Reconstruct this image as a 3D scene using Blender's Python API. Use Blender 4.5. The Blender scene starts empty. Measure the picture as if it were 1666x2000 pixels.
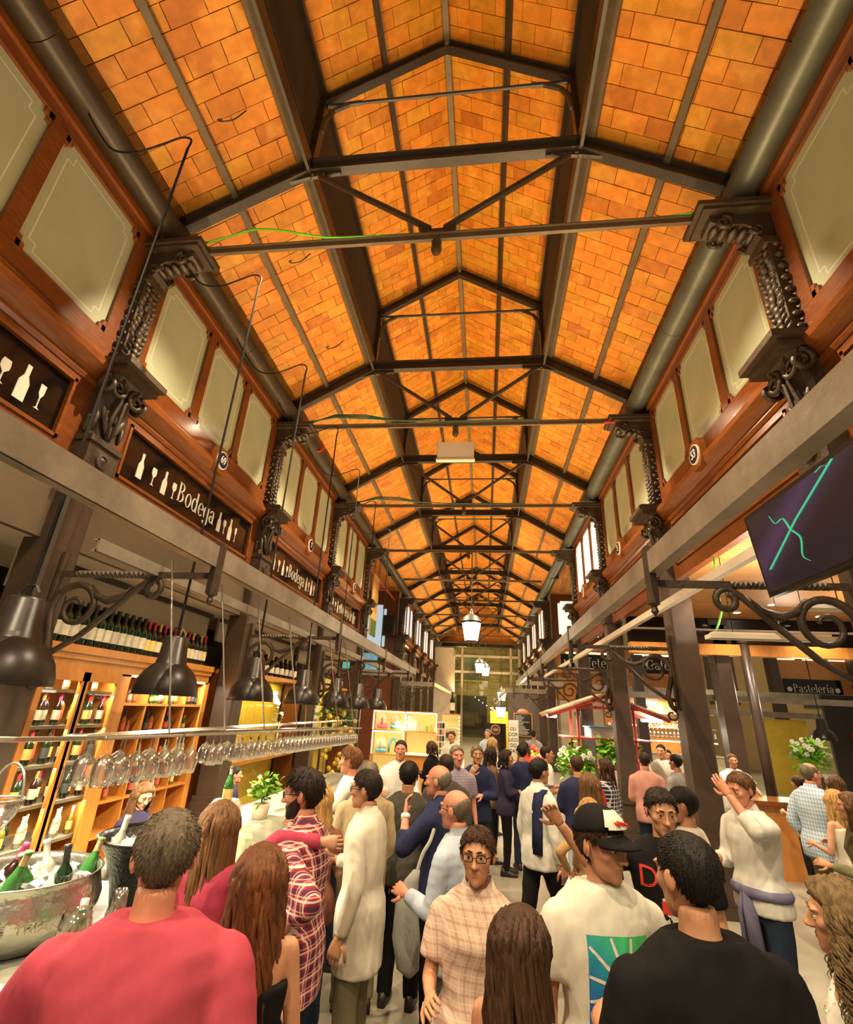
import bpy, math, random
import numpy as np
from mathutils import Vector, Matrix
random.seed(7); np.random.seed(7)
sc = bpy.context.scene
col = sc.collection
PI = math.pi
# ---------------------------------------------------------------- camera
cam_d = bpy.data.cameras.new('camera'); cam = bpy.data.objects.new('camera', cam_d); col.objects.link(cam)
cam_d.sensor_fit = 'HORIZONTAL'; cam_d.sensor_width = 36.0
cam_d.lens = 36.0*950.44/1666.0; cam_d.clip_end = 300; cam_d.clip_start = 0.02
CR = [[0.9929181605, 0.0004257701, -0.1187996012], [0.1098201384, 0.3781104311, 0.9192236067], [0.0453107464, -0.9257604013, 0.3753859556]]
cam.matrix_world = Matrix(((CR[0][0], -CR[0][1], -CR[0][2], 0), (CR[1][0], -CR[1][1], -CR[1][2], 0), (CR[2][0], -CR[2][1], -CR[2][2], 2.2), (0, 0, 0, 1)))
sc.camera = cam
# ---------------------------------------------------------------- world and exposure
sc.view_settings.view_transform = 'Standard'; sc.view_settings.look = 'None'
sc.view_settings.exposure = 0.0; sc.view_settings.gamma = 1.0; sc.view_settings.use_curve_mapping = False
sc.cycles.use_denoising = True
sc.cycles.max_bounces = 5; sc.cycles.diffuse_bounces = 2; sc.cycles.glossy_bounces = 3; sc.cycles.transmission_bounces = 4; sc.cycles.transparent_max_bounces = 12; sc.cycles.use_adaptive_sampling = True; sc.cycles.adaptive_threshold = .1; sc.cycles.caustics_reflective = False; sc.cycles.caustics_refractive = False
sc.cycles.sample_clamp_indirect = 4.0
wd = bpy.data.worlds.new('night'); sc.world = wd; wd.use_nodes = True
wd.node_tree.nodes['Background'].inputs[0].default_value = (1.0, 0.80, 0.55, 1)
wd.node_tree.nodes['Background'].inputs[1].default_value = 0.38
WARM = (1.0, 0.70, 0.38); NEUT = (1.0, 0.86, 0.66)
def light(kind, loc, power, color=WARM, size=0.1, rot=(0, 0, 0), size_y=None, spot=None, spread=None):
    d = bpy.data.lights.new('lamp_light', kind); d.energy = power; d.color = color
    if kind == 'AREA':
        d.size = size
        if size_y: d.shape = 'RECTANGLE'; d.size_y = size_y
        if spread: d.spread = spread
    else:
        d.shadow_soft_size = size
        if kind == 'SPOT': d.spot_size = spot or 2.0; d.spot_blend = 0.6
    o = bpy.data.objects.new('lamp_light', d); o.location = loc; o.rotation_euler = rot; col.objects.link(o)
    return o
BAY = 3.95; XC = -0.546; XL = -4.05; XR = 2.95; LBX = -2.35; RBX = 1.3
# linear uplights lying on top of the canopy beams, one per bay and side
for k in range(-1, 11):
    if k in (4, 5): continue
    for x in (LBX, RBX):
        light('AREA', (x, (k+0.5)*BAY, 3.50), (62 if k < 1 else 98 if k < 2 else 122), (1.0, 0.68, 0.33), 0.12, (PI, 0, 0), 3.4, spread=1.75)
light('AREA', (XC-1.2, 5*BAY, 4.4), 210, (1.0, 0.68, 0.34), 0.4, (PI, 0, 0), 5, spread=1.75)
light('AREA', (XC+1.2, 5*BAY, 4.4), 210, (1.0, 0.68, 0.34), 0.4, (PI, 0, 0), 5, spread=1.75)
# spots added behind the tie bars, without fittings, to brighten the aisle
for k in range(-1, 10):
    for x in (XC-1.6, XC+1.6):
        light('SPOT', (x, k*BAY+.09, 7.34), 950, (1.0, .80, .52), .02, spot=2.3)
TS = bpy.data.scenes.new('workshop'); TV = TS.view_layers[0]   # scratch scene, removed at the end
# ---------------------------------------------------------------- mesh builder
class MB:
    def __init__(s): s.v = []; s.f = []; s.m = []; s.mi = 0
    def add(s, vs, fs):
        b = len(s.v); s.v.extend([tuple(p) for p in vs]); s.f.extend([tuple(i+b for i in f) for f in fs]); s.m.extend([s.mi]*len(fs)); return s
    def box(s, c, d, rz=0, M=None, ch=0.0):
        x, y, z = d[0]/2, d[1]/2, d[2]/2
        if ch > 0:
            k = min(ch, x*.9, y*.9)
            P = [(-x+k, -y), (x-k, -y), (x, -y+k), (x, y-k), (x-k, y), (-x+k, y), (-x, y-k), (-x, -y+k)]
            vs = [(p[0], p[1], -z) for p in P]+[(p[0], p[1], z) for p in P]
            fs = [tuple(range(7, -1, -1)), tuple(range(8, 16))]+[(i, (i+1) % 8, 8+(i+1) % 8, 8+i) for i in range(8)]
        else:
            vs = [(-x, -y, -z), (x, -y, -z), (x, y, -z), (-x, y, -z), (-x, -y, z), (x, -y, z), (x, y, z), (-x, y, z)]
            fs = [(0, 3, 2, 1), (4, 5, 6, 7), (0, 1, 5, 4), (1, 2, 6, 5), (2, 3, 7, 6), (3, 0, 4, 7)]
        A = M if M is not None else Matrix.Rotation(rz, 3, 'Z')
        c = Vector(c)
        return s.add([A @ Vector(v)+c for v in vs], fs)
    def bb(s, a, b, ch=0.0):
        return s.box([(a[i]+b[i])/2 for i in range(3)], [abs(b[i]-a[i]) for i in range(3)], ch=ch)
    def bar(s, a, b, w, h, up=(0, 0, 1)):
        a = Vector(a); b = Vector(b); d = b-a; L = d.length; d.normalize(); u = Vector(up)
        sx = d.cross(u)
        if sx.length < 1e-4: sx = d.cross(Vector((0, 1, 0)))
        sx.normalize(); u = sx.cross(d)
        M = Matrix((sx, d, u)).transposed()
        return s.box((a+b)/2, (w, L, h), M=M)
    def tube(s, path, r, n=8, cap=True, sq=None):
        P = [Vector(p) for p in path]; N = len(P)
        rr = r if isinstance(r, (list, tuple, np.ndarray)) else [r]*N
        vs = []; t0 = (P[1]-P[0]).normalized()
        u = t0.cross(Vector((0, 0, 1)))
        if u.length < 1e-3: u = t0.cross(Vector((1, 0, 0)))
        u.normalize()
        for i in range(N):
            t = (P[min(i+1, N-1)]-P[max(i-1, 0)])
            if t.length < 1e-9: t = t0
            t.normalize(); u = (u-t*u.dot(t))
            if u.length < 1e-6: u = t.orthogonal()
            u.normalize(); w = t.cross(u)
            for j in range(n):
                a = 2*PI*j/n
                vs.append(P[i]+u*math.cos(a)*rr[i]+w*math.sin(a)*rr[i]*(sq or 1))
        fs = []
        for i in range(N-1):
            for j in range(n): fs.append((i*n+j, i*n+(j+1) % n, (i+1)*n+(j+1) % n, (i+1)*n+j))
        if cap: fs += [tuple(range(n-1, -1, -1)), tuple(range((N-1)*n, N*n))]
        return s.add(vs, fs)
    def cyl(s, a, b, r0, r1=None, n=12): return s.tube([a, b], [r0, r0 if r1 is None else r1], n)
    def lathe(s, prof, o=(0, 0, 0), n=20, M=None, arc=None):
        vs = []; o = Vector(o)
        for r, z in prof:
            for j in range(n):
                a = 2*PI*j/n; p = Vector((r*math.cos(a), r*math.sin(a), z))
                vs.append((M @ p if M is not None else p)+o)
        fs = [(i*n+j, i*n+(j+1) % n, (i+1)*n+(j+1) % n, (i+1)*n+j) for i in range(len(prof)-1) for j in range(n)]
        return s.add(vs, fs)
    def ell(s, c, r, nu=12, nv=8, M=None):
        prof = [(math.sin(PI*i/nv), -math.cos(PI*i/nv)) for i in range(nv+1)]
        A = Matrix.Diagonal(Vector(r)); A = (M @ A) if M is not None else A
        return s.lathe([(max(p[0], 1e-4), p[1]) for p in prof], c, nu, M=A)
    def prism(s, poly, o, ax, ay, an, d):
        o = Vector(o); ax = Vector(ax); ay = Vector(ay); an = Vector(an); n = len(poly)
        vs = [o+ax*p[0]+ay*p[1] for p in poly]+[o+ax*p[0]+ay*p[1]+an*d for p in poly]
        return s.add(vs, [tuple(range(n-1, -1, -1)), tuple(range(n, 2*n))]+[(i, (i+1) % n, n+(i+1) % n, n+i) for i in range(n)])
    def loft(s, rings, cap=True):
        n = len(rings[0]); vs = [p for r in rings for p in r]
        fs = [(i*n+j, i*n+(j+1) % n, (i+1)*n+(j+1) % n, (i+1)*n+j) for i in range(len(rings)-1) for j in range(n)]
        if cap: fs += [tuple(range(n-1, -1, -1)), tuple(range((len(rings)-1)*n, len(rings)*n))]
        return s.add(vs, fs)
    def mesh(s, name, mats, smooth=False):
        me = bpy.data.meshes.new(name); me.from_pydata(s.v, [], s.f)
        for m in (mats if isinstance(mats, (list, tuple)) else [mats]): me.materials.append(m)
        if max(s.m, default=0) > 0: me.polygons.foreach_set('material_index', s.m)
        if smooth: me.polygons.foreach_set('use_smooth', [True]*len(s.f))
        me.update(); return me
    def build(s, name, mat, parent=None, smooth=False, auto=None):
        me = s.mesh(name, mat, smooth or auto is not None)
        if auto is not None:
            try: me.set_sharp_from_angle(angle=auto)
            except Exception: pass
        return obj(name, me, parent)
def cr(pts, n=5):
    P = [Vector(p) for p in pts]; P = [P[0]*2-P[1]]+P+[P[-1]*2-P[-2]]; out = []
    for i in range(1, len(P)-2):
        for j in range(n):
            t = j/n; out.append(.5*((2*P[i])+(P[i+1]-P[i-1])*t+(2*P[i-1]-5*P[i]+4*P[i+1]-P[i+2])*t*t+(3*P[i]-P[i-1]-3*P[i+1]+P[i+2])*t**3))
    return out+[P[-2]]
def obj(name, me, parent=None, loc=None, rot=None):
    o = bpy.data.objects.new(name, me); col.objects.link(o)
    if parent is not None: o.parent = parent
    if loc is not None: o.location = loc
    if rot is not None: o.rotation_euler = rot
    return o
def tag(o, label, cat, group=None):
    o['label'] = label; o['category'] = cat
    if group: o['group'] = group
    return o
def struct(o, label=None):
    o['kind'] = 'structure'
    if label: o['label'] = label
    return o
def thing(name, label, cat, loc=(0, 0, 0), rz=0, group=None):
    o = obj(name, None, None, loc, (0, 0, rz)); return tag(o, label, cat, group)
def copy_tree(o, loc=None, rz=None, label=None, group=None, parent=None):
    c = o.copy(); col.objects.link(c)
    if parent is not None: c.parent = parent
    if loc is not None: c.location = loc
    if rz is not None: c.rotation_euler = (0, 0, rz)
    if label: c['label'] = label
    if group: c['group'] = group
    for ch in o.children: copy_tree(ch, parent=c)
    return c
# ---------------------------------------------------------------- materials
def nd(nt, t, **kw):
    n = nt.nodes.new(t)
    for k, v in kw.items(): setattr(n, k, v)
    return n
def mat(name, c, rough=0.5, metal=0.0, var=0.0, vs=6.0, bump=0.0, bs=30.0, stretch=None, c2=None, emit=None, es=0.0, spec=None, objrand=0.0, coat=0.0, trans=0.0, sheen=0.0, alpha=None):
    m = bpy.data.materials.new(name); m.use_nodes = True; nt = m.node_tree; b = nt.nodes['Principled BSDF']
    I = b.inputs; I['Base Color'].default_value = (*c, 1); I['Roughness'].default_value = rough; I['Metallic'].default_value = metal
    if spec is not None: I['Specular IOR Level'].default_value = spec
    if coat: I['Coat Weight'].default_value = coat; I['Coat Roughness'].default_value = 0.15
    if trans: I['Transmission Weight'].default_value = trans
    if sheen: I['Sheen Weight'].default_value = sheen
    if emit: I['Emission Color'].default_value = (*emit, 1); I['Emission Strength'].default_value = es
    L = nt.links.new
    if var or bump or objrand:
        tc = nd(nt, 'ShaderNodeTexCoord'); mp = nd(nt, 'ShaderNodeMapping'); L(tc.outputs['Object'], mp.inputs['Vector'])
        if stretch: mp.inputs['Scale'].default_value = stretch
        vec = mp.outputs['Vector']
    colr = None
    if var or c2:
        n = nd(nt, 'ShaderNodeTexNoise'); n.inputs['Scale'].default_value = vs; n.inputs['Detail'].default_value = 6; n.inputs['Roughness'].default_value = 0.65
        L(vec, n.inputs['Vector'])
        mx = nd(nt, 'ShaderNodeMix', data_type='RGBA'); cc2 = c2 or tuple(max(0, x*(1-var)) for x in c)
        mx.inputs['A'].default_value = (*(tuple(min(1, x*(1+var*.6)) for x in c) if not c2 else c), 1); mx.inputs['B'].default_value = (*cc2, 1)
        rm = nd(nt, 'ShaderNodeMapRange'); rm.inputs['From Min'].default_value = 0.3; rm.inputs['From Max'].default_value = 0.7
        L(n.outputs['Fac'], rm.inputs['Value']); L(rm.outputs[0], mx.inputs['Factor']); colr = mx.outputs['Result']
    if objrand:
        oi = nd(nt, 'ShaderNodeObjectInfo'); hs = nd(nt, 'ShaderNodeHueSaturation'); r2 = nd(nt, 'ShaderNodeMapRange')
        r2.inputs['To Min'].default_value = 1-objrand; r2.inputs['To Max'].default_value = 1+objrand
        L(oi.outputs['Random'], r2.inputs['Value']); L(r2.outputs[0], hs.inputs['Value'])
        if colr: L(colr, hs.inputs['Color'])
        else: hs.inputs['Color'].default_value = (*c, 1)
        colr = hs.outputs['Color']
    if colr: L(colr, I['Base Color'])
    if bump:
        n2 = nd(nt, 'ShaderNodeTexNoise'); n2.inputs['Scale'].default_value = bs; n2.inputs['Detail'].default_value = 4
        L(vec, n2.inputs['Vector']); bp = nd(nt, 'ShaderNodeBump'); bp.inputs['Strength'].default_value = bump; bp.inputs['Distance'].default_value = 0.02
        L(n2.outputs['Fac'], bp.inputs['Height']); L(bp.outputs['Normal'], I['Normal'])
    return m
def emis(name, c, s):
    m = bpy.data.materials.new(name); m.use_nodes = True; nt = m.node_tree; nt.nodes.remove(nt.nodes['Principled BSDF'])
    e = nd(nt, 'ShaderNodeEmission'); e.inputs[0].default_value = (*c, 1); e.inputs[1].default_value = s
    nt.links.new(e.outputs[0], nt.nodes['Material Output'].inputs[0]); return m
def glassm(name, tint=(1, 1, 1), rough=0.02, refl=1.0, base=0.04, edge=5.0):
    m = bpy.data.materials.new(name); m.use_nodes = True; nt = m.node_tree; nt.nodes.remove(nt.nodes['Principled BSDF'])
    t = nd(nt, 'ShaderNodeBsdfTransparent'); t.inputs[0].default_value = (*tint, 1)
    g = nd(nt, 'ShaderNodeBsdfGlossy'); g.inputs['Roughness'].default_value = rough; g.inputs[0].default_value = (refl, refl, refl, 1)
    lw = nd(nt, 'ShaderNodeLayerWeight'); pw = nd(nt, 'ShaderNodeMath', operation='POWER'); pw.inputs[1].default_value = edge
    ad = nd(nt, 'ShaderNodeMath', operation='MULTIPLY_ADD'); ad.inputs[1].default_value = .8; ad.inputs[2].default_value = base
    mx = nd(nt, 'ShaderNodeMixShader'); L = nt.links.new
    L(lw.outputs['Facing'], pw.inputs[0]); L(pw.outputs[0], ad.inputs[0]); L(ad.outputs[0], mx.inputs[0]); L(t.outputs[0], mx.inputs[1]); L(g.outputs[0], mx.inputs[2])
    L(mx.outputs[0], nt.nodes['Material Output'].inputs[0]); return m
def tile_mat():
    m = bpy.data.materials.new('clay_tile'); m.use_nodes = True; nt = m.node_tree; b = nt.nodes['Principled BSDF']; L = nt.links.new
    b.inputs['Roughness'].default_value = 0.55
    tc = nd(nt, 'ShaderNodeTexCoord'); geo = nd(nt, 'ShaderNodeNewGeometry'); oi = nd(nt, 'ShaderNodeObjectInfo')
    add = nd(nt, 'ShaderNodeMath', operation='ADD'); L(oi.outputs['Random'], add.inputs[0]); L(geo.outputs['Random Per Island'], add.inputs[1])
    fr = nd(nt, 'ShaderNodeMath', operation='FRACT'); L(add.outputs[0], fr.inputs[0])
    rp = nd(nt, 'ShaderNodeValToRGB'); e = rp.color_ramp.elements
    e[0].position = 0; e[0].color = (0.37, 0.105, 0.006, 1); e[1].position = 1; e[1].color = (0.55, 0.235, 0.010, 1)
    for p, c in ((.25, (0.52, 0.175, 0.008, 1)), (.5, (0.58, 0.185, 0.010, 1)), (.75, (0.42, 0.165, 0.005, 1))):
        k = e.new(p); k.color = c
    L(fr.outputs[0], rp.inputs[0])
    sep = nd(nt, 'ShaderNodeSeparateXYZ'); L(geo.outputs['Position'], sep.inputs[0])
    n = nd(nt, 'ShaderNodeTexNoise'); n.inputs['Scale'].default_value = 3.2; n.inputs['Detail'].default_value = 5; L(geo.outputs['Position'], n.inputs['Vector'])
    mr = nd(nt, 'ShaderNodeMapRange'); mr.inputs['From Min'].default_value = .52; mr.inputs['From Max'].default_value = .62; L(n.outputs['Fac'], mr.inputs['Value'])
    mm = nd(nt, 'ShaderNodeMath', operation='MULTIPLY'); mm.inputs[1].default_value = .45; L(mr.outputs[0], mm.inputs[0])
    mx = nd(nt, 'ShaderNodeMix', data_type='RGBA'); mx.inputs['B'].default_value = (0.66, 0.29, 0.035, 1); L(mm.outputs[0], mx.inputs['Factor']); L(rp.outputs[0], mx.inputs['A'])
    n2 = nd(nt, 'ShaderNodeTexNoise'); n2.inputs['Scale'].default_value = 9; n2.inputs['Detail'].default_value = 6; L(geo.outputs['Position'], n2.inputs['Vector'])
    mr2 = nd(nt, 'ShaderNodeMapRange'); mr2.inputs['From Min'].default_value = .3; mr2.inputs['From Max'].default_value = .7; mr2.inputs['To Min'].default_value = .8; mr2.inputs['To Max'].default_value = 1.12; L(n2.outputs['Fac'], mr2.inputs['Value'])
    hs = nd(nt, 'ShaderNodeHueSaturation'); L(mr2.outputs[0], hs.inputs['Value']); L(mx.outputs['Result'], hs.inputs['Color']); L(hs.outputs[0], b.inputs['Base Color'])
    w = nd(nt, 'ShaderNodeMath', operation='SINE'); ml = nd(nt, 'ShaderNodeMath', operation='MULTIPLY'); ml.inputs[1].default_value = 420.0
    L(sep.outputs['Y'], ml.inputs[0]); L(ml.outputs[0], w.inputs[0])
    bp = nd(nt, 'ShaderNodeBump'); bp.inputs['Strength'].default_value = .25; bp.inputs['Distance'].default_value = .004; L(w.outputs[0], bp.inputs['Height']); L(bp.outputs[0], b.inputs['Normal'])
    return m
def plaid_mat(name, base, lines, scale=1.0, rough=.8):
    """woven check: lines = [(period, width, offset, colour)], drawn along both object axes"""
    m = bpy.data.materials.new(name); m.use_nodes = True; nt = m.node_tree; b = nt.nodes['Principled BSDF']; L = nt.links.new
    b.inputs['Roughness'].default_value = rough; b.inputs['Specular IOR Level'].default_value = .2
    tc = nd(nt, 'ShaderNodeTexCoord'); sep = nd(nt, 'ShaderNodeSeparateXYZ'); L(tc.outputs['Object'], sep.inputs[0])
    hx = nd(nt, 'ShaderNodeMath', operation='ADD'); L(sep.outputs['X'], hx.inputs[0]); L(sep.outputs['Y'], hx.inputs[1])
    cur = None
    for per, wd_, off, c in lines:
        for ax in (hx.outputs[0], sep.outputs['Z']):
            a = nd(nt, 'ShaderNodeMath', operation='MULTIPLY_ADD'); a.inputs[1].default_value = 1/(per*scale); a.inputs[2].default_value = off+100; L(ax, a.inputs[0])
            f = nd(nt, 'ShaderNodeMath', operation='FRACT'); L(a.outputs[0], f.inputs[0])
            lt = nd(nt, 'ShaderNodeMath', operation='LESS_THAN'); lt.inputs[1].default_value = wd_; L(f.outputs[0], lt.inputs[0])
            ml = nd(nt, 'ShaderNodeMath', operation='MULTIPLY'); ml.inputs[1].default_value = .62; L(lt.outputs[0], ml.inputs[0])
            mx = nd(nt, 'ShaderNodeMix', data_type='RGBA'); mx.inputs['B'].default_value = (*c, 1); L(ml.outputs[0], mx.inputs['Factor'])
            if cur is None: mx.inputs['A'].default_value = (*base, 1)
            else: L(cur, mx.inputs['A'])
            cur = mx.outputs['Result']
    L(cur, b.inputs['Base Color']); return m
M = {}
M['tile'] = tile_mat()
M['iron'] = mat('dark_iron', (0.026, 0.017, 0.010), 0.42, 0.0, var=.35, vs=5, bump=.15, bs=40, spec=.6)
M['ironb'] = mat('bronze_iron', (0.058, 0.036, 0.018), 0.50, 0.2, var=.4, vs=9, bump=.35, bs=35, spec=.7)
M['col'] = mat('brown_column_paint', (0.058, 0.035, 0.021), 0.38, 0.0, var=.3, vs=4, bump=.08, bs=30, spec=.6)
M['rail'] = mat('steel_strip', (0.115, 0.080, 0.046), 0.5, .2, var=.25, vs=4)
M['steel'] = mat('grey_steel_channel', (0.36, 0.31, 0.24), 0.38, .35, var=.35, vs=2.5, bump=.1, bs=15)
M['zinc'] = mat('zinc_gutter', (0.14, 0.15, 0.12), 0.42, .5, var=.3, vs=3)
M['gutterb'] = mat('brown_gutter', (0.05, 0.034, 0.018), 0.4, .2, var=.25, vs=3)
M['wood'] = mat('red_varnished_wood', (0.175, 0.046, 0.009), 0.32, 0, var=.45, vs=7, stretch=(6, 1, 6), bump=.06, bs=20, coat=.25)
M['wood2'] = mat('varnished_wood_moulding', (0.22, 0.062, 0.011), 0.28, 0, var=.4, vs=7, stretch=(8, .8, 8), coat=.35)
M['oak'] = mat('orange_cabinet_wood', (0.60, 0.24, 0.045), 0.3, 0, var=.22, vs=5, stretch=(3, 3, .6), coat=.3)
M['plank'] = mat('ceiling_plank', (0.42, 0.19, 0.055), 0.4, 0, var=.25, vs=5, stretch=(1, 8, 1), objrand=.12)
M['frost'] = mat('frosted_glass', (0.40, 0.42, 0.28), 0.35, 0, var=.10, vs=1.6, spec=.5)
M['frostline'] = mat('etched_line', (0.66, 0.64, 0.48), 0.45)
M['glow'] = mat('backlit_frosted_glass', (.8, .75, .6), .4, emit=(1.0, .84, .55), es=1.5)
M['glowb'] = mat('blue_lit_frosted_glass', (.6, .7, .75), .4, emit=(.62, .85, 1.0), es=.55)
M['black'] = mat('black_sign_glass', (0.006, 0.004, 0.004), 0.08, 0, spec=.35)
M['white'] = mat('white_lettering', (0.72, 0.68, 0.56), 0.5)
M['cream'] = mat('cream_plaster', (0.66, 0.56, 0.42), 0.7, var=.12, vs=2)
M['lintel'] = mat('grey_brown_lintel', (0.115, 0.080, 0.050), 0.5, var=.2, vs=2)
M['dark'] = mat('dark_recess', (0.02, 0.015, 0.01), 0.7)
M['lampblk'] = mat('black_lamp_enamel', (0.020, 0.014, 0.010), 0.34, 0, spec=.4)
M['copper'] = mat('copper_lamp_lining', (0.55, 0.33, 0.20), 0.35, .6)
M['chrome'] = mat('brushed_steel', (0.62, 0.58, 0.5), 0.22, .95, var=.12, vs=3)
M['pewter'] = mat('hammered_pewter', (0.60, 0.60, 0.52), 0.24, .92, var=.2, vs=3, bump=.25, bs=35)
M['blackpot'] = mat('black_hammered_pot', (0.012, 0.012, 0.012), 0.22, .3, bump=.6, bs=55)
M['stone'] = mat('pale_green_marble', (0.52, 0.54, 0.44), 0.16, 0, c2=(0.30, 0.33, 0.27), vs=3.0, var=.4, bump=.03)
M['glass'] = glassm('clear_glass', (1, 1, 1), .01, 1, .03)
M['wine_glass'] = glassm('wine_glass_glass', (.97, .97, .95), .10, 1.0, .19, 1.6)
M['pane'] = glassm('cabinet_pane', (.93, .95, .90), .02, .8, .03)
M['gbot'] = mat('dark_green_bottle_glass', (0.006, 0.018, 0.006), 0.06, 0, spec=.8)
M['rbot'] = mat('dark_red_bottle_glass', (0.015, 0.004, 0.004), 0.06, 0, spec=.8)
M['ggbot'] = mat('bright_green_bottle_glass', (0.06, 0.25, 0.05), 0.08, 0, spec=.8, trans=.5)
M['ybot'] = mat('yellow_green_bottle_glass', (0.30, 0.24, 0.03), 0.08, 0, spec=.8, trans=.4)
M['abot'] = mat('amber_bottle_glass', (0.40, 0.14, 0.02), 0.08, 0, spec=.8, trans=.3)
M['cbot'] = mat('clear_spirit_bottle', (0.55, 0.52, 0.42), 0.08, 0, spec=.8, trans=.5)
M['label'] = mat('paper_label', (0.62, 0.57, 0.44), 0.6, objrand=.2, var=.25, vs=25)
M['labely'] = mat('yellow_label', (0.68, 0.52, 0.16), 0.6, objrand=.2, var=.2, vs=25)
M['labelr'] = mat('red_label', (0.55, 0.10, 0.06), 0.6, objrand=.2)
M['labelb'] = mat('dark_label', (0.06, 0.06, 0.07), 0.6)
M['foilr'] = mat('red_foil', (0.42, 0.02, 0.03), 0.3, .3)
M['foilk'] = mat('black_foil', (0.02, 0.02, 0.02), 0.3, .3)
M['foilg'] = mat('gold_foil', (0.55, 0.36, 0.08), 0.3, .6)
M['foilp'] = mat('pink_foil', (0.62, 0.05, 0.16), 0.3, .3)
M['foilw'] = mat('white_foil', (0.7, 0.68, 0.6), 0.3, .3)
M['cork'] = mat('cork', (0.55, 0.36, 0.18), 0.85, var=.3, vs=60)
M['ice'] = mat('ice_cubes', (0.75, 0.78, 0.72), 0.15, 0, trans=.5)
M['wine'] = mat('red_wine', (0.12, 0.005, 0.012), 0.05, 0)
M['rose'] = mat('amber_wine', (0.55, 0.25, 0.06), 0.05, 0, trans=.4)
M['floor'] = mat('speckled_concrete', (0.34, 0.31, 0.24), 0.28, 0, c2=(0.22, 0.20, 0.15), var=.3, vs=1.1, bump=.02, bs=60)
M['bulb'] = emis('warm_bulb', (1.0, .80, .50), 28)
M['tubew'] = emis('white_tube', (1.0, .93, .78), 14)
M['led'] = emis('led_strip', (1.0, .86, .55), 9)
M['lantern'] = emis('lantern_glass', (1.0, .86, .58), 7)
M['downl'] = emis('downlight', (1.0, .86, .66), 16)
M['red'] = mat('red_paint', (0.42, 0.045, 0.03), 0.4)
M['redpipe'] = mat('red_sprinkler_pipe', (0.60, 0.03, 0.02), 0.35)
M['green_cable'] = mat('green_cable', (0.12, 0.55, 0.02), 0.4)
M['teal_cable'] = mat('teal_cable', (0.02, 0.12, 0.08), 0.4)
M['cable'] = mat('black_cable', (0.008, 0.006, 0.005), 0.6, spec=.2)
M['plaque'] = mat('enamel_plaque', (0.015, 0.015, 0.06), 0.15)
M['paper'] = mat('white_board', (0.70, 0.66, 0.55), 0.5)
M['yellow'] = mat('yellow_wall', (0.72, 0.50, 0.05), 0.6, var=.2, vs=2)
M['stonewall'] = mat('ochre_stone', (0.30, 0.23, 0.10), 0.8, var=.35, vs=2, bump=.3, bs=10)
M['leaf'] = mat('bright_leaf', (0.22, 0.52, 0.03), 0.45, var=.4, vs=8, objrand=.15)
M['leafd'] = mat('dark_leaf', (0.05, 0.14, 0.02), 0.45, var=.4, vs=8)
M['petal'] = mat('white_petal', (0.8, 0.78, 0.66), 0.5)
M['pinkp'] = mat('pink_petal', (0.7, 0.18, 0.25), 0.5)
# ================================================================ STRUCTURE
NB = 11
YE = NB*BAY
fl = MB().bb((-9, -3, -.1), (16, 52, 0)).build('floor', M['floor']); struct(fl, 'pale speckled concrete market floor')
# ---- tiled roof slopes
def slope(name, A, B, y0, y1, label):
    A = Vector(A); B = Vector(B); d = (B-A); L = d.length; d.normalize(); yv = Vector((0, 1, 0)); n = d.cross(yv)
    if n.z < 0: n = -n
    root = struct(obj(name, None), label)
    bk = MB(); o = A+n*.022
    bk.prism([(0, y0), (L, y0), (L, y1), (0, y1)], o, d, yv, n, .05).build('roof_backing', M['dark'], root)
    Mx = Matrix((d, yv, n)).transposed().to_4x4()
    cells = []; j = 0; y = y0
    while y < y1-.02:
        off = 0 if j % 2 == 0 else -.205
        u = off
        while u < L-.01:
            a = max(u, 0); b = min(u+.41, L)
            if b-a > .03: cells.append((y, a, b))
            u += .41
        y += .2055; j += 1
    cells.sort(key=lambda c: abs(c[0]-3.4))
    near = [c for c in cells if c[0] >= 1.4]; near.sort(key=lambda c: c[0])
    near = near[:300]; ns = set(near)
    tm = MB().box((.5, .5, .016), (1, 1, .032)).mesh('tile', M['tile'])
    rnd = random.Random(3)
    for (y, a, b) in near:
        o = obj('tile', tm, root); T = Mx.copy(); T.translation = A+d*(a+.004)+yv*(y+.004)+n*rnd.uniform(-.006, .004)
        o.matrix_world = T @ Matrix.Diagonal((b-a-.008, .1975, 1, 1))
    mb = MB(); R3 = Mx.to_3x3()
    for c in cells:
        if c in ns: continue
        y, a, b = c
        mb.box(A+d*((a+b)/2)+yv*(y+.1025)+n*(.016+rnd.uniform(-.004, .003)), (b-a-.008, .1975, .032), M=R3)
    s = mb.build('tile_field', M['tile'], root); s['kind'] = 'stuff'
SL = [((XC-3.58, 0, 7.66), (XC-1.74, 0, 8.79)), ((XC+3.58, 0, 7.66), (XC+1.74, 0, 8.79)), ((XC-1.72, 0, 10.18), (XC, 0, 11.27)), ((XC+1.72, 0, 10.18), (XC, 0, 11.27))]
for (a, b), nm in zip(SL, ('left lower roof slope of orange clay tiles', 'right lower roof slope of orange clay tiles', 'left lantern roof slope of orange clay tiles', 'right lantern roof slope of orange clay tiles')):
    slope('ceiling', a, b, -1.97, YE, nm)
def longbar(name, x, z, w, h, m, y0=-2, y1=YE, tilt=0):
    mb = MB(); mb.box((x, (y0+y1)/2, z), (w, y1-y0, h), M=Matrix.Rotation(tilt, 3, 'Y')); return mb
rb = struct(obj('trim_1', None), 'long dark iron purlins under the tiles')
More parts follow.
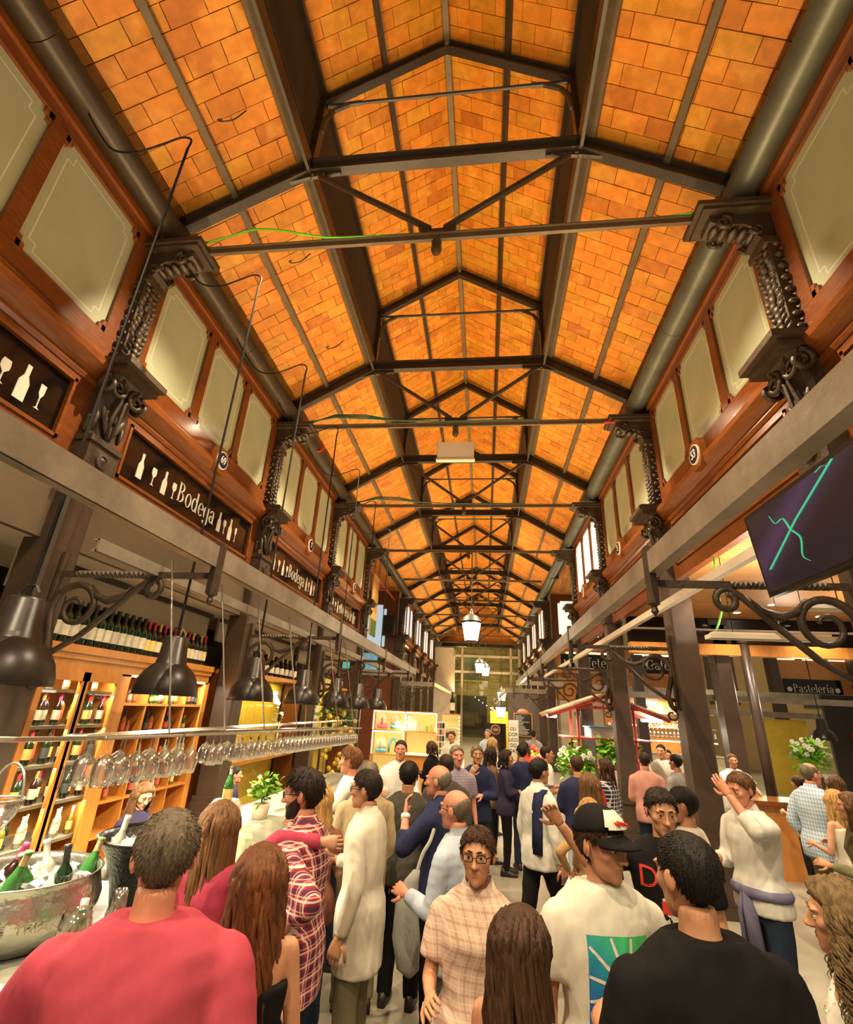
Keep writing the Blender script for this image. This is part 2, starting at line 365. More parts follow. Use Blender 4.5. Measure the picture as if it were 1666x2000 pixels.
for s in (-1, 1):
    longbar('purlin', XC+s*2.64, 8.18, .075, .09, 0, tilt=s*.55).build('purlin', M['rail'], rb)
    longbar('purlin', XC+s*.86, 10.66, .06, .09, 0, tilt=s*.55).build('purlin', M['iron'], rb)
    longbar('edge_strip', XC+s*1.80, 8.70, .16, .05, 0, tilt=s*.55).build('edge_strip', M['rail'], rb)
    longbar('edge_strip', XC+s*1.69, 8.62, .04, .24, 0).build('edge_strip', M['iron'], rb)
    longbar('edge_strip', XC+s*3.50, 7.62, .20, .05, 0, tilt=s*.55).build('edge_strip', M['gutterb'], rb)
    longbar('edge_strip', XC+s*1.70, 10.12, .10, .10, 0).build('edge_strip', M['iron'], rb)
longbar('ridge_bar', XC, 11.2, .08, .10, 0).build('ridge_bar', M['rail'], rb)
# gutters
for s, x, m, lb in ((1, XL+.22, M['gutterb'], 'brown half-round gutter above the wooden windows by the bottle signs'), (-1, XR-.22, M['zinc'], 'grey zinc gutter above the windows on the television side')):
    g = thing('gutter', lb, 'gutter')
    y = -2
    while y < YE-.1:
        y2 = min(y+1.975, YE); mb = MB(); r = .165
        pr = [(x+r*math.cos(a), 7.52+r*math.sin(a)) for a in np.linspace(-PI, 0, 11)]
        mb.loft([[(p[0], yy, p[1]) for p in pr]+[(p[0], yy, p[1]+.02) for p in pr[::-1]] for yy in (y+.004, y2-.004)]); mb.build('gutter_length', m, g, auto=.6)
        y = y2
    MB().bb((x-s*.2, -2, 7.52), (x-s*.24, YE, 7.8)).build('back_board', M['dark'], g)
# ---- lantern louvres
for s, nm in ((-1, 'wall_lantern_left'), (1, 'wall_lantern_right')):
    w = struct(obj(nm, None), 'dark slatted side of the roof lantern')
    sm = MB().box((0, 0, 0), (.02, BAY-.1, .20), M=Matrix.Rotation(-s*.5, 3, 'Y')).mesh('slat', M['iron'])
    for k in range(-1, NB):
        for j in range(8):
            obj('slat', sm, w, (XC+s*1.76, (k+.5)*BAY, 8.88+j*.155))
    MB().bb((XC+s*1.9, -2, 8.75), (XC+s*1.86, YE, 10.2)).build('louvre_backing', M['dark'], w)
# ---- trusses
def ibeam(mb, a, b, h=.19, w=.12, t=.018):
    a = Vector(a); b = Vector(b); d = (b-a).normalized(); side = Vector((0, 1, 0)); u = side.cross(d)
    if u.z < 0: u = -u
    mb.bar(a, b, .022, h, up=u); mb.bar(a+u*(h/2), b+u*(h/2), w, t, up=u); mb.bar(a-u*(h/2), b-u*(h/2), w, t, up=u)
def make_truss():
    t = thing('roof_truss', 'x', 'roof truss')
    K = 1.70; KZ = 8.62
    for s in (-1, 1):
        m = MB(); ibeam(m, (s*3.52, 0, 7.52), (s*K, 0, KZ)); m.build('rafter', M['iron'], t)
        m = MB(); m.prism([(0, .02), (.34, -.17), (.10, -.24), (-.10, -.24), (-.42, -.30)] if 0 else [(-.38*1, -.30), (.0, -.20), (.42, -.16), (.42, -.10), (0, -.06), (-.38, -.26)], (s*K, -.02, KZ), (-s, 0, 0), (0, 0, 1), (0, 1, 0), .04); m.build('gusset', M['iron'], t)
        m = MB(); m.tube([(s*(K-.12), 0, KZ-.14), (s*.09, 0, 7.36)], .038, 8); m.build('strut', M['iron'], t)
        m = MB(); m.bar((s*K, 0, KZ+.1), (s*(K-.02), 0, 10.12), .09, .12, up=(0, 1, 0)); m.build('lantern_post', M['iron'], t)
        m = MB(); ibeam(m, (s*1.68, 0, 10.02), (0, 0, 11.08), .15, .10); m.build('lantern_rafter', M['iron'], t)
        m = MB(); m.tube([(s*(K-.05), 0, 9.35), (s*(K-.07), 0, 9.6), (s*(K-.17), 0, 9.8), (s*(K-.38), 0, 9.92), (s*(K-.55), 0, 9.93)], .035, 6); m.build('knee_brace', M['iron'], t)
        m = MB(); m.prism([(0, 0), (.30, 0), (.30, .07), (.12, .12), (.0, .32)], (s*3.52, -.02, 7.34), (-s, 0, 0), (0, 0, 1), (0, 1, 0), .04); m.build('foot_plate', M['iron'], t)
    m = MB(); ibeam(m, (-K, 0, KZ), (K, 0, KZ)); m.build('top_beam', M['iron'], t)
    m = MB(); m.bb((-2.85, -.02, 7.17), (2.85, .02, 7.25)); m.bb((-2.85, -.045, 7.235), (2.85, .045, 7.25)); m.build('tie_bar', M['rail'], t)
    m = MB(); m.tube([(-1.62, 0, 9.93), (1.62, 0, 9.93)], .026, 6); m.build('lantern_tie', M['iron'], t)
    m = MB(); m.prism([(-.2, .0), (.2, 0), (.22, .13), (.12, .18), (.06, .10), (-.06, .10), (-.12, .18), (-.22, .13)], (0, -.02, 7.24), (1, 0, 0), (0, 0, 1), (0, 1, 0), .04); m.build('centre_gusset', M['iron'], t)
    m = MB(); m.lathe([(.001, 6.93), (.022, 6.945), (.05, 6.98), (.062, 7.02), (.055, 7.07), (.04, 7.10), (.058, 7.115), (.058, 7.135), (.03, 7.15), (.03, 7.18)], (0, 0, 0), 12); m.build('pinecone_finial', M['ironb'], t, smooth=True)
    rv = MB()
    for s in (-1, 1):
        A = Vector((s*3.45, 0, 7.56)); B = Vector((s*K, 0, KZ))
        for i in range(11):
            p = A.lerp(B, i/10)
            for dz in (-.055,): rv.ell((p.x, -.03, p.z+dz), (.013, .013, .013), 6, 4)
        for i in range(6): rv.ell((s*(K-.35+i*.14 if i < 3 else K-.05), -.03, KZ-.17-(0 if i < 3 else .05*(i-3))), (.013, .013, .013), 6, 4)
    r = rv.build('rivets', M['rail'], t); r['kind'] = 'stuff'
    return t
TL = ['nearest iron roof truss, bright green cable lying along its tie bar', 'second iron roof truss, teal cable on its tie bar at the bottle-sign side', 'third iron roof truss, just behind the white hanging box',
      'fourth iron roof truss, at the near side of the crossing', 'fifth iron roof truss, over the middle of the crossing', 'sixth iron roof truss, at the far side of the crossing', 'seventh iron roof truss counting from the green cable',
      'eighth iron roof truss counting from the green cable', 'ninth iron roof truss, small and far down the hall', 'tenth iron roof truss, last but one before the end glazing']
tr0 = make_truss(); tr0.location = (XC, BAY, 0); tr0['label'] = TL[0]
for k in range(2, 11): copy_tree(tr0, (XC, k*BAY, 0), 0, TL[k-1])
# ---- columns
def spiral(c, r0, r1, turns, a0, ax, ay, n=22, sgn=1):
    c = Vector(c); ax = Vector(ax); ay = Vector(ay); out = []
    for i in range(n+1):
        t = i/n; a = a0+sgn*2*PI*turns*t; r = r0+(r1-r0)*t
        out.append(c+ax*math.cos(a)*r+ay*math.sin(a)*r)
    return out
def make_column():
    """faces +X (the nave), origin on the floor at the wall plane"""
    t = thing('iron_column', 'x', 'column')
    w = .17
    m = MB(); m.bb((-.24, -.24, 0), (.24, .24, .12)); m.bb((-.21, -.21, .12), (.21, .21, .62), ch=.03); m.bb((-.235, -.235, .62), (.235, .235, .68)); m.bb((-.21, -.21, .68), (.21, .21, .80)); m.bb((-.19, -.19, .80), (.19, .19, .88)); m.build('pedestal', M['col'], t)
    m = MB(); m.bb((-w, -w, .88), (w, w, 4.22), ch=.025); m.build('shaft', M['col'], t)
    m = MB(); m.bb((-w, -.2, 4.22), (.22, .2, 4.5)); m.bb((-w, -.22, 4.5), (.24, .22, 4.56))
    for r in ((.22, 0),): m.lathe([(.085, 0), (.08, .02), (.05, .025), (.045, .012), (.02, .02), (.001, .03)], (r[0], 0, 4.36), 12, M=Matrix(((0, 0, 1), (1, 0, 0), (0, 1, 0))))
    m.build('rosette_block', M['ironb'], t, auto=.7)
    m = MB()
    rings = []
    for z, a, b in ((4.56, .17, .17), (4.7, .165, .165), (4.95, .18, .175), (5.15, .23, .19), (5.28, .30, .21)):
        rings.append([(-.16, -b, z), (a*.8, -b, z), (a, -b*.8, z), (a, b*.8, z), (a*.8, b, z), (-.16, b, z)])
    m.loft(rings); m.bb((-.16, -.26, 5.28), (.40, .26, 5.36)); m.bb((-.16, -.30, 5.36), (.46, .30, 5.43)); m.bb((-.16, -.27, 5.43), (.42, .27, 5.46)); m.build('capital', M['ironb'], t)
    for s in (-1, 1):
        m = MB(); p = spiral((.27, s*.13, 5.15), .115, .02, 1.6, PI/2, (0, s, 0), (0, 0, 1)); m.tube(p, [.026-.012*i/len(p) for i in range(len(p))], 6)
        m.tube([(.2, s*.02, 4.6), (.22, s*.05, 4.85), (.25, s*.03, 5.05), (.28, s*.12, 5.27)], .02, 6); m.build('volute', M['ironb'], t, smooth=True)
        m = MB(); p = spiral((.24, s*.24, 5.14), .11, .02, 1.5, PI/2, (1, 0, 0), (0, 0, 1)); m.tube(p, [.03-.012*i/len(p) for i in range(len(p))], 6); m.build('volute', M['ironb'], t, smooth=True)
    m = MB()
    for i in range(7):
        a = (i-3)*.3; m.ell((.19, .15*math.sin(a), 4.68+.05*abs(i-3)), (.025, .035, .10), 6, 5, M=Matrix.Rotation(-a*.4, 3, 'X'))
    for s in (-1, 1):
        for i in range(4): m.ell((-.08+i*.08, s*.18, 4.72+.03*(i % 2)), (.04, .02, .11), 6, 5)
    m.build('leaf_ring', M['ironb'], t, smooth=True)
    m = MB(); m.bb((-.12, -.13, 5.46), (.15, .13, 6.72)); m.build('pilaster', M['ironb'], t)
    m = MB(); rn = random.Random(5)
    for i in range(16):
        z = 5.52+i*.075
        for s in (-1, 0, 1):
            if s == 0: m.ell((.16, rn.uniform(-.02, .02), z), (.035, .05, .05), 6, 4)
            else:
                m.ell((.15, s*(.085+.02*math.sin(i*1.3)), z+.02), (.035, .05, .028), 6, 4, M=Matrix.Rotation(s*.7, 3, 'X'))
                m.ell((.03+.05*(i % 2), s*.135, z), (.05, .035, .035), 6, 4)
    m.build('acanthus_relief', M['ironb'], t, smooth=True)
    m = MB(); m.bb((-.12, -.15, 6.66), (.19, .15, 6.74)); pr = [(-.12, 6.74), (.16, 6.74), (.22, 6.82), (.20, 6.90), (.30, 6.97), (.55, 6.99), (.62, 7.04), (.62, 7.12), (-.12, 7.12)]
    m.prism([(p[0], p[1]) for p in pr], (0, -.11, 0), (1, 0, 0), (0, 0, 1), (0, 1, 0), .22); m.bb((-.12, -.19, 7.12), (.70, .19, 7.16)); m.bb((-.12, -.22, 7.16), (.75, .22, 7.22)); m.build('corbel', M['ironb'], t)
    m = MB()
    for s in (-1, 1):
        p = spiral((.50, s*.12, 7.0), .09, .015, 1.5, PI/2, (1, 0, 0), (0, 0, 1)); m.tube(p, [.028-.01*i/len(p) for i in range(len(p))], 6)
        p = spiral((.2, s*.12, 6.88), .07, .015, 1.3, 0, (1, 0, 0), (0, 0, 1), sgn=-1); m.tube(p, .02, 6)
    for i in range(5): m.ell((.56-.09*i, 0, 6.98-.02*i), (.05, .10, .035), 8, 5)
    m.build('corbel_scroll', M['ironb'], t, smooth=True)
    return t
lab = {0: 'nearest', 1: 'second', 2: 'third', 3: 'fourth', 5: 'fifth', 6: 'sixth', 7: 'seventh', 8: 'eighth', 9: 'ninth'}
ORD = {7: 'first', 8: 'second', 9: 'third', 10: 'fourth'}; ORD = {**{i: '' for i in range(7)}, **ORD}
c0 = make_column(); c0.location = (XL, BAY, 0); c0['label'] = 'nearest ornate iron column on the bottle-sign side, first scroll bracket arm on it'
for k in range(2, 11):
    if k == 5: continue
    copy_tree(c0, (XL, k*BAY, 0), 0, {2: 'iron column right beside the bottle cabinet, with pedestal behind the bar counter', 3: 'third ornate iron column on the bottle-sign side', 4: 'fourth ornate iron column, at the corner by the tall light wood panel', 6: 'ornate iron column at the far corner of the crossing, beside the black loudspeaker'}.get(k, ORD[k]+f' iron column beyond the loudspeaker corner on the bottle-sign side'))
for k in range(1, 11):
    if k == 5: continue
    copy_tree(c0, (XR, k*BAY, 0), PI, {1: 'nearest iron column on the television side, only its capital in view', 2: 'large iron column standing behind the man with the raised hand', 3: 'iron column in front of the red market stall', 4: 'fourth iron column on the television side, behind the market stall', 6: 'iron column at the far corner of the crossing beside the large square pane'}.get(k, ORD[k]+f' iron column beyond the square pane on the television side'))
# ---- clerestory bays
def text(body, size, matl, name='lettering', ext=.006, sx=1.0, align='CENTER'):
    cu = bpy.data.curves.new('t', 'FONT'); cu.body = body; cu.size = size; cu.extrude = ext; cu.align_x = align; cu.align_y = 'CENTER'; cu.resolution_u = 3
    o = bpy.data.objects.new('t', cu); TS.collection.objects.link(o)
    TV.update(); me = bpy.data.meshes.new_from_object(o.evaluated_get(TV.depsgraph))
    bpy.data.objects.remove(o); bpy.data.curves.remove(cu)
    me.materials.clear(); me.materials.append(matl); me.name = name
    if sx != 1: me.transform(Matrix.Diagonal((sx, 1, 1, 1)))
    return me
def serif_text(words, size, matl, ext=.006, sx=1.0):
    """small high-contrast serif alphabet drawn from stems, bowls and slabs"""
    T, t = .088, .024
    def rect(x0, y0, x1, y1): return [[(x0, y0), (x1, y0), (x1, y1), (x0, y1)]]
    def arc(cx, cy, rx, ry, a0, a1, n=14):
        out = []; A = [math.radians(a0+(a1-a0)*i/n) for i in range(n+1)]
        f = lambda a, q: (cx+(rx-q*T)*math.cos(a), cy+(ry-q*t)*math.sin(a))
        for i in range(n): out.append([f(A[i], 0), f(A[i+1], 0), f(A[i+1], 1), f(A[i], 1)])
        return out
    def stem(x, h, top='l', foot=True, y0=0):
        o = rect(x, y0, x+T, h)
        if foot: o += rect(x-.05, y0, x+T+.05, y0+t)
        if top == 'l': o += [[(x-.06, h-.03), (x, h-.045), (x+.01, h), (x, h)]]
        if top == 'b': o += rect(x-.05, h-t, x+T, h)
        return o
    G = {'o': (.48, arc(.23, .25, .22, .26, 0, 360, 24)), 'e': (.44, arc(.22, .25, .21, .26, 0, 318, 22)+rect(.05, .25, .42, .275)), 'd': (.52, arc(.21, .25, .20, .26, 30, 330, 20)+stem(.345, .76, 'l', False)+rect(.43, 0, .49, t)),
         'B': (.58, stem(.08, .72, 'b')+arc(.17, .545, .27, .175, -90, 90)+arc(.17, .195, .32, .195, -90, 90)+rect(.16, .695, .2, .72)+rect(.16, .37, .22, .394)), 'g': (.50, arc(.21, .25, .20, .26, 30, 330, 20)+rect(.345, -.08, .345+T, .5)+arc(.22, -.08, .213, .16, 180, 360, 14)+rect(.40, .476, .48, .5)),
         'a': (.47, arc(.185, .145, .17, .15, 20, 340, 18)+rect(.30, .0, .30+T, .36)+arc(.21, .35, .178, .16, 0, 165, 12)+rect(.38, 0, .45, t)), 'C': (.68, arc(.35, .36, .33, .375, 45, 318, 22)+rect(.56, .5, .583, .73)), 'f': (.33, stem(.09, .62, '')+arc(.24, .60, .15, .16, 40, 180, 10)+rect(.02, .476, .31, .5)),
         't': (.34, rect(.09, .07, .09+T, .66)+arc(.24, .11, .15, .12, 180, 320, 8)+rect(.02, .476, .30, .5)), 'r': (.38, stem(.07, .5)+arc(.27, .36, .12, .15, 20, 150, 8)), 'í': (.27, stem(.08, .5)+[[(.09, .58), (.15, .58), (.27, .74), (.19, .74)]]), 'P': (.56, stem(.08, .72, 'b')+arc(.17, .53, .31, .19, -90, 90)+rect(.16, .696, .2, .72)),
         's': (.40, arc(.19, .37, .15, .14, 30, 270, 14)+arc(.19, .13, .165, .14, -150, 90, 14)), 'l': (.25, stem(.08, .76))}
    m = MB(); x = 0
    for ch in words:
        adv, ps = G[ch]
        for p in ps:
            ar = sum(p[i][0]*p[(i+1) % len(p)][1]-p[(i+1) % len(p)][0]*p[i][1] for i in range(len(p)))
            m.prism([(q[0]+x, q[1]-.3) for q in (p if ar > 0 else p[::-1])], (0, 0, 0), (1, 0, 0), (0, 1, 0), (0, 0, 1), ext/size)
        x += adv+.035
    m.v = [((v[0]-x/2)*size*sx, v[1]*size, v[2]*size) for v in m.v]
    return m.mesh('lettering', matl)
def face_mat(loc, nx=None, ny=None):
    """matrix for text whose front faces the horizontal direction (nx, ny)"""
    n = Vector((nx, ny, 0)).normalized(); up = Vector((0, 0, 1)); x = up.cross(n)
    R = Matrix((x, up, n)).transposed().to_4x4(); R.translation = loc; return R
BOT = [(-.035, 0), (.035, 0), (.035, .12), (.014, .165), (.014, .235), (-.014, .235), (-.014, .165), (-.035, .12)]
GLS = [(-.03, 0), (.03, 0), (.005, .015), (.005, .085), (.034, .12), (.036, .16), (.028, .195), (-.028, .195), (-.036, .16), (-.034, .12), (-.005, .085), (-.005, .015)]
FLU = [(-.024, 0), (.024, 0), (.004, .012), (.004, .085), (.02, .12), (.022, .19), (-.022, .19), (-.02, .12), (-.004, .085), (-.004, .012)]
def notched(w, h, a=.05, b=.05):
    return [(-w+a, -h), (w-a, -h), (w-a, -h+b), (w, -h+b), (w, h-b), (w-a, h-b), (w-a, h), (-w+a, h), (-w+a, h-b), (-w, h-b), (-w, -h+b), (-w+a, -h+b)]
wn = [0]
def window_bay(y0, y1, s, pane, x=None, lead=.15, fine=True):
    """s=+1 for the wall at XL facing +X, -1 for XR facing -X"""
    X = XL if s > 0 else XR
    wn[0] += 1; root = struct(obj('window_%d' % wn[0], None), 'wooden clerestory window with three frosted panes')
    a, b = y0+.14, y1-.14; W = b-a; mw = .15; st = .17; pw = (W-2*st-2*mw)/3; z0, z1 = 5.74, 7.20
    fx = lambda d0, d1: (X+s*d0, X+s*d1)
    def bx(d0, d1, ya, yb, za, zb, name, m=M['wood']):
        q = MB(); q.bb((X+s*d0, ya, za), (X+s*d1, yb, zb)); return q.build(name, m, root)
    bx(-.05, .05, a, b, z1, 7.42, 'top_rail'); bx(.05, .09, a, b, 7.33, 7.42, 'top_rail', M['wood2']); bx(-.05, .05, a, b, 5.5, z0, 'bottom_rail')
    ys = [a, a+st]
    bx(-.05, .05, a, a+st, z0, z1, 'stile'); bx(-.05, .05, b-st, b, z0, z1, 'stile')
    for i in range(2):
        ym = a+st+pw*(i+1)+mw*i; bx(-.05, .055, ym, ym+mw, z0, z1, 'mullion')
    pm = MB(); pm.prism(notched(pw/2, (z1-z0)/2, 0, 0)[0:0] or [(-pw/2, -(z1-z0)/2), (pw/2, -(z1-z0)/2), (pw/2, (z1-z0)/2), (-pw/2, (z1-z0)/2)], (0, 0, 0), (0, 1, 0), (0, 0, 1), (1, 0, 0), .01); pme = pm.mesh('pane', pane)
    cb = MB()
    for p in range(3):
        yc = a+st+pw/2+p*(pw+mw)
        obj('pane', pme, root, (X+(.004 if s > 0 else -.014), yc, (z0+z1)/2))
        for sy in (-1, 1):
            for za, dz in ((z0, 1), (z1, -1)):
                cb.bb((X-s*.03, yc+sy*pw/2, za), (X+s*.045, yc+sy*(pw/2-.085), za+dz*.07)); cb.bb((X-s*.03, yc+sy*pw/2, za), (X+s*.045, yc+sy*(pw/2-.045), za+dz*.13))
        if fine and pane is M['frost']:
            e = MB(); hw, hh = pw/2-.11, (z1-z0)/2-.10
            pts = notched(hw, hh, .07, .09); pts = pts+[pts[0]]
            for i in range(len(pts)-1):
                e.bar((X+s*.013, yc+pts[i][0], (z0+z1)/2+pts[i][1]), (X+s*.013, yc+pts[i+1][0], (z0+z1)/2+pts[i+1][1]), .012, .004, up=(1, 0, 0))
            e.build('etched_border', M['frostline'], root)
    cb.build('corner_blocks', M['wood2'], root)['kind'] = 'stuff'
    # cornice
    pr = [(0, 5.12), (.06, 5.12), (.08, 5.16), (.08, 5.20), (.13, 5.23), (.19, 5.31), (.20, 5.37), (.16, 5.39), (.16, 5.42), (.11, 5.46), (.09, 5.5), (0, 5.52)]
    q = MB(); q.prism(pr, (X, a-.02, 0), (s, 0, 0), (0, 0, 1), (0, 1, 0), W+.04); q.build('cornice', M['wood2'], root)
    bx(-.06, .0, a-.1, b+.1, 4.2, 7.5, 'wall_panel')
    return root
def sign_bay(y0, y1, s, label, words=None, icons=None, size=.34):
    X = XL if s > 0 else XR
    a, b = y0+.16, y1-.16; z0, z1 = 4.20, 5.12
    t = thing('sign_board', label, 'sign', (X, (a+b)/2, 0))
    h = (b-a)/2
    def bx(d0, d1, ya, yb, za, zb, name, m):
        q = MB(); q.bb((s*d0, ya, za), (s*d1, yb, zb)); return q.build(name, m, t)
    bx(0, .05, -h, h, z0, z0+.2, 'bottom_rail', M['wood']); bx(0, .05, -h, h, z1-.06, z1, 'top_rail', M['wood']); bx(0, .05, -h, -h+.24, z0+.2, z1-.06, 'stile', M['wood']); bx(0, .05, h-.24, h, z0+.2, z1-.06, 'stile', M['wood'])
    for (ya, yb, za, zb) in ((-h+.24, h-.24, z0+.2, z0+.235), (-h+.24, h-.24, z1-.095, z1-.06), (-h+.24, -h+.275, z0+.2, z1-.06), (h-.275, h-.24, z0+.2, z1-.06)):
        bx(.02, .065, ya, yb, za, zb, 'bead', M['wood2'])
    bx(.0, .02, -h+.24, h-.24, z0+.2, z1-.06, 'black_panel', M['black'])
    zc = (z0+.2+z1-.06)/2-.02
    if words:
        o = obj('lettering', serif_text(words, size*1.1, M['white'], sx=.80), t); o.matrix_basis = face_mat((s*.022, 0, zc), s, 0)
    for kind, yy, sc_ in (icons or []):
        q = MB(); P = {'b': BOT, 'g': GLS, 'f': FLU}[kind]; q.prism([(p[0]*sc_, p[1]*sc_) for p in P], (s*.02, yy, zc-.12*sc_), (0, s, 0), (0, 0, 1), (s, 0, 0), .006); q.build('bottle_symbol' if kind == 'b' else 'glass_symbol', M['white'], t)
    return t
IC = [('b', -1.22, 1.35), ('g', -.98, 1.15), ('b', -.76, 1.3), ('g', -.56, 1.1), ('b', .62, 1.3), ('g', .78, 1.1), ('b', .96, 1.45), ('f', 1.14, 1.2)]
window_bay(-.2, BAY, 1, M['frost']); sign_bay(-.2, BAY, 1, 'black sign with large white glasses and bottle, nearest on the bottle-sign side', None, [('b', -1.2, 1.3), ('g', -.9, 1.15), ('b', .8, 1.3), ('g', 1.05, 1.2), ('b', 1.24, 1.5), ('f', 1.42, 1.3)])
for k, lb in ((1, 'long black sign reading Bodega with bottles and glasses, first and largest of them'), (2, 'black Bodega sign, second one, above the second pair of lamps'), (3, 'black Bodega sign, third and smallest one')):
    window_bay(k*BAY, (k+1)*BAY, 1, M['frost']); sign_bay(k*BAY, (k+1)*BAY, 1, lb, 'Bodega', IC)
for k in range(0, 4):
    window_bay(k*BAY-(.2 if k == 0 else 0), (k+1)*BAY, -1, M['frost'] if k < 3 else M['glow'])
    sign_bay(k*BAY, (k+1)*BAY, -1, {0: 'dark sign panel nearest on the television side', 1: 'dark glossy sign panel above the television, framed in wood', 2: 'second dark sign panel on the television side', 3: 'third dark sign panel on the television side, under the glowing panes'}[k])
for k in range(6, 10):
    window_bay(k*BAY, (k+1)*BAY, 1, M['glowb'] if k < 8 else M['glow'], fine=False); window_bay(k*BAY, (k+1)*BAY, -1, M['glow'], fine=False)
    sign_bay(k*BAY, (k+1)*BAY, 1, f'{ {6:"first",7:"second",8:"third",9:"fourth"}[k]} dark sign panel under the bluish panes past the crossing'); sign_bay(k*BAY, (k+1)*BAY, -1, f'{ {6:"first",7:"second",8:"third",9:"fourth"}[k]} dark sign panel under the glowing panes past the square pane')
# oval number plaques
def plaque(x, y, s, num, label):
    t = thing('number_plaque', label, 'plaque', (x, y, 5.44))
    A = Matrix(((0, 0, s), (1, 0, 0), (0, 1, 0))) if True else None
    m = MB(); m.prism([(-.10, -.2), (.10, -.2), (.15, -.1), (.15, .1), (.10, .2), (-.10, .2), (-.15, .1), (-.15, -.1)], (s*.13, 0, 0), (0, s, 0), (0, 0, 1), (s, 0, 0), .09); m.build('wooden_mount', M['wood2'], t)
    m = MB(); m.lathe([(.001, .02), (.135, .02), (.135, 0)], (s*.22, 0, 0), 24, M=A); m.build('white_rim', M['white'], t)
    m = MB(); m.lathe([(.001, .012), (.118, .012), (.12, 0)], (s*.232, 0, 0), 24, M=A); m.build('enamel_face', M['plaque'], t)
    o = obj('lettering', text(num, .17, M['white'], sx=.8), t); o.matrix_basis = face_mat((s*.246, 0, 0), s, 0)
plaque(XL, 5.95, 1, '69', 'oval blue plaque numbered 69 above the first Bodega sign'); plaque(XL, 9.9, 1, '7', 'oval blue plaque above the second Bodega sign'); plaque(XL, 13.85, 1, '7', 'oval blue plaque above the third Bodega sign')
plaque(XR, 5.95, -1, '53', 'oval blue plaque numbered 53 on the television side'); plaque(XR, 9.9, -1, '5', 'second oval plaque on the television side'); plaque(XR, 13.85, -1, '5', 'third oval plaque on the television side, below the glowing panes')
# ---- crossing walls past the fourth column
YC = 6*BAY
struct(obj('wall_crossing_right', None), 'wood wall closing the crossing, with one large frosted pane'); wr = bpy.data.objects['wall_crossing_right']
MB().bb((XR+.2, YC, 5.3), (5.6, YC+.1, 8.0)).build('wall_panel', M['wood'], wr)
MB().prism(notched(.95, .82, .12, .10), (XR+1.45, YC-.02, 6.45), (1, 0, 0), (0, 0, 1), (0, 1, 0), .015).build('pane', M['glow'], wr)
MB().bb((XR+.2, YC-.08, 7.62), (6, YC, 7.72)).bb((XR+.2, YC-.14, 7.78), (6, YC, 7.86)).build('cornice', M['wood2'], wr)
# cross roof over both arms of the crossing
for s, nm in ((-1, 'left'), (1, 'right')):
    e = struct(obj('ceiling_arm_'+nm, None), 'tiled roof over the crossing arm')
    X0 = XC+s*3.5; X1 = XC+s*9.5
    q = MB()
    ny = 0
    for side, (ya, yb) in enumerate(((4*BAY, 5*BAY), (6*BAY, 5*BAY))):
        A = Vector((X0, ya, 7.6)); B = Vector((X0, yb, 9.0)); d = B-A; L = d.length; d.normalize(); xv = Vector((s, 0, 0)); n = Vector((0, 0, 1))
        j = 0; x = 0
        while x < 6:
            u = 0 if j % 2 == 0 else -.205
            while u < L:
                a, b = max(u, 0), min(u+.41, L)
                if b-a > .03: q.prism([(a+.003, x+.003), (b-.003, x+.003), (b-.003, x+.2), (a+.003, x+.2)], A, d, xv, n, .03)
                u += .41
            x += .2055; j += 1
        MB().prism([(0, 0), (L, 0), (L, 6), (0, 6)], A+Vector((0, 0, .02)), d, xv, n, .05).build('roof_backing', M['dark'], e)
    q.build('tile_field', M['tile'], e)['kind'] = 'stuff'
# ---- canopy beams
def channel(name, x, y0, y1, z, h, s, label, m=None, d=.09):
    t = tag(MB().bb((x-.012, y0, z-h/2), (x+.012, y1, z+h/2)).bb((x, y0, z+h/2-.015), (x-s*d, y1, z+h/2)).bb((x, y0, z-h/2), (x-s*d, y1, z-h/2+.015)).build(name, m or M['steel']), label, 'beam'); return t
channel('canopy_beam', LBX, -1, 17.4, 3.365, .19, 1, 'long grey steel channel beam running above the bar lamps')
channel('canopy_beam', RBX, -1, 21.6, 3.36, .17, -1, 'long grey steel channel beam running in front of the television')
channel('canopy_beam', LBX-.55, 3.2, 17.4, 3.24, .10, 1, 'thin steel rail behind the long beam, glass rack rods hang from it', d=.05)
channel('canopy_beam', RBX+1.05, 4.1, 21.6, 3.62, .09, -1, 'pale moulded rail under the dark signs on the television side', M['cream'], .06)
channel('canopy_beam', LBX, 24.2, 42, 3.3, .19, 1, 'far grey beam past the crossing on the bottle-sign side')
channel('canopy_beam', RBX-.35, 24.5, 42, 3.2, .19, -1, 'far grey beam past the crossing on the café side')
def cross_beam(x0, x1, y, z, h, label, m=None):
    return tag(MB().bb((x0, y-.012, z-h/2), (x1, y+.012, z+h/2)).bb((x0, y, z+h/2-.015), (x1, y+.08, z+h/2)).bb((x0, y, z-h/2), (x1, y+.08, z-h/2+.015)).build('canopy_beam', m or M['steel']), label, 'beam')
cross_beam(-5.6, LBX, 17.4, 3.3, .2, 'grey beam across the end of the bar canopy')
cross_beam(-4.6, LBX, 24.2, 3.3, .2, 'grey beam facing the hall past the crossing on the bottle-sign side')
cross_beam(RBX-.35, 5.2, 24.5, 3.2, .2, 'grey beam facing the hall under the scroll brackets by the chalkboard')
cross_beam(RBX+.1, 3.2, 21.6, 3.4, .17, 'short grey beam closing the end of the television-side canopy')
cross_beam(3.2, 15.5, 18.6, 3.15, .22, 'upper pale beam crossing behind the large column on the café side')
cross_beam(4.2, 13.4, 16.9, 2.93, .17, 'lower pale beam crossing behind the round downpipe')
cross_beam(7.2, 15, 21, 2.6, .2, 'lowest pale beam above the pastry stalls')
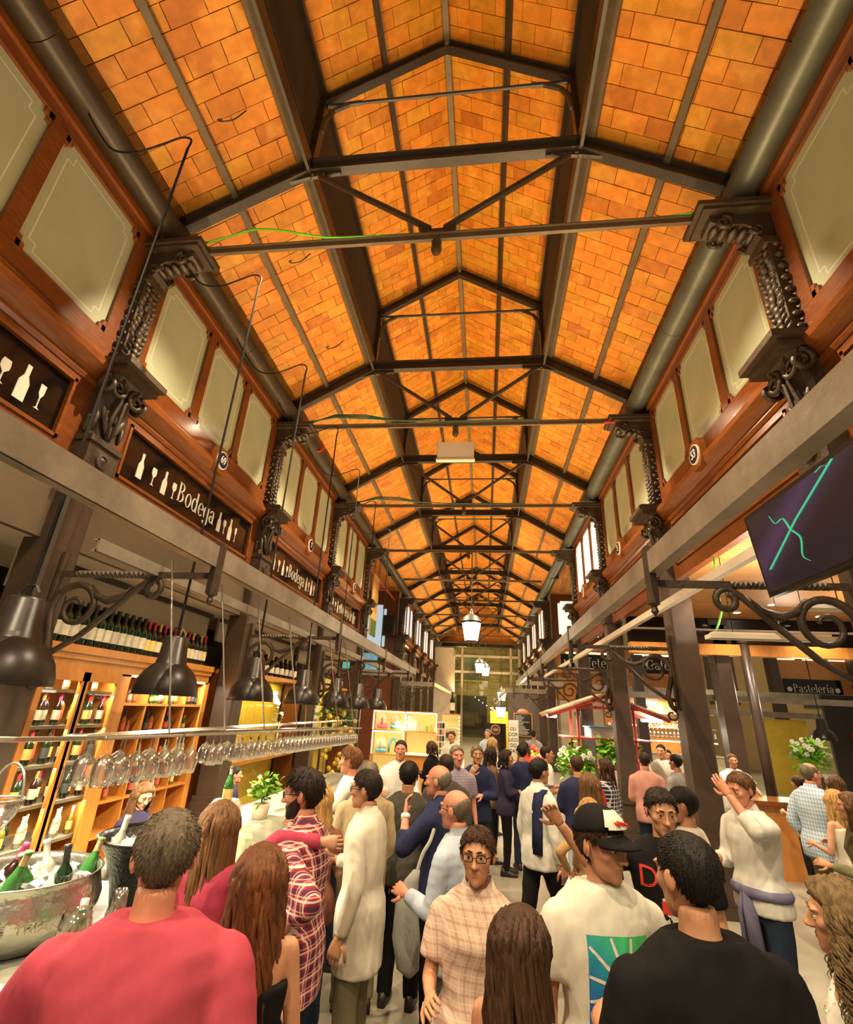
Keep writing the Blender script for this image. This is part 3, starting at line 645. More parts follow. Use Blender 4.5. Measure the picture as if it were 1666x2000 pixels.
# ---- bracket arms with scrolls
def arm_pts(a, b, n=40): a = Vector(a); b = Vector(b); return [a.lerp(b, i/n) for i in range(n+1)]
def twisted(mb, a, b, w, turns):
    a = Vector(a); b = Vector(b); d = (b-a).normalized(); u = Vector((0, 0, 1)); v = d.cross(u); n = 36; rings = []
    for i in range(n+1):
        p = a.lerp(b, i/n); an = 2*PI*turns*i/n
        rings.append([p+u*math.cos(an+q*PI/2)*w+v*math.sin(an+q*PI/2)*w for q in range(4)])
    mb.loft(rings)
def make_bracket(L, name, full=True):
    """along +X from the column face, z=0 at the arm"""
    t = thing('bracket_arm', 'x', 'bracket')
    MB().bb((0, -.04, -.85), (.03, .04, .2)).build('wall_plate', M['ironb'], t)
    m = MB(); m.bar((0, 0, 0), (.12*L, 0, 0), .035, .05); twisted(m, (.12*L, 0, 0), (.6*L, 0, 0), .034, 4); m.bar((.6*L, 0, 0), (L, 0, 0), .035, .055); m.build('arm_bar', M['ironb'], t)
    m = MB(); p = [Vector((.03, 0, -.72)), Vector((.10*L, 0, -.70)), Vector((.25*L, 0, -.55)), Vector((.42*L, 0, -.30)), Vector((.55*L, 0, -.10)), Vector((.61*L, 0, -.03))]
    p += spiral((.63*L, 0, -.12), .09, .05, .95, PI/2, (1, 0, 0), (0, 0, 1), 14, -1); m.tube(p, .02, 6, sq=1.4); m.build('brace', M['ironb'], t, smooth=True)
    m = MB(); p = [Vector((.03, 0, -.85)), Vector((.09, 0, -.80)), Vector((.12, 0, -.66))]+spiral((.26, 0, -.30), .24, .05, 1.5, PI*1.15, (1, 0, 0), (0, 0, 1), 30, -1); m.tube(p, [.026-.014*i/len(p) for i in range(len(p))], 6, sq=1.5); m.build('scroll', M['ironb'], t, smooth=True)
    m = MB(); m.tube([(.36, 0, -.10), (.44, 0, -.20), (.56, 0, -.24), (.68, 0, -.20), (.76, 0, -.10)], [.012, .03, .04, .03, .008], 6); m.build('leaf_curl', M['ironb'], t, smooth=True)
    m = MB(); p = spiral((.10, 0, -.92), .09, .03, 1.1, PI/2, (1, 0, 0), (0, 0, 1), 14); m.tube(p, .016, 6); m.build('tail_curl', M['ironb'], t, smooth=True)
    m = MB(); m.bb((L-.03, -.05, -.16), (L+.03, .05, .30)); m.lathe([(.001, -.26), (.03, -.22), (.02, -.18), (.05, -.16)], (L, 0, 0), 8); m.build('beam_clamp', M['ironb'], t)
    return t
LLn = LBX-XL-.17
b0 = make_bracket(LLn-.02, 'l'); b0.location = (XL+.18, BAY, 3.2); b0['label'] = 'wrought iron scroll bracket nearest the camera on the bar side'
for k, w in ((2, 'scroll bracket above the third bar lamp'), (3, 'scroll bracket above the fourth and fifth bar lamps'), (4, 'scroll bracket at the far end of the bar')):
    copy_tree(b0, (XL+.18, k*BAY, 3.2), 0, w)
b1 = make_bracket(XR-.17-RBX-.02, 'r'); b1.location = (XR-.18, BAY, 3.2); b1.rotation_euler = (0, 0, PI); b1['label'] = 'wrought iron scroll bracket under the television'
for k, w in ((2, 'scroll bracket fixed to the large column behind the raised hand'), (3, 'scroll bracket fixed to the column by the market stall'), (4, 'scroll bracket past the market stall roof')):
    copy_tree(b1, (XR-.18, k*BAY, 3.2), PI, w)
copy_tree(b1, (XR-.18, 6*BAY, 3.05), PI, 'far scroll bracket near the chalkboard')
copy_tree(b0, (XL+.18, 6*BAY, 3.1), 0, 'far scroll bracket beyond the lit display cabinets')
# ---- bar-side lintels and walls
wl = struct(obj('wall_left', None), 'bar back wall and lintels between the columns')
for k in range(0, 4):
    MB().bb((XL-.05, k*BAY+.17, 3.5), (XL+.02, (k+1)*BAY-.17, 4.2)).build('lintel_panel', M['lintel'], wl)
    MB().bb((XL-.55, k*BAY+.17, 3.12), (XL-.5, (k+1)*BAY-.17, 3.5)).build('white_panel', M['cream'], wl)
    MB().bb((XL-.5, k*BAY+.17, 3.44), (XL-.44, (k+1)*BAY-.17, 3.5)).build('steel_head', M['iron'], wl)
MB().bb((-5.6, -1, 0), (-5.5, 16, 3.6)).build('back_panel', M['dark'], wl)
MB().bb((-5.6, -1, 3.5), (XL-.05, 16, 3.6)).build('soffit', M['cream'], wl)
# ---- café-side aisle ceiling of planks, dark band and beam at its end
wc = struct(obj('ceiling_aisle', None), 'orange plank ceiling over the café aisle')
pm = MB().box((0, 0, 0), (11.5, .091, .025)).mesh('plank', M['plank'])
for i in range(108): obj('plank', pm, wc, (XR+.08+5.75, .25+i*.1, 4.27))
MB().bb((XR, 0, 4.29), (15, 11.1, 4.33)).build('backing', M['dark'], wc)
we = struct(obj('wall_aisle_end', None), 'dark glazed band and wood beam at the end of the plank ceiling')
MB().bb((XR+.1, 11.05, 3.72), (15, 11.12, 4.27)).build('dark_band', M['black'], we)
MB().bb((XR+.1, 11.0, 4.0), (15, 11.05, 4.04)).build('rail', M['cream'], we)
MB().bb((XR+.1, 10.92, 3.5), (15, 11.12, 3.72)).build('wood_beam', M['oak'], we)
for i, (x, y) in enumerate(((3.45, 7.5), (3.45, 10.2), (4.96, 10.3), (5.2, 9.5), (6.58, 10.5), (3.5, 4.6), (5.1, 6.5), (7.0, 7.5))):
    t = thing('downlight', ['recessed ceiling spot nearest the large column', 'ceiling spot just left of the large column in the plank ceiling', 'ceiling spot by the round downpipe', 'ceiling spot below the television corner', 'ceiling spot at the right picture edge', 'ceiling spot above the television', 'ceiling spot behind the television', 'ceiling spot deep in the café aisle'][i], 'spotlight', (x, y, 4.255))
    MB().lathe([(.055, -.002), (.075, -.012), (.08, 0)], (0, 0, 0), 16).build('trim_ring', M['white'], t)
    MB().lathe([(.001, -.004), (.055, -.004)], (0, 0, 0), 16).build('lamp_face', M['downl'], t)
    light('SPOT', (x, y, 4.22), 130, NEUT, .05, spot=2.2)
# ================================================================ BAR
NTH = ['first', 'second', 'third', 'fourth', 'fifth', 'sixth', 'seventh', 'eighth', 'ninth', 'tenth', 'eleventh', 'twelfth', 'thirteenth', 'fourteenth', 'fifteenth', 'sixteenth', 'seventeenth', 'eighteenth', 'nineteenth', 'twentieth']
NTH += ['twenty-'+w for w in NTH[:9]]+['thirtieth']+['thirty-'+w for w in NTH[:9]]+['fortieth']+['forty-'+w for w in NTH[:9]]+['fiftieth']
rnd = random.Random(11)
BP = [(.001, 0), (.034, 0), (.038, .012), (.038, .185), (.034, .205), (.018, .232), (.0145, .25), (.0145, .30), (.0165, .303), (.0165, .318), (.001, .318)]
def bottle_meshes(glass, label, foil, tag_, champ=False):
    P = BP if not champ else [(.001, 0), (.040, 0), (.044, .012), (.044, .15), (.038, .19), (.022, .235), (.0155, .26), (.0155, .30), (.018, .303), (.018, .318), (.001, .318)]
    b = MB().lathe(P, n=14).mesh('wine_bottle', glass, True)
    r = .0387 if not champ else .0447
    l = MB().lathe([(r, .055), (r, .15 if not champ else .14)], n=14).mesh('paper_label', label, True)
    f = MB().lathe([(.0162, .245), (.0165, .30), (.0178, .302), (.0178, .3195), (.001, .3195)], n=12).mesh('foil_cap', foil, True)
    return b, l, f
BT = {'magn': bottle_meshes(M['gbot'], M['label'], M['foilk'], 'm'), 'redcap': bottle_meshes(M['gbot'], M['labely'], M['foilr'], 'r'), 'gold': bottle_meshes(M['rbot'], M['label'], M['foilg'], 'g'), 'pink': bottle_meshes(M['rbot'], M['label'], M['foilp'], 'p'),
      'green': bottle_meshes(M['ggbot'], M['label'], M['cork'], 'gr', True), 'white': bottle_meshes(M['ybot'], M['labely'], M['foilw'], 'w'), 'amber': bottle_meshes(M['abot'], M['labelr'], M['foilk'], 'a'), 'clear': bottle_meshes(M['cbot'], M['label'], M['foilw'], 'c'), 'dark': bottle_meshes(M['gbot'], M['labelb'], M['foilk'], 'd'), 'lred': bottle_meshes(M['gbot'], M['labelr'], M['foilr'], 'l'),
      'cham': bottle_meshes(M['ggbot'], M['labely'], M['foilw'], 'x', True)}
def bottle(kind, loc, sc_=1.0, label='', group=None, rot=None):
    b, l, f = BT[kind]
    o = tag(obj('wine_bottle', b, None, loc, rot or (0, 0, rnd.uniform(0, 6))), label, 'bottle', group); o.scale = (sc_, sc_, sc_)
    obj('paper_label', l, o); obj('foil_cap', f, o); return o
# cabinet of the first bar bay
CX = -4.22
t = thing('wine_cabinet', 'tall orange wood wine cabinet behind the bar with glazed doors and open pigeonholes', 'cabinet', (CX, 4.3, 0))
def P3(name, a, b, m=M['oak'], ch=0, par=None):
    return MB().bb((a[0], a[1], a[2]), (b[0], b[1], b[2]), ch=ch).build(name, m, par or t)
P3('cornice', (-.5, 0, 2.58), (.03, 3.25, 2.66)); P3('cornice', (-.5, .02, 2.52), (.015, 3.23, 2.58)); P3('fascia', (-.5, .02, 2.40), (0, 3.2, 2.52))
P3('back_panel', (-.52, 0, .2), (-.5, 3.25, 2.6)); P3('base', (-.5, 0, .1), (0, 3.25, .42))
for a, b in ((.04, .15), (1.28, 1.44), (3.14, 3.25)): P3('upright', (-.5, a, .42), (.0, b, 2.42))
sh_z = [2.08, 1.74, 1.40, 1.06, .72]
for z in sh_z: P3('shelf', (-.5, 1.44, z), (-.01, 3.14, z+.028))
for i in range(3): P3('divider', (-.5, 1.44+.425*(i+1)-.012, .42), (-.012, 1.44+.425*(i+1)+.012, 2.42))
for z in (2.19, 1.85, 1.50, 1.15, .80): P3('fridge_shelf', (-.5, .15, z), (-.05, 1.28, z+.03), M['steel'])
for a, b in ((.15, .78), (.68, 1.28)):
    d = MB(); w = .07
    d.bb((-.02, a, .42), (.02, a+w, 2.40)).bb((-.02, b-w, .42), (.02, b, 2.40)).bb((-.02, a+w, 2.31), (.02, b-w, 2.40)).bb((-.02, a+w, .42), (.02, b-w, .52)); dd = d.build('door', M['oak'], t)
    MB().bb((-.004, a+w, .52), (.004, b-w, 2.31)).build('pane', M['pane'], dd)
    MB().tube([(.03, b-w/2, 1.3), (.05, b-w/2, 1.33), (.05, b-w/2, 1.47), (.03, b-w/2, 1.5)], .007, 6).build('handle', M['chrome'], dd)
MB().bb((-.06, .15, 2.385), (-.03, 1.28, 2.40)).bb((-.04, 1.44, 2.40), (-.02, 3.14, 2.415)).build('light_strip', M['led'], t)
for z in (2.37, 2.17, 1.83, 1.48, 1.13): light('AREA', (CX-.06, 5.0, z), 14, NEUT, .04, (0, -.3, 0), 1.1)
light('AREA', (CX+.02, 6.6, 2.42), 45, NEUT, .04, (0, .2, 0), 1.6)
# big bottles on top of the cabinet
G = 'large wine bottles standing on top of the wine cabinet'
y = 4.42
for i in range(13): bottle('magn', (CX-.10, y, 2.66), 1.42, NTH[i]+' large pale-labelled wine bottle on the cabinet top, counting from the left', G); y += .122
for i in range(13):
    k = ['redcap', 'redcap', 'gold', 'redcap', 'lred', 'lred', 'gold', 'cham', 'redcap', 'gold', 'magn', 'gold', 'redcap'][i]
    bottle(k, (CX-.12, y, 2.66), 1.38, NTH[i]+' coloured-cap wine bottle on the cabinet top, right of the pale-labelled row', 'coloured-cap bottles on the cabinet top'); y += .115
# bottles behind the cabinet doors
for z, kinds, sc_ in ((2.22, ['clear', 'white', 'clear', 'white'], .55), (1.88, ['gold', 'redcap', 'gold', 'pink', 'pink', 'amber', 'white'], .95), (1.53, ['pink', 'gold', 'redcap', 'amber', 'dark', 'redcap'], .98), (1.18, ['pink', 'pink', 'redcap', 'dark', 'gold'], .92), (.83, ['clear', 'clear', 'white', 'dark'], .8)):
    n = 11 if sc_ > .7 else 10
    for i in range(n): bottle(kinds[i % len(kinds)], (CX-.11-.06*(i % 2), 4.3+.21+i*.101, z), sc_, NTH[i]+' bottle on the '+{2.22: 'top', 1.88: 'second', 1.53: 'third', 1.18: 'fourth', .83: 'lowest'}[z]+' shelf behind the cabinet doors, from the left', 'wine bottles behind the cabinet doors')
# spirits in the pigeonholes
for r, z in enumerate(sh_z[:4]):
    for c in range(4):
        for j in range(rnd.choice([1, 2, 2, 3])):
            bottle(rnd.choice(['clear', 'amber', 'lred', 'dark', 'cham', 'clear', 'amber', 'white']), (CX-.065, 4.3+1.44+.425*c+.15+.095*j, z+.028), rnd.uniform(.58, .82), NTH[j]+' bottle in pigeonhole column '+['one', 'two', 'three', 'four'][c]+', '+NTH[r]+' row of the wine cabinet', 'spirit bottles in the pigeonholes')
t = thing('round_decanter', 'round white porcelain decanter in a cabinet pigeonhole', 'decanter', (CX-.10, 6.47, 2.108)); MB().lathe([(.001, 0), (.05, 0), (.085, .05), (.085, .09), (.04, .13), (.018, .15), (.018, .2), (.001, .2)], n=16).build('body', M['petal'], t, smooth=True)
MB().lathe([(.024, .2), (.024, .23), (.001, .235)], n=12).build('stopper', M['foilg'], t)
# alarm poster on the left of the cabinet
t = thing('alarm_poster', 'dark security alarm poster beside the wine cabinet at the left picture edge', 'poster', (CX+.04, 3.98, 1.98))
MB().bb((-.01, -.20, -.36), (0, .26, .36)).build('sheet', M['labelb'], t)
MB().prism([(.02, .12), (.24, .12), (.18, .30), (.08, .30)], (.001, 0, 0), (0, 1, 0), (0, 0, 1), (1, 0, 0), .004).build('white_emblem', M['paper'], t); MB().prism([(.08, .22), (.19, .22), (.17, .27), (.09, .27)], (.005, 0, 0), (0, 1, 0), (0, 0, 1), (1, 0, 0), .003).build('orange_emblem', M['abot'], t)
for body, z, s_, mm in (('OVE', .18, .09, M['labelb']), ('ZONA', -.02, .065, M['paper']), ('VIDEOVIGILADA', -.10, .065, M['paper']), ('1.000 510', -.22, .06, M['abot'])):
    o = obj('lettering', text(body, s_, mm, ext=.002, sx=.9, align='RIGHT'), t); o.matrix_basis = face_mat((.006, .24, z), 1, 0)
# recesses of the second and third bar bays
for k in (2, 3):
    y0 = k*BAY+.2; y1 = (k+1)*BAY-.2
    t = thing('bottle_shelf_unit', ('second' if k == 2 else 'third')+' bay back bar with bottles on top and yellow lit glass below', 'shelf unit', (CX, y0, 0))
    W = y1-y0
    P3('top_shelf', (-.5, 0, 2.60), (.02, W, 2.67)); P3('upright', (-.4, 0, 0), (0, .08, 2.6), M['wood']); P3('upright', (-.4, W-.08, 0), (0, W, 2.6), M['wood'])
    P3('back_panel', (-.5, .08, 0), (-.45, W-.08, 2.6), M['yellow']); P3('pane', (-.03, .08, 1.2), (-.024, W-.08, 2.6), M['pane']); P3('lower_shelf', (-.5, .08, 1.15), (-.02, W-.08, 1.2))
    light('AREA', (CX-.2, y0+W/2, 2.58), 45, (1, .74, .3), .2, (0, 0, 0), W*.8)
    y = y0+.1
    for i in range(26):
        bottle(['redcap', 'gold', 'redcap', 'lred', 'magn', 'white', 'gold', 'cham'][(i*3+k) % 8] if i < 14 else ('gold' if k == 2 else 'redcap'), (CX-.12-.05*(i % 2), y, 2.67), 1.32, NTH[i]+' bottle on the back bar shelf of the '+('second' if k == 2 else 'third')+' bar bay', f'bottles on the back bar shelf {k}'); y += W/27
    for i in range(7): bottle('dark', (CX-.25, y0+.4+i*.35, 1.2), 1.1, NTH[i]+' dark bottle in the yellow lit niche of the '+('second' if k == 2 else 'third')+' bar bay', f'bottles in the yellow niche {k}')
# counter
t = thing('bar_counter', 'long bar counter with pale green stone top', 'counter', (0, 0, 0))
MB().bb((-2.75, .6, 1.02), (-1.60, 9.6, 1.08), ch=.02).build('stone_top', M['stone'], t)
MB().bb((-2.6, .8, 0), (-1.85, 9.5, 1.02)).build('front_panel', M['lintel'], t)
MB().tube([(-1.72, .8, .22), (-1.72, 9.5, .22)], .022, 8).build('foot_rail', M['chrome'], t)
# glass rack
RZ = lambda y: 1.955-.019*(y-3.0)
t = thing('glass_rack', 'long steel rack hanging over the bar with rows of upturned wine glasses', 'rack', (0, 0, 0))
for x in (-2.46, -2.36, -2.24): MB().tube([(x, 2.95, RZ(2.95)), (x, 9.5, RZ(9.5))], .013, 8).build('rail', M['chrome'], t)
for y in np.arange(2.95, 9.6, .82): MB().tube([(-2.48, y, RZ(y)), (-2.22, y, RZ(y))], .009, 6).build('crossbar', M['chrome'], t)
MB().tube([(-2.24, 2.95, RZ(2.95)), (-2.3, 2.4, 1.97), (-2.6, 1.9, 1.99)], .013, 8).build('rail', M['chrome'], t)
for y in (3.6, 4.42, 5.25, 6.2, 7.1, 8.0, 9.0): MB().tube([(-2.24 if int(y*10) % 2 == 0 else -2.46, y, RZ(y)), (LBX-.2, y, 3.24)], .008, 6).build('hanging_rod', M['chrome'], t)
MB().bb((-2.47, 3.0, RZ(6)+.062), (-2.23, 9.4, RZ(6)+.066)).build('top_tray', M['chrome'], t)
GP = [(.034, 0), (.033, -.004), (.006, -.008), (.004, -.02), (.004, -.085), (.012, -.097), (.036, -.115), (.052, -.145), (.056, -.175), (.052, -.215), (.045, -.255), (.0435, -.255), (.050, -.215), (.054, -.175), (.050, -.146), (.034, -.118), (.008, -.10)]
gm = MB().lathe(GP, n=20).mesh('wine_glass', M['wine_glass'], True)
ys = [3.08, 3.22, 3.37, 3.53, 3.69, 3.85, 4.02, 4.35, 4.47]+[4.78, 4.86, 5.05, 5.15, 5.28, 5.4, 5.7, 5.82]+list(np.arange(6.05, 9.4, .135))
for i, y in enumerate(ys):
    for row, x in (((0, -2.29), (1, -2.42)) if (i % 2 == 0 or y > 6) else ((0, -2.29),)):
        o = tag(obj('wine_glass', gm, None, (x, y, RZ(y)-.0+.012), (0, 0, rnd.uniform(0, 3))), NTH[i]+' hanging wine glass from the near end, '+('aisle-side' if row == 0 else 'bar-side')+' row of the rack', 'wine glass', 'wine glasses hanging from the bar rack'); s_ = 1.12 if y < 4.2 else 1.0; o.scale = (s_, s_, s_)
# pendant lamps over the bar
def make_pendant(z_top=6.85, R=.25, hook=True):
    t = thing('pendant_lamp', 'x', 'lamp')
    MB().lathe([(.25, 0), (.253, .006), (.247, .05), (.228, .12), (.185, .19), (.135, .235), (.118, .25), (.118, .27), (.112, .275), (.092, .455), (.075, .47), (.02, .475)], n=32).build('shade', M['lampblk'], t, smooth=True)
    MB().lathe([(.245, .004), (.24, .05), (.22, .118), (.178, .185), (.11, .24), (.05, .25), (.001, .25)], n=32).build('lining', M['copper'], t, smooth=True)
    MB().lathe([(.001, .07), (.03, .08), (.042, .115), (.035, .15), (.02, .19), (.02, .24)], n=12).build('bulb', M['bulb'], t, smooth=True)
    MB().tube([(-.06, 0, .46), (-.06, 0, .50), (-.03, 0, .54), (.03, 0, .54), (.06, 0, .50), (.06, 0, .46)], .008, 6).build('loop', M['iron'], t)
    MB().tube([(0, 0, .47), (0, 0, z_top-.15)], .011, 6).build('rod', M['cable'], t)
    if hook:
        p = [(0, 0, z_top-.16), (0.01, 0, z_top-.05), (-.03, 0, z_top), (-.12, 0, z_top+.01), (-.28, 0, z_top-.06), (-.5, 0, z_top-.13), (-.75, 0, z_top-.06), (-1.0, 0, z_top+.25), (-1.2, 0, z_top+.55)]
        MB().tube(cr(p), .009, 6).build('power_cable', M['cable'], t, smooth=True)
    return t
pend = make_pendant(z_top=6.85-2.24); PY = [2.50, 3.98, 5.57, 7.23, 8.88, 10.53, 12.45]
PLb = ['black bell lamp cut by the left picture edge', 'black bell lamp in front of the cabinet pigeonholes', 'third black bell lamp over the bar', 'fourth black bell lamp over the bar', 'fifth black bell lamp over the bar', 'sixth black bell lamp over the bar', 'last and smallest black bell lamp over the bar']
for i, y in enumerate(PY):
    o = pend if i == 0 else copy_tree(pend)
    o.location = (-2.6, y, 2.22-.012*i); o['label'] = PLb[i]; o['group'] = 'black bell lamps over the bar'
    light('SPOT', (-2.6, y, 2.26), 300, (1.0, .84, .58), .03, spot=2.7)
# ice buckets with bottles, counter glasses
t = thing('ice_bucket', 'large shiny pewter ice bucket with wine bottles on the counter', 'ice bucket', (-2.28, 2.70, 1.08)); t.scale = (1, 1, .86)
MB().lathe([(.001, .001), (.22, .001), (.25, .012), (.30, .07), (.35, .15), (.355, .20), (.335, .27), (.325, .315), (.34, .33), (.335, .335), (.315, .32), (.32, .27), (.33, .2), (.28, .08), (.001, .06)], n=48).build('bowl', M['pewter'], t, smooth=True)
o = obj('embossed_lettering', text('RIQUE  TRIANA', .05, M['steel'], ext=.003, sx=1.2), t); o.matrix_basis = face_mat((.245, -.255, .16), .69, -.72)
ib = MB()
def ice(cx, cy, R, z, n):
    for i in range(n):
        a = rnd.uniform(0, 6.28); r = R*math.sqrt(rnd.random()); s_ = rnd.uniform(.016, .03)
        ib.box((cx+r*math.cos(a), cy+r*math.sin(a), z+rnd.uniform(-.02, .02)), (s_*1.5, s_*1.5, s_*1.5), M=Matrix.Rotation(rnd.uniform(0, 3), 3, Vector((rnd.random(), rnd.random(), rnd.random()+.1)).normalized()))
ice(-2.28, 2.70, .29, 1.30, 120); ib.build('crushed_ice', M['ice'])['kind'] = 'stuff'; bpy.data.objects['crushed_ice']['label'] = 'crushed ice filling the pewter bucket'; bpy.data.objects['crushed_ice']['category'] = 'ice'
for (dx, dy, kd, rx, ry, lb) in ((-.22, -.16, 'cham', .1, -.25, 'green bottle with white cap at the left picture edge in the pewter bucket'), (-.20, .02, 'pink', -.15, .25, 'bottle with pink neck leaning in the pewter bucket'), (-.02, -.12, 'green', .2, -.1, 'corked green bottle standing low in the pewter bucket'), (.05, .05, 'green', .1, -.35, 'corked green bottle leaning towards the left in the pewter bucket'), (.02, .22, 'clear', -.25, .2, 'white-labelled bottle leaning right in the pewter bucket'), (.20, .10, 'dark', -.1, -.05, 'dark-labelled bottle upright at the right of the pewter bucket'), (.16, .24, 'green', -.2, .15, 'tall green bottle at the back of the pewter bucket')):
    bottle(kd, (-2.28+dx*.85, 2.70+dy*.85, 1.15), 1.0, lb, None, (rx, ry, rnd.uniform(0, 3)))
t = thing('ice_bucket', 'black hammered ice bucket behind the pewter one', 'ice bucket', (-1.98, 3.28, 1.08))
MB().lathe([(.001, .001), (.15, .001), (.17, .01), (.19, .10), (.25, .26), (.30, .33), (.315, .345), (.305, .35), (.28, .335), (.23, .26), (.001, .2)], n=40).build('bowl', M['blackpot'], t, smooth=True)
MB().lathe([(.306, .344), (.318, .35), (.306, .356)], n=40).build('steel_rim', M['chrome'], t, smooth=True)
ib = MB(); ice(-1.98, 3.28, .24, 1.37, 90); o = tag(ib.build('crushed_ice', M['ice']), 'crushed ice filling the black bucket', 'ice'); o['kind'] = 'stuff'
for (dx, dy, kd, rx, ry, lb) in ((-.20, -.10, 'clear', 0, .15, 'clear decanter-like bottle with white neck in the black bucket'), (-.06, -.12, 'cham', .1, .2, 'green bottle with yellow label in the black bucket'), (.02, .05, 'white', -.1, .3, 'yellow-labelled bottle in the middle of the black bucket'), (.14, -.02, 'green', -.05, .3, 'corked bottle leaning right in the black bucket'), (.20, .10, 'cham', 0, .15, 'green bottle nearest the pink shirt in the black bucket')):
    bottle(kd, (-1.98+dx, 3.28+dy, 1.21), 1.0, lb, None, (rx, ry, rnd.uniform(0, 3)))
WG = [(.034, 0), (.033, .004), (.006, .008), (.004, .02), (.004, .085), (.012, .097), (.042, .12), (.056, .155), (.055, .19), (.046, .235), (.0445, .235), (.053, .19), (.054, .157), (.038, .122), (.008, .10)]
def stem_glass(loc, label, liquid, lv, sc_=1.0, flute=False):
    t = thing('wine_glass', label, 'wine glass', loc); t.scale = (sc_,)*3
    if flute: pr = [(.032, 0), (.031, .004), (.005, .008), (.004, .09), (.012, .10), (.026, .13), (.031, .17), (.027, .235), (.0255, .235), (.029, .17), (.022, .13), (.004, .105)]
    else: pr = WG
    MB().lathe(pr, n=24).build('glass', M['wine_glass'], t, smooth=True)
    if lv: MB().lathe([(.004, .106), (.022 if flute else .036, .125), (.029 if flute else .052, lv), (.001, lv)], n=20).build('wine', liquid, t, smooth=True)
stem_glass((-1.70, 2.36, 1.08), 'large wine glass with a little red wine beside the pink shirt', M['wine'], .15, 1.15); stem_glass((-1.72, 2.66, 1.08), 'tulip glass of amber wine beside the water bottle', M['rose'], .15, 1.1, True); stem_glass((-1.66, 2.86, 1.08), 'empty tulip glass behind the pink shirt man', None, 0, 1.1, True)
t = thing('water_bottle', 'green sparkling water bottle with white cap on the counter', 'bottle', (-1.78, 2.50, 1.08))
MB().lathe([(.001, 0), (.034, 0), (.037, .01), (.037, .13), (.03, .17), (.016, .205), (.013, .24)], n=16).build('glass_body', M['ggbot'], t, smooth=True); MB().lathe([(.016, .225), (.017, .262), (.001, .265)], n=14).build('cap', M['foilw'], t, smooth=True); MB().lathe([(.0375, .04), (.0375, .10)], n=16).build('paper_label', M['label'], t, smooth=True)
# clay wine cooler and small things further along the bar
t = thing('clay_cooler', 'beige clay wine cooler on the counter near the cabinet column', 'wine cooler', (-2.35, 4.9, 1.08)); MB().lathe([(.001, 0), (.09, 0), (.13, .05), (.145, .15), (.13, .24), (.11, .27), (.1, .25), (.001, .24)], n=24).build('pot', M['cream'], t, smooth=True)
bottle('cham', (-2.35, 4.9, 1.30), 1.0, 'champagne bottle standing in the beige clay cooler', None, (0, 0, 0))
for i, (x, y) in enumerate(((-2.2, 4.25), (-2.35, 4.3))): bottle('green', (x, y, 1.08), .7, ['short corked bottle on the counter behind the grey-haired head', 'second short corked bottle on the counter by the pedestal'][i])
# fruit grille and plants at the end of the bar
t = thing('fruit_grille', 'wire grille filled with lemons and greenery at the end of the bar', 'grille', (-3.15, 11.4, .75))
MB().bb((-.42, -.03, 0), (.42, .03, .05)).bb((-.42, -.03, 1.38), (.42, .03, 1.42)).bb((-.42, -.03, 0), (-.38, .03, 1.42)).bb((.38, -.03, 0), (.42, .03, 1.42)).build('frame', M['iron'], t)
for i in range(9): MB().tube([(-.38+i*.095, -.03, .05), (-.38+i*.095, -.03, 1.38)], .006, 5).build('wire', M['iron'], t)
lm = MB().ell((0, 0, 0), (.05, .05, .065), 10, 7).mesh('lemon', M['yellow'], True)
for i in range(34): tag(obj('lemon', lm, None, (-3.15+rnd.uniform(-.34, .34), 11.46, .86+i*.035), (rnd.random()*3, rnd.random()*3, 0)), NTH[i]+' lemon from the bottom behind the wire grille at the bar end', 'lemon', 'lemons behind the grille')
def leafy(name, label, cat, loc, R, n, size, m, stems=6, trail=0, seed=1, flowers=0, fm=None, group=None):
    t = thing(name, label, cat, loc, 0, group); q = MB(); r_ = random.Random(seed); st = MB(); fl_ = MB()
    for i in range(n):
        v = Vector((r_.gauss(0, 1), r_.gauss(0, 1), r_.gauss(0, .8))).normalized()*R*r_.random()**.45
        v.z = v.z*1.0-trail*r_.random()*abs(v.x)/R
        a = r_.uniform(0, 6.28); tl = r_.uniform(-.9, .9); s_ = size*r_.uniform(.6, 1.3)
        Mx = Matrix.Rotation(a, 3, 'Z') @ Matrix.Rotation(tl, 3, 'X') @ Matrix.Rotation(r_.uniform(-.6, .6), 3, 'Y')
        pts = [(0, 0, 0), (.45, .35, .06), (.35, .8, .03), (0, 1.15, -.1), (-.35, .8, .03), (-.45, .35, .06), (0, .55, .0)]
        q.add([Mx @ (Vector(p)*s_)+v for p in pts], [(0, 1, 6), (1, 2, 6), (2, 3, 6), (3, 4, 6), (4, 5, 6), (5, 0, 6)])
    for i in range(stems):
        v = Vector((r_.gauss(0, 1), r_.gauss(0, 1), r_.gauss(0, .6))).normalized()*R*.85; st.tube([(0, 0, -R*.8), v*.5, v], .006, 5)
    for i in range(flowers):
        v = Vector((r_.gauss(0, 1), r_.gauss(0, 1), abs(r_.gauss(0, .8)))).normalized()*R*r_.uniform(.8, 1.05)
        for p in range(6): a = p*PI/3; fl_.ell((v.x+.03*math.cos(a), v.y-.01, v.z+.03*math.sin(a)), (.026, .010, .026), 6, 4)
    o = q.build('foliage', m, t); o['kind'] = 'stuff'; st.build('stems', M['leafd'], t)['kind'] = 'stuff'
    if flowers: fl_.build('blossoms', fm or M['petal'], t)['kind'] = 'stuff'
    return t
leafy('bar_plant', 'dark leafy plant behind the fruit grille at the bar end', 'plant', (-3.4, 11.9, 1.95), .42, 260, .1, M['leafd'], seed=4)
leafy('bar_plant', 'bright green plant on the bar near the bearded man', 'plant', (-2.3, 5.6, 1.36), .17, 90, .07, M['leaf'], seed=5)
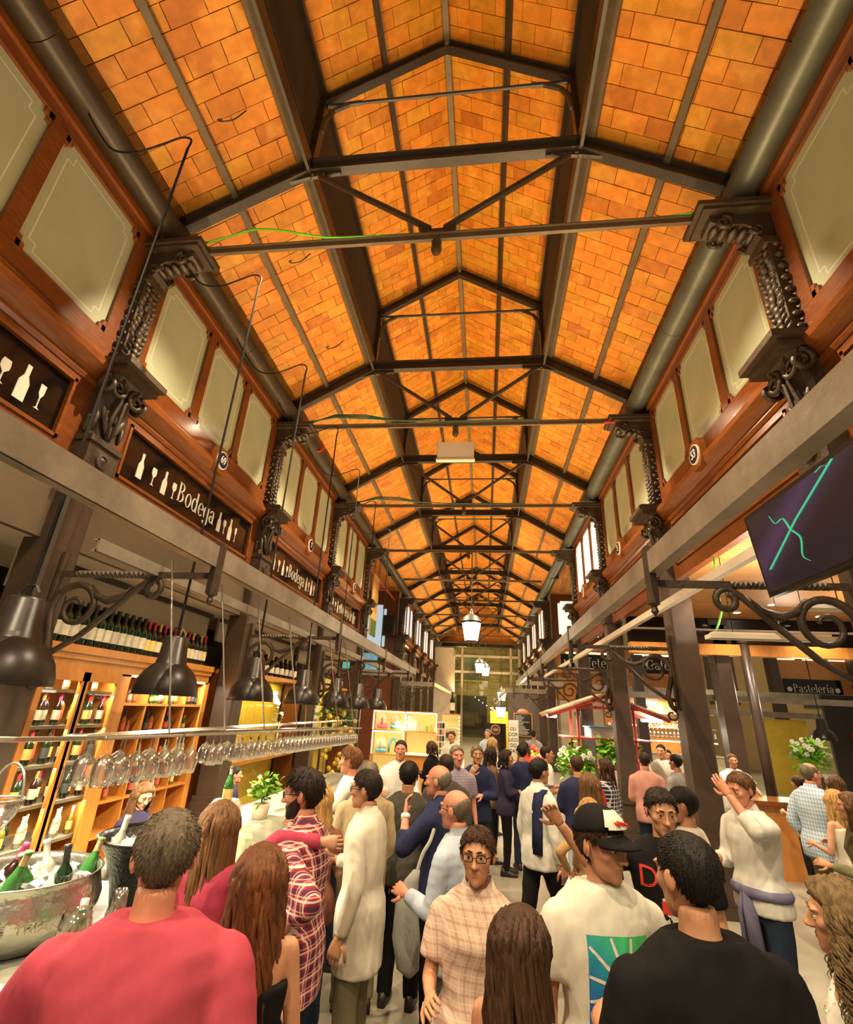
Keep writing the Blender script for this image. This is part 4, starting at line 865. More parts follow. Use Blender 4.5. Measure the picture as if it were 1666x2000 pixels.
tag(MB().lathe([(.001, 0), (.07, 0), (.09, .12), (.08, .14), (.001, .12)], (-2.3, 5.6, 1.08), 16).build('plant_pot', M['cream'], smooth=True), 'small cream pot under the bright plant on the bar', 'pot')

t = thing('glass_pail', 'glass pail with bright wire handle at the left picture edge on the bar', 'pail', (-2.62, 2.78, 1.08)); t.scale = (.8, .8, .8)
MB().cyl((0, 0, 0), (0, 0, .52), .05, .04, n=16).build('pedestal', M['chrome'], t); MB().lathe([(.001, .52), (.06, .52), (.11, .60), (.13, .70), (.125, .70), (.10, .60), (.001, .54)], n=24).build('bowl', M['wine_glass'], t, smooth=True); MB().tube([(.13*math.cos(a), .02, .70+.22*math.sin(a)) for a in np.linspace(0, PI, 17)], .008, 6).build('handle', M['chrome'], t, smooth=True); MB().tube([(.13*math.cos(a), .13*math.sin(a), .70) for a in np.linspace(0, 2*PI, 25)], .007, 6).build('rim', M['chrome'], t, smooth=True)
# ================================================================ HALL FITTINGS
# lanterns hanging on the hall axis
def make_lantern(label, loc, top):
    t = thing('street_lantern', label, 'lantern', loc); n = 6; H = .58
    def ring(r, z): return [(r*math.cos(i*PI/3), r*math.sin(i*PI/3), z) for i in range(n)]
    MB().loft([ring(.20, 0), ring(.30, H)]).build('glass', M['lantern'], t)
    m = MB()
    for i in range(n):
        a = i*PI/3; m.bar((.205*math.cos(a), .205*math.sin(a), 0), (.308*math.cos(a), .308*math.sin(a), H), .014, .014)
    m.loft([ring(.215, -.02), ring(.215, .015)]); m.loft([ring(.32, H-.02), ring(.32, H+.03)]); m.build('frame', M['ironb'], t)
    MB().lathe([(.33, H+.03), (.30, H+.07), (.24, H+.17), (.16, H+.24), (.07, H+.28), (.05, H+.36), (.03, H+.42), (.012, H+.45)], n=18).build('cap', M['zinc'], t, smooth=True)
    MB().tube([(0, 0, H+.4), (0, 0, top-loc[2])], .018, 6).build('rod', M['iron'], t)
    m = MB()
    for s in (-1, 1): m.tube([(s*.05, 0, -.02), (s*.10, 0, -.10), (s*.06, 0, -.17), (s*.02, 0, -.20)], .012, 6)
    m.build('bottom_scroll', M['foilg'], t)
    light('POINT', (loc[0], loc[1], loc[2]+.25), 420, (1, .80, .48), .25)
make_lantern('large glowing street lantern hanging nearest on the hall axis', (-.42, 4*BAY, 4.25), 7.18); make_lantern('second glowing lantern hanging further down the hall', (-.30, 8*BAY, 4.4), 7.18); make_lantern('small glowing lantern just behind the second one', (.05, 9*BAY, 4.5), 7.18)
make_lantern('far low lantern hanging by the chalkboard beam', (1.15, 9*BAY, 2.95), 7.18); make_lantern('small lantern by the yellow wall above the dark café board', (.95, 31.5, 1.95), 3.14)
# white box hanging from the third truss
t = thing('hanging_box', 'white rectangular box hung under the third roof truss', 'light box', (XC-.24, 11.6, 8.45)); MB().bb((-.5, -.06, 0), (.5, .06, .52), ch=.02).build('body', M['paper'], t); MB().bb((-.52, -.075, -.03), (.52, .075, .02)).build('bottom_edge', M['cream'], t)
for s in (-1, 1):
    MB().tube([(s*.4, 0, .5), (s*.36, .22, 1.28), (s*.36, .25, .1)][:2], .012, 6).build('hanger', M['chrome'], t); MB().bb((s*.36-.16, .18, 1.22), (s*.36+.16, .3, 1.27)).build('clamp_lamp', M['paper'], t)
# cables on tie bars
tag(MB().tube(cr([(-3.55, 3.9, 7.27), (-3.1, 3.88, 7.36), (-2.75, 3.87, 7.45), (-2.4, 3.87, 7.40), (-2.0, 3.88, 7.29), (-1.6, 3.905, 7.258), (0, 3.93, 7.256), (1.5, 3.93, 7.256), (2.3, 3.9, 7.27), (2.6, 3.88, 7.38), (2.9, 3.86, 7.52)]), .012, 8).build('green_cable', M['green_cable'], smooth=True), 'bright green cable lying on the nearest tie bar', 'cable')
for k, z in ((2, 0), (3, 0)):
    t = thing('cable_bundle', ['', '', 'teal cables sagging onto the second tie bar', 'teal cables sagging onto the third tie bar'][k], 'cable', (0, k*BAY, 0))
    for j in range(3): MB().tube([(-3.5, -.04*j, 7.28), (-2.9, -.05-.03*j, 7.46-.05*j), (-2.3, -.05, 7.44-.04*j), (-1.7, -.05, 7.30), (-.9, -.045, 7.265), (1, -.045, 7.26)], .014, 6).build('strand', M['teal_cable'], t, smooth=True)
# ceiling hooks on the left slope
for i, (x, y, z) in enumerate(((-2.72, 3.05, 8.22), (-2.62, 4.9, 8.24), (-2.62, 6.7, 8.24))):
    tag(MB().tube(cr([(x+.1, y, z+.02), (x-.02, y, z-.12), (x-.14, y-.02, z-.17), (x-.19, y-.02, z-.13), (x-.16, y, z-.10)]), .008, 6).build('ceiling_hook', M['iron'], smooth=True), ['iron hook on the tiles nearest the first lamp cable', 'iron hook on the tiles past the nearest truss', 'third iron hook on the tiles, near the second truss'][i], 'hook')
# red fittings
for i, (x, y, z) in enumerate(((XR-.8, 7.75, 7.1), (XL+.28, 9.2, 7.42))):
    t = thing('red_valve', ['small red pipe elbow at the second corbel on the television side', 'small red sprinkler head on the bottle-sign gutter'][i], 'pipe', (x, y, z)); MB().tube([(0, 0, 0), (.14, 0, 0), (.17, 0, .05), (.17, 0, .16)], .02, 8).build('elbow', M['redpipe'], t); MB().cyl((-.03, 0, 0), (0, 0, 0), .03).build('flange', M['redpipe'], t)
# television
t = thing('television', 'wide black television showing a green twig on dark purple', 'television', (1.98, 3.62, 3.03)); t.rotation_euler = (0, -.10, 0)
MB().bb((0, -1.25, 0), (.06, 0, .60)).build('housing', M['lampblk'], t)
scm = bpy.data.materials.new('screen_picture'); scm.use_nodes = True; nt = scm.node_tree; bs = nt.nodes['Principled BSDF']; bs.inputs['Base Color'].default_value = (.004, .003, .004, 1); bs.inputs['Roughness'].default_value = .2
tc = nd(nt, 'ShaderNodeTexCoord'); sp = nd(nt, 'ShaderNodeSeparateXYZ'); nt.links.new(tc.outputs['Object'], sp.inputs[0])
ml = nd(nt, 'ShaderNodeMath', operation='MULTIPLY_ADD'); ml.inputs[1].default_value = .45; nt.links.new(sp.outputs['Y'], ml.inputs[0]); nt.links.new(sp.outputs['Z'], ml.inputs[2])
rp = nd(nt, 'ShaderNodeValToRGB'); rp.color_ramp.elements[0].position = .0; rp.color_ramp.elements[0].color = (.03, .018, .02, 1); rp.color_ramp.elements[1].position = .6; rp.color_ramp.elements[1].color = (.02, .012, .022, 1); e = rp.color_ramp.elements.new(.22); e.color = (.09, .045, .10, 1); e = rp.color_ramp.elements.new(.35); e.color = (.03, .018, .03, 1)
nt.links.new(ml.outputs[0], rp.inputs[0]); nt.links.new(rp.outputs[0], bs.inputs['Emission Color']); bs.inputs['Emission Strength'].default_value = .7
MB().bb((-.004, -1.22, .03), (0, -.03, .57)).build('screen', scm, t)
gm2 = emis('screen_green', (.10, .62, .30), .9)
m = MB(); m.tube([(-.006, -.13, .17), (-.006, -.55, .38), (-.006, -1.0, .565)], .012, 6, sq=.2); pa = cr([(-.006, -.47, .34), (-.006, -.43, .43), (-.006, -.34, .43), (-.006, -.30, .50)]); m.tube(pa, list(np.linspace(.012, .003, len(pa))), 6, sq=.3); pa = cr([(-.006, -.48, .33), (-.006, -.53, .26), (-.006, -.49, .16), (-.006, -.54, .11)]); m.tube(pa, list(np.linspace(.012, .003, len(pa))), 6, sq=.3); m.tube([(-.006, -.95, .55), (-.006, -.90, .57), (-.006, -.84, .56)], .005, 6, sq=.3); m.build('picture_twig', gm2, t)
MB().bb((.06, -.75, .2), (.62, -.55, .3)).bb((.58, -.8, -.1), (.64, -.5, .5)).build('mount', M['iron'], t)
# hanging linear light
t = thing('linear_light', 'long white linear light fitting hanging behind the large column', 'light fitting', (2.72, 6.45, 3.16)); MB().bb((0, -.09, 0), (1.42, .09, .05)).bb((.05, -.06, .05), (1.37, .06, .08)).build('body', M['paper'], t); MB().bb((.06, -.05, -.006), (1.36, .05, -.001)).build('diffuser', M['frostline'], t)
light('AREA', (3.43, 6.45, 3.26), 70, NEUT, .1, (PI, 0, 0), None); light('AREA', (3.6, 4.8, 3.27), 70, NEUT, .1, (PI, 0, 0), None); light('AREA', (6.5, 8.0, 3.2), 110, NEUT, .1, (PI, 0, 0), None)  # uplights added to brighten the plank ceiling; the last has no fitting
for x in (.3, .85, 1.15): MB().tube([(x, 0, .08), (x, 0, 1.08)], .005, 5).build('wire', M['cable'], t)
MB().tube([(.1, 0, .08), (.16, 0, .2), (.22, 0, .35), (.2, 0, .7), (.25, 0, 1.08)], .012, 6).build('green_cable', M['green_cable'], t)
t = thing('linear_light', 'white linear light fitting below the television edge', 'light fitting', (2.9, 4.8, 3.2)); MB().bb((0, -.09, 0), (1.42, .09, .05)).build('body', M['paper'], t)
for x in (.3, 1.15): MB().tube([(x, 0, .05), (x, 0, 1.04)], .005, 5).build('wire', M['cable'], t)
# inner columns of the café aisle and round downpipe
def plain_col(x, y, h, label, w=.15):
    t = thing('iron_post', label, 'column', (x, y, 0)); MB().bb((-w, -w, .6), (w, w, h), ch=.02).build('shaft', M['col'], t); MB().bb((-w-.05, -w-.05, 0), (w+.05, w+.05, .6), ch=.03).build('pedestal', M['col'], t); MB().bb((-w-.04, -w-.04, h-.12), (w+.04, w+.04, h)).build('head', M['ironb'], t)
plain_col(4.88, 11.2, 4.25, 'square brown post right beside the round downpipe'); plain_col(7.1, 16.6, 4.6, 'brown post behind the flower bouquet'); plain_col(5.0, 17.6, 4.2, 'brown post between the large column and the downpipe'); plain_col(12.0, 17.5, 4.6, 'brown post between the pastry signs'); plain_col(4.9, 21.5, 4.0, 'brown post in front of the café bottle shelf', .2)
t = thing('downpipe', 'round brown downpipe beside the square post', 'pipe', (5.28, 10.95, 0)); MB().cyl((0, 0, 0), (0, 0, 3.9), .095, n=16).build('pipe', M['col'], t, smooth=True); MB().cyl((0, 0, 3.75), (0, 0, 3.95), .115, n=16).build('socket', M['col'], t)
# market stall with plants
KX, KY = 2.75, 13.0
t = thing('market_stall', 'small red-framed market stall with pitched roof, plants and tube lights', 'stall', (KX, KY, 0))
for s in (-1, 1):
    q = MB(); q.prism([(0, 0), (s*1.35, -.48), (s*1.35, -.44), (0, .04)], (0, -.8, 2.70), (1, 0, 0), (0, 0, 1), (0, 1, 0), 1.6); q.build('roof_panel', M['cream'], t)
    for yy in (-.8, .76): MB().bar((0, yy+.02, 2.66), (s*1.32, yy+.02, 2.19), .05, .07).build('roof_rafter', M['red'], t)
    for yy in (-.5, .5): MB().bb((s*.62-.025, yy-.025, 0), (s*.62+.025, yy+.025, 2.45)).build('post', M['red'], t)
    MB().cyl((s*1.15, -.72, 2.19), (s*1.15, .72, 2.19), .035, n=8).build('tube_lamp', M['tubew'], t)
    light('AREA', (KX+s*1.05, KY, 2.15), 120, (1, .93, .75), .2, (0, 0, 0), 1.3)
for z in (.62, 1.14, 1.74): MB().bb((-.95, -.55, z), (.95, .55, z+.03)).build('shelf', M['red'], t)
MB().bb((-.75, -.78, 2.38), (.75, -.74, 2.44)).build('cross_beam', M['red'], t); MB().bb((-.6, -.5, .1), (.6, .5, .6)).build('base_cabinet', M['paper'], t)
MB().bb((-.2, -.62, .25), (.02, -.58, 1.25)).build('price_board', M['paper'], t)
for i in range(9): MB().bb((-.17, -.63, .32+i*.10), (-.01, -.62, .36+i*.10)).build('price_strip', M['red'], t)
tag(MB().bb((KX-.35, KY-.35, 1.77), (KX+.4, KY+.3, 1.98), ch=.04).build('plastic_tub', M['ice']), 'clear plastic tub with blue lid on the stall top shelf', 'tub'); tag(MB().bb((KX-.38, KY-.38, 1.98), (KX+.43, KY+.33, 2.01), ch=.04).build('tub_lid', mat('blue_lid', (.1, .35, .7), .4)), 'flat blue lid lying on the plastic tub', 'lid')
leafy('trailing_plant', 'bright green trailing plant spilling over the left of the stall', 'plant', (KX-.72, KY-.55, 1.32), .42, 320, .11, M['leaf'], seed=8, trail=.35, flowers=10); leafy('trailing_plant', 'bright green bushy plant in the middle of the stall', 'plant', (KX+.02, KY-.6, 1.52), .33, 240, .11, M['leaf'], seed=9); leafy('trailing_plant', 'green plant at the back right of the stall', 'plant', (KX+.55, KY-.2, 1.5), .28, 130, .10, M['leaf'], seed=10)
# -------------------------------------------------------------- far side of the crossing, café side
wf = struct(obj('wall_far_right', None), 'wood wall with sign boards across the crossing')
MB().bb((3.2, 23.75, 4.0), (9.6, 23.85, 5.3)).build('wood_panel', M['oak'], wf); MB().bb((3.2, 23.9, 2.9), (9.6, 24.0, 4.0)).build('orange_panel', M['oak'], wf); MB().bb((3.2, 23.95, 0), (9.6, 24.05, 2.9)).build('back_panel', M['cream'], wf)
for i, (x0, x1, w, lb) in enumerate(((3.45, 6.0, 'Cafetería', 'black Cafetería sign nearer the hall, partly behind a column'), (6.4, 9.3, 'Cafetería', 'black Cafetería sign cut by the large column'))):
    t = thing('sign_board', lb, 'sign', ((x0+x1)/2, 23.7, 4.48)); h = (x1-x0)/2
    MB().bb((-h, -.03, -.36), (h, .02, .36)).build('black_panel', M['black'], t)
    for a, b in (((-h-.1, -.06, .36), (h+.1, .02, .46)), ((-h-.1, -.06, -.46), (h+.1, .02, -.36)), ((-h-.1, -.06, -.36), (-h, .02, .36)), ((h, -.06, -.36), (h+.1, .02, .36))): MB().bb(a, b).build('frame', M['oak'], t)
    o = obj('lettering', serif_text(w, .56, M['white'], sx=.85), t); o.matrix_basis = face_mat((.32, -.035, -.02), 0, -1)
    for j, (kd, xx) in enumerate((('f', -h+.18), ('b', -h+.4), ('g', -h+.62), ('g', -h+.78), ('b', h-.25), ('g', h-.1))):
        P = {'b': BOT, 'g': GLS, 'f': FLU}[kd]; MB().prism([(p[0]*1.6, p[1]*1.6) for p in P], (xx, -.03, -.19), (1, 0, 0), (0, 0, 1), (0, -1, 0), .006).build('bottle_symbol' if kd == 'b' else 'glass_symbol', M['white'], t)
    MB().cyl((-h*.8, -.08, .42), (h*.8, -.08, .42), .025, n=6).build('tube_lamp', M['tubew'], t)
# café back bar
t = thing('cafe_back_bar', 'lit café back bar with bottle shelf and hanging glasses', 'shelf unit', (6.5, 20.6, 0))
MB().bb((-1.9, .3, 0), (1.9, .36, 3.0)).build('back_panel', M['oak'], t)
for z in (1.95, 2.45): MB().bb((-1.9, -.1, z), (1.9, .3, z+.04)).build('shelf', M['steel'], t)
MB().bb((-1.9, -.6, 0), (1.9, 0, 1.1)).build('cabinet', M['cream'], t); MB().bb((-1.9, -.7, 1.1), (1.9, .3, 1.14)).build('worktop', M['chrome'], t); MB().bb((-1.9, -.05, 1.5), (1.9, -.02, 1.53)).build('light_strip', M['led'], t); MB().bb((-1.8, .28, 2.0), (1.8, .29, 2.03)).build('light_strip', M['led'], t)
light('AREA', (6.5, 20.3, 2.9), 160, NEUT, .3, (0, 0, 0), None); light('AREA', (6.5, 19.6, 3.0), 160, NEUT, 1.0)
for i in range(26): bottle(['amber', 'clear', 'amber', 'white', 'cham', 'lred'][i % 6], (4.75+i*.14, 20.65, 1.99), .95, NTH[i]+' bottle from the left on the lower lit café shelf', 'bottles on the lower café shelf')
for i in range(22): bottle(['dark', 'clear', 'gold', 'white', 'cham', 'clear'][i % 6], (4.8+i*.165, 20.65, 2.49), .95, NTH[i]+' bottle from the left on the upper café shelf', 'bottles on the upper café shelf')
for i in range(26): o = tag(obj('wine_glass', gm, None, (4.75+i*.14, 20.3, 1.93)), NTH[i]+' upturned glass from the left hanging under the café shelf', 'wine glass', 'glasses hanging under the café shelf')
# low counter of the café with the man in the pale polo behind it
t = thing('cafe_counter', 'wooden café counter in front of the man in the pale polo shirt', 'counter', (5.0, 9.9, 0)); MB().bb((-.7, -.35, 1.02), (1.5, .35, 1.08)).build('top', M['wood2'], t); MB().bb((-.6, -.25, 0), (1.4, .25, 1.02)).build('body', M['oak'], t)
light('SPOT', (4.9, 10.1, 3.4), 260, (1, .9, .72), .05, spot=1.4)
stem_glass((5.6, 9.8, 1.08), 'tall amber glass on the café counter', M['rose'], .15, 1.1, True)
# pastry stalls on the right
t = thing('pastry_case', 'long glazed pastry case brightly lit at the right picture edge', 'display case', (10.4, 12.6, 0))
MB().bb((-1.8, -.5, 0), (3, .5, .85)).build('base', M['cream'], t); MB().bb((-1.8, -.5, .85), (3, .5, .9)).build('tray', M['paper'], t); MB().bb((-1.8, -.52, .9), (3, -.5, 1.35)).build('pane', M['pane'], t); MB().bb((-1.8, -.1, 1.35), (3, .5, 1.38)).build('top_ledge', M['chrome'], t); MB().bb((-1.8, .45, 1.30), (3, .48, 1.34)).build('light_strip', M['led'], t)
light('AREA', (10.8, 12.5, 1.7), 160, NEUT, .4, (0, 0, 0), 4)
pm_ = MB().ell((0, 0, 0), (.07, .06, .035), 8, 5).mesh('pastry', mat('golden_pastry', (.75, .48, .18), .5, objrand=.35), True)
for i in range(22):
    for j in range(4): tag(obj('pastry', pm_, None, (8.75+i*.2, 12.2+j*.2, .935), (0, 0, rnd.random()*3)), NTH[i]+' pastry along the '+['front', 'second', 'third', 'rear'][j]+' row of the glazed case', 'pastry', 'pastries in the glazed case')
wp = struct(obj('wall_pastry', None), 'orange wood wall with lit panes above the pastry signs')
MB().bb((12.6, 24.0, 3.3), (20, 24.1, 6.3)).build('wood_panel', M['oak'], wp)
for i in range(6): MB().prism(notched(.42, .6, .06, .1), (13.2+i*1.05+(.5 if i > 2 else 0), 23.97, 5.55), (1, 0, 0), (0, 0, 1), (0, 1, 0), .02).build('pane', M['glow'], wp)
for i, (x0, x1) in enumerate(((12.9, 15.2), (16.0, 18.6))):
    t = thing('sign_board', ['black Pastelería sign above the pale beams', 'second black Pastelería sign at the right picture edge'][i], 'sign', ((x0+x1)/2, 23.985, 3.75)); h = (x1-x0)/2; MB().bb((-h, -.03, -.4), (h, .02, .4)).build('black_panel', M['black'], t)
    o = obj('lettering', serif_text('Pastelería', .46, M['white'], sx=.8), t); o.matrix_basis = face_mat((0, -.035, 0), 0, -1)
    for s in (-1, 1): MB().cyl((s*(h-.2), -.035, -.02), (s*(h-.2), -.03, -.02), .1, n=14).build('bun_symbol', M['white'], t)
plain_col(12.3, 23.5, 7, 'brown post at the left end of the pastry wall', .2); plain_col(15.6, 23.5, 7, 'brown post between the two pastry signs', .2)
# street facade seen between the stalls on the right
wx = struct(obj('wall_street_right', None), 'pale yellow street facade with dark shutters behind the glazing'); MB().bb((8, 31, 0), (24, 31.2, 9)).build('facade', mat('pale_yellow_render', (.52, .45, .22), .8, var=.15, vs=1), wx)
for x in (12.6, 17.5):
    for j in range(20): MB().bb((x, 30.93, 3.2+j*.13), (x+1.6, 31, 3.31+j*.13)).build('shutter_slat', mat('grey_shutter', (.08, .09, .07), .6) if j == 0 and x == 12.6 else bpy.data.materials['grey_shutter'], wx)
light('AREA', (14, 27, 6), 500, (1, .82, .42), 2.0, (-1.2, 0, 0), 6)
# flowers, hams, lamps on that side
leafy('flower_bouquet', 'big bouquet of white lilies and bright leaves behind the blue checked shirt', 'flowers', (7.0, 12.6, 1.65), .36, 200, .12, M['leaf'], seed=21, flowers=26); light('POINT', (6.9, 12.0, 2.9), 60, NEUT, .1)
t = thing('flower_vase', 'vase holding the white lily bouquet', 'vase', (7.0, 12.6, .9)); MB().lathe([(.001, 0), (.08, 0), (.11, .2), (.07, .42), (.09, .48)], n=16).build('body', M['pane'], t, smooth=True); MB().cyl((0, 0, -.9), (0, 0, 0), .3, n=20).build('stand', M['oak'], t)
for i, (x, y, z) in enumerate(((8.4, 12.6, 2.05), (11.3, 13.4, 2.3), (12.0, 13.6, 1.9))):
    t = thing('cured_ham', ['cured ham with red rind hanging by the dark doorway', 'pale ham hanging at the right picture edge', 'pink ham hanging lowest at the right picture edge'][i], 'ham', (x, y, z)); MB().lathe([(.001, -.45), (.05, -.4), (.10, -.2), (.17, .1), (.15, .3), (.07, .48), (.035, .6), (.03, .72), (.001, .74)], n=12).build('leg', [mat('ham_rind', (.55, .12, .05), .5, var=.4, vs=8), mat('ham_pale', (.75, .42, .32), .5), M['pinkp']][i], t, smooth=True); MB().tube([(0, 0, .7), (0, 0, 1.3)], .008, 5).build('string', M['cable'], t)
for i, (x, y) in enumerate(((7.9, 13.5), (9.3, 13.6), (10.6, 13.6))):
    o = copy_tree(pend, (x, y, 1.95), 0, ['black bell lamp by the hanging ham', 'black bell lamp above the pastry case', 'black bell lamp at the far right above the pastry case'][i], 'black bell lamps on the pastry side')
t = thing('tapas_doorway', 'dark doorway with maroon TAPAS awning behind the pastry case', 'doorway', (12.2, 17.8, 0)); MB().bb((-1.6, 0, 0), (1.8, .1, 3.2)).build('door_recess', M['dark'], t); MB().bb((-1.0, -.12, 1.62), (.9, 0, 2.12)).build('awning', mat('maroon_awning', (.14, .015, .02), .6), t)
o = obj('lettering', text('TAPAS', .36, M['paper'], sx=.9), t); o.matrix_basis = face_mat((-.05, -.125, 1.87), 0, -1)
struct(MB().bb((10.3, 21.2, 0), (11.9, 21.3, 2.45)).build('wall_yellow', M['yellow']), 'yellow wall behind the bouquet'); light('POINT', (7.7, 17.5, 2.4), 90, (1, .8, .4), .1)
# -------------------------------------------------------------- bottle-sign side of the crossing
t = thing('wood_banner', 'tall pale wood banner hanging past the third Bodega sign', 'banner', (-3.95, 17.1, 4.3)); MB().bb((0, -.45, .2), (.04, .45, 2.35)).build('board', mat('pale_ply', (.62, .36, .10), .5, var=.15, vs=3), t); MB().bb((.04, -.4, .2), (.05, .4, .75)).build('lower_print', M['leafd'], t); MB().tube([(.02, -.4, 2.3), (.02, -.4, 3.08)], .01, 5).build('cord', M['cable'], t); MB().tube([(.02, .4, 2.3), (.02, .4, 3.08)], .01, 5).build('cord', M['cable'], t)
for i in range(4): MB().bb((.04, -.3+i*.18, 1.0), (.046, -.27+i*.18, 1.55)).build('printed_bottle', M['wood'], t)
struct(MB().bb((-9, 23.75, 0), (XL-.2, 23.85, 8)).build('wall_crossing_left', M['wood']), 'wood wall at the far side of the crossing beside the loudspeaker')
t = thing('lit_screen', 'tall bluish lit window panel behind the pale banner', 'panel', (-5.35, 23.7, 4.9)); MB().bb((-.35, 0, 0), (.35, .05, 2.0)).build('panel', M['glowb'], t); MB().bb((.35, 0, 0), (.55, .05, 1.8)).build('side_panel', M['glowb'], t)
t = thing('loudspeaker', 'black loudspeaker mounted beside the corner column of the crossing', 'loudspeaker', (-4.55, 23.3, 5.35)); MB().bb((-.3, -.2, 0), (.3, .2, .95), ch=.05).build('cabinet', M['lampblk'], t); MB().lathe([(.001, .0), (.14, .0), (.17, .03)], (0, -.21, .32), 16, M=Matrix(((1, 0, 0), (0, 0, -1), (0, 1, 0)))).build('cone', M['dark'], t); MB().bb((-.05, .2, .4), (.05, .45, .55)).build('mount', M['iron'], t)
t = thing('sprinkler_pipes', 'red sprinkler pipes under the crossing roof', 'pipe', (0, 0, 0)); MB().cyl((-4.4, 17.0, 7.15), (-4.4, 23.8, 7.1), .04).build('pipe', M['redpipe'], t); MB().cyl((-5.8, 20.5, 6.95), (-4.2, 20.5, 6.95), .04).build('pipe', M['redpipe'], t); MB().ell((-4.75, 20.5, 6.7), (.12, .12, .12)).build('valve', M['redpipe'], t)
t = thing('poster_screen', 'green and blue lit picture behind the bar canopy end', 'poster', (-6.8, 23.74, 3.5)); t.scale = (1.2, 1, 1.2); MB().bb((0, -.05, 0), (1.5, 0, .95)).build('frame', M['lampblk'], t); MB().bb((.05, -.06, .05), (.7, -.05, .9)).build('picture', mat('teal_picture', (.1, .5, .45), .4, emit=(.15, .6, .5), es=.5, var=.6, vs=4), t); MB().bb((.75, -.06, .05), (1.45, -.05, .9)).build('picture', mat('blue_picture', (.15, .35, .5), .4, emit=(.2, .5, .6), es=.5, var=.6, vs=4), t)
# lit display cabinets with backpacks
t = thing('display_cabinet', 'bright yellow lit display cabinet holding backpacks and tins', 'cabinet', (-3.3, 15.4, .4))
def D4(name, a, b, m): return MB().bb(a, b).build(name, m, t)
LY = mat('yellow_backlit_panel', (.8, .62, .15), .5, emit=(1, .78, .22), es=.55)
D4('back_panel', (0, .35, 0), (1.95, .38, 1.72), LY)
D4('plinth', (0, .02, -.4), (1.95, .38, 0), M['oak'])
for z in (0, .52, 1.16, 1.70): D4('shelf', (0, 0, z), (1.0 if z < 1 else 1.95, .38, z+.03), M['oak'])
for x in (0, .97, 1.92): D4('side', (x, 0, 0), (x+.03, .38, 1.72), M['oak'])
for (x0, x1, z0, z1) in ((.03, .97, 1.19, 1.70), (1.0, 1.92, 1.19, 1.70), (.03, .97, .55, 1.16)):
    for a, b in (((x0, .0, z1-.025), (x1, .02, z1)), ((x0, 0, z0), (x0+.02, .02, z1)), ((x1-.02, 0, z0), (x1, .02, z1))): D4('light_strip', a, b, M['led'])
light('AREA', (-2.4, 15.2, 2.0), 60, (1, .85, .45), .2, (-.5, 0, 0), 1.5)
bpm = mat('cream_canvas', (.72, .62, .42), .8)
for i, (x, z, c) in enumerate(((.28, 1.19, 'red'), (.68, 1.19, 'blue'), (.28, .55, 'blue'))):
    tt = thing('backpack', ['cream backpack with red base in the lit cabinet', 'cream backpack with blue base in the upper lit cabinet', 'cream backpack with blue base in the lower lit cabinet'][i], 'backpack', (-3.3+x, 15.55, .4+z+.03)); m = MB()
    m.loft([[(r*math.cos(a)*1.0, r*.55*math.sin(a), zz) for a in np.linspace(0, 2*PI, 15)[:-1]] for r, zz in ((.15, .10), (.165, .2), (.15, .32), (.09, .40))]); m.build('body', bpm, tt, smooth=True)
    MB().loft([[(r*math.cos(a), r*.57*math.sin(a), zz) for a in np.linspace(0, 2*PI, 15)[:-1]] for r, zz in ((.155, 0), (.165, .06), (.158, .11))]).build('base', M['pinkp'] if c == 'red' else mat('sky_blue', (.15, .5, .75), .6), tt, smooth=True); MB().tube([(0, -.1, .12), (0, -.1, .30)], .015, 6).build('strap', M['foilr'] if c == 'red' else bpy.data.materials['sky_blue'], tt)
for i in range(5): tag(MB().lathe([(.001, 0), (.04, 0), (.04, .14+.03*(i % 2)), (.001, .15+.03*(i % 2))], (0, 0, 0), 12).build('tin_jar', [M['petal'], M['paper'], M['leaf'], M['labely'], M['petal']][i]), ['white tin first from the left in the lit cabinet', 'pale tin second in the lit cabinet', 'green tin in the middle of the lit cabinet', 'yellow tin in the lit cabinet', 'white tin last on the right in the lit cabinet'][i], 'tin').location = (-3.3+1.35+.13*i, 15.58, .4+1.2)
tag(MB().bb((-2.27, 15.5, 1.6), (-1.98, 15.6, 1.98)).build('white_carton', M['petal']), 'large white carton standing in the lit cabinet', 'carton')
tag(MB().tube([(-2.78, 15.55, .99), (-2.78, 15.55, 1.2), (-2.7, 15.55, 1.35), (-2.6, 15.55, 1.35), (-2.54, 15.55, 1.2), (-2.54, 15.55, .99)], .035, 8).build('blue_toy', bpy.data.materials['sky_blue'], smooth=True), 'blue arched toy on the lower lit shelf', 'toy')
t = thing('snack_counter', 'second lit shelf unit with small appliances behind the bald man', 'shelf unit', (-1.25, 15.4, 0)); D4('back_panel', (0, .3, .8), (.5, .33, 2.1), LY); D4('side', (.5, 0, 0), (.54, .33, 2.1), M['oak']); D4('top', (0, 0, 2.08), (.54, .33, 2.11), M['oak']); D4('shelf', (0, 0, 1.72), (.5, .33, 1.75), M['paper']); D4('shelf', (0, 0, 1.36), (.5, .33, 1.39), M['paper']); D4('appliance', (.1, .05, 1.42), (.38, .28, 1.64), M['chrome']); D4('appliance_window', (.14, .04, 1.47), (.3, .05, 1.6), M['dark'])
for i in range(12): D4('light_bulb', (.5, -.03, .9+i*.1), (.53, 0, .94+i*.1), M['led'])
t = thing('snack_bar', 'plain orange wood snack counter in front of the lit shelves', 'counter', (-1.6, 14.85, 0)); D4('body', (-.8, -.22, 0), (.85, .22, 1.02), M['oak']); D4('top', (-.85, -.27, 1.02), (.9, .27, 1.05), M['paper'])
t = thing('postcard_rack', 'white postcard rack beside the lit shelves', 'rack', (-1.22, 14.9, 1.05)); D4('panel', (-.12, 0, 0), (.12, .02, .85), M['paper'])
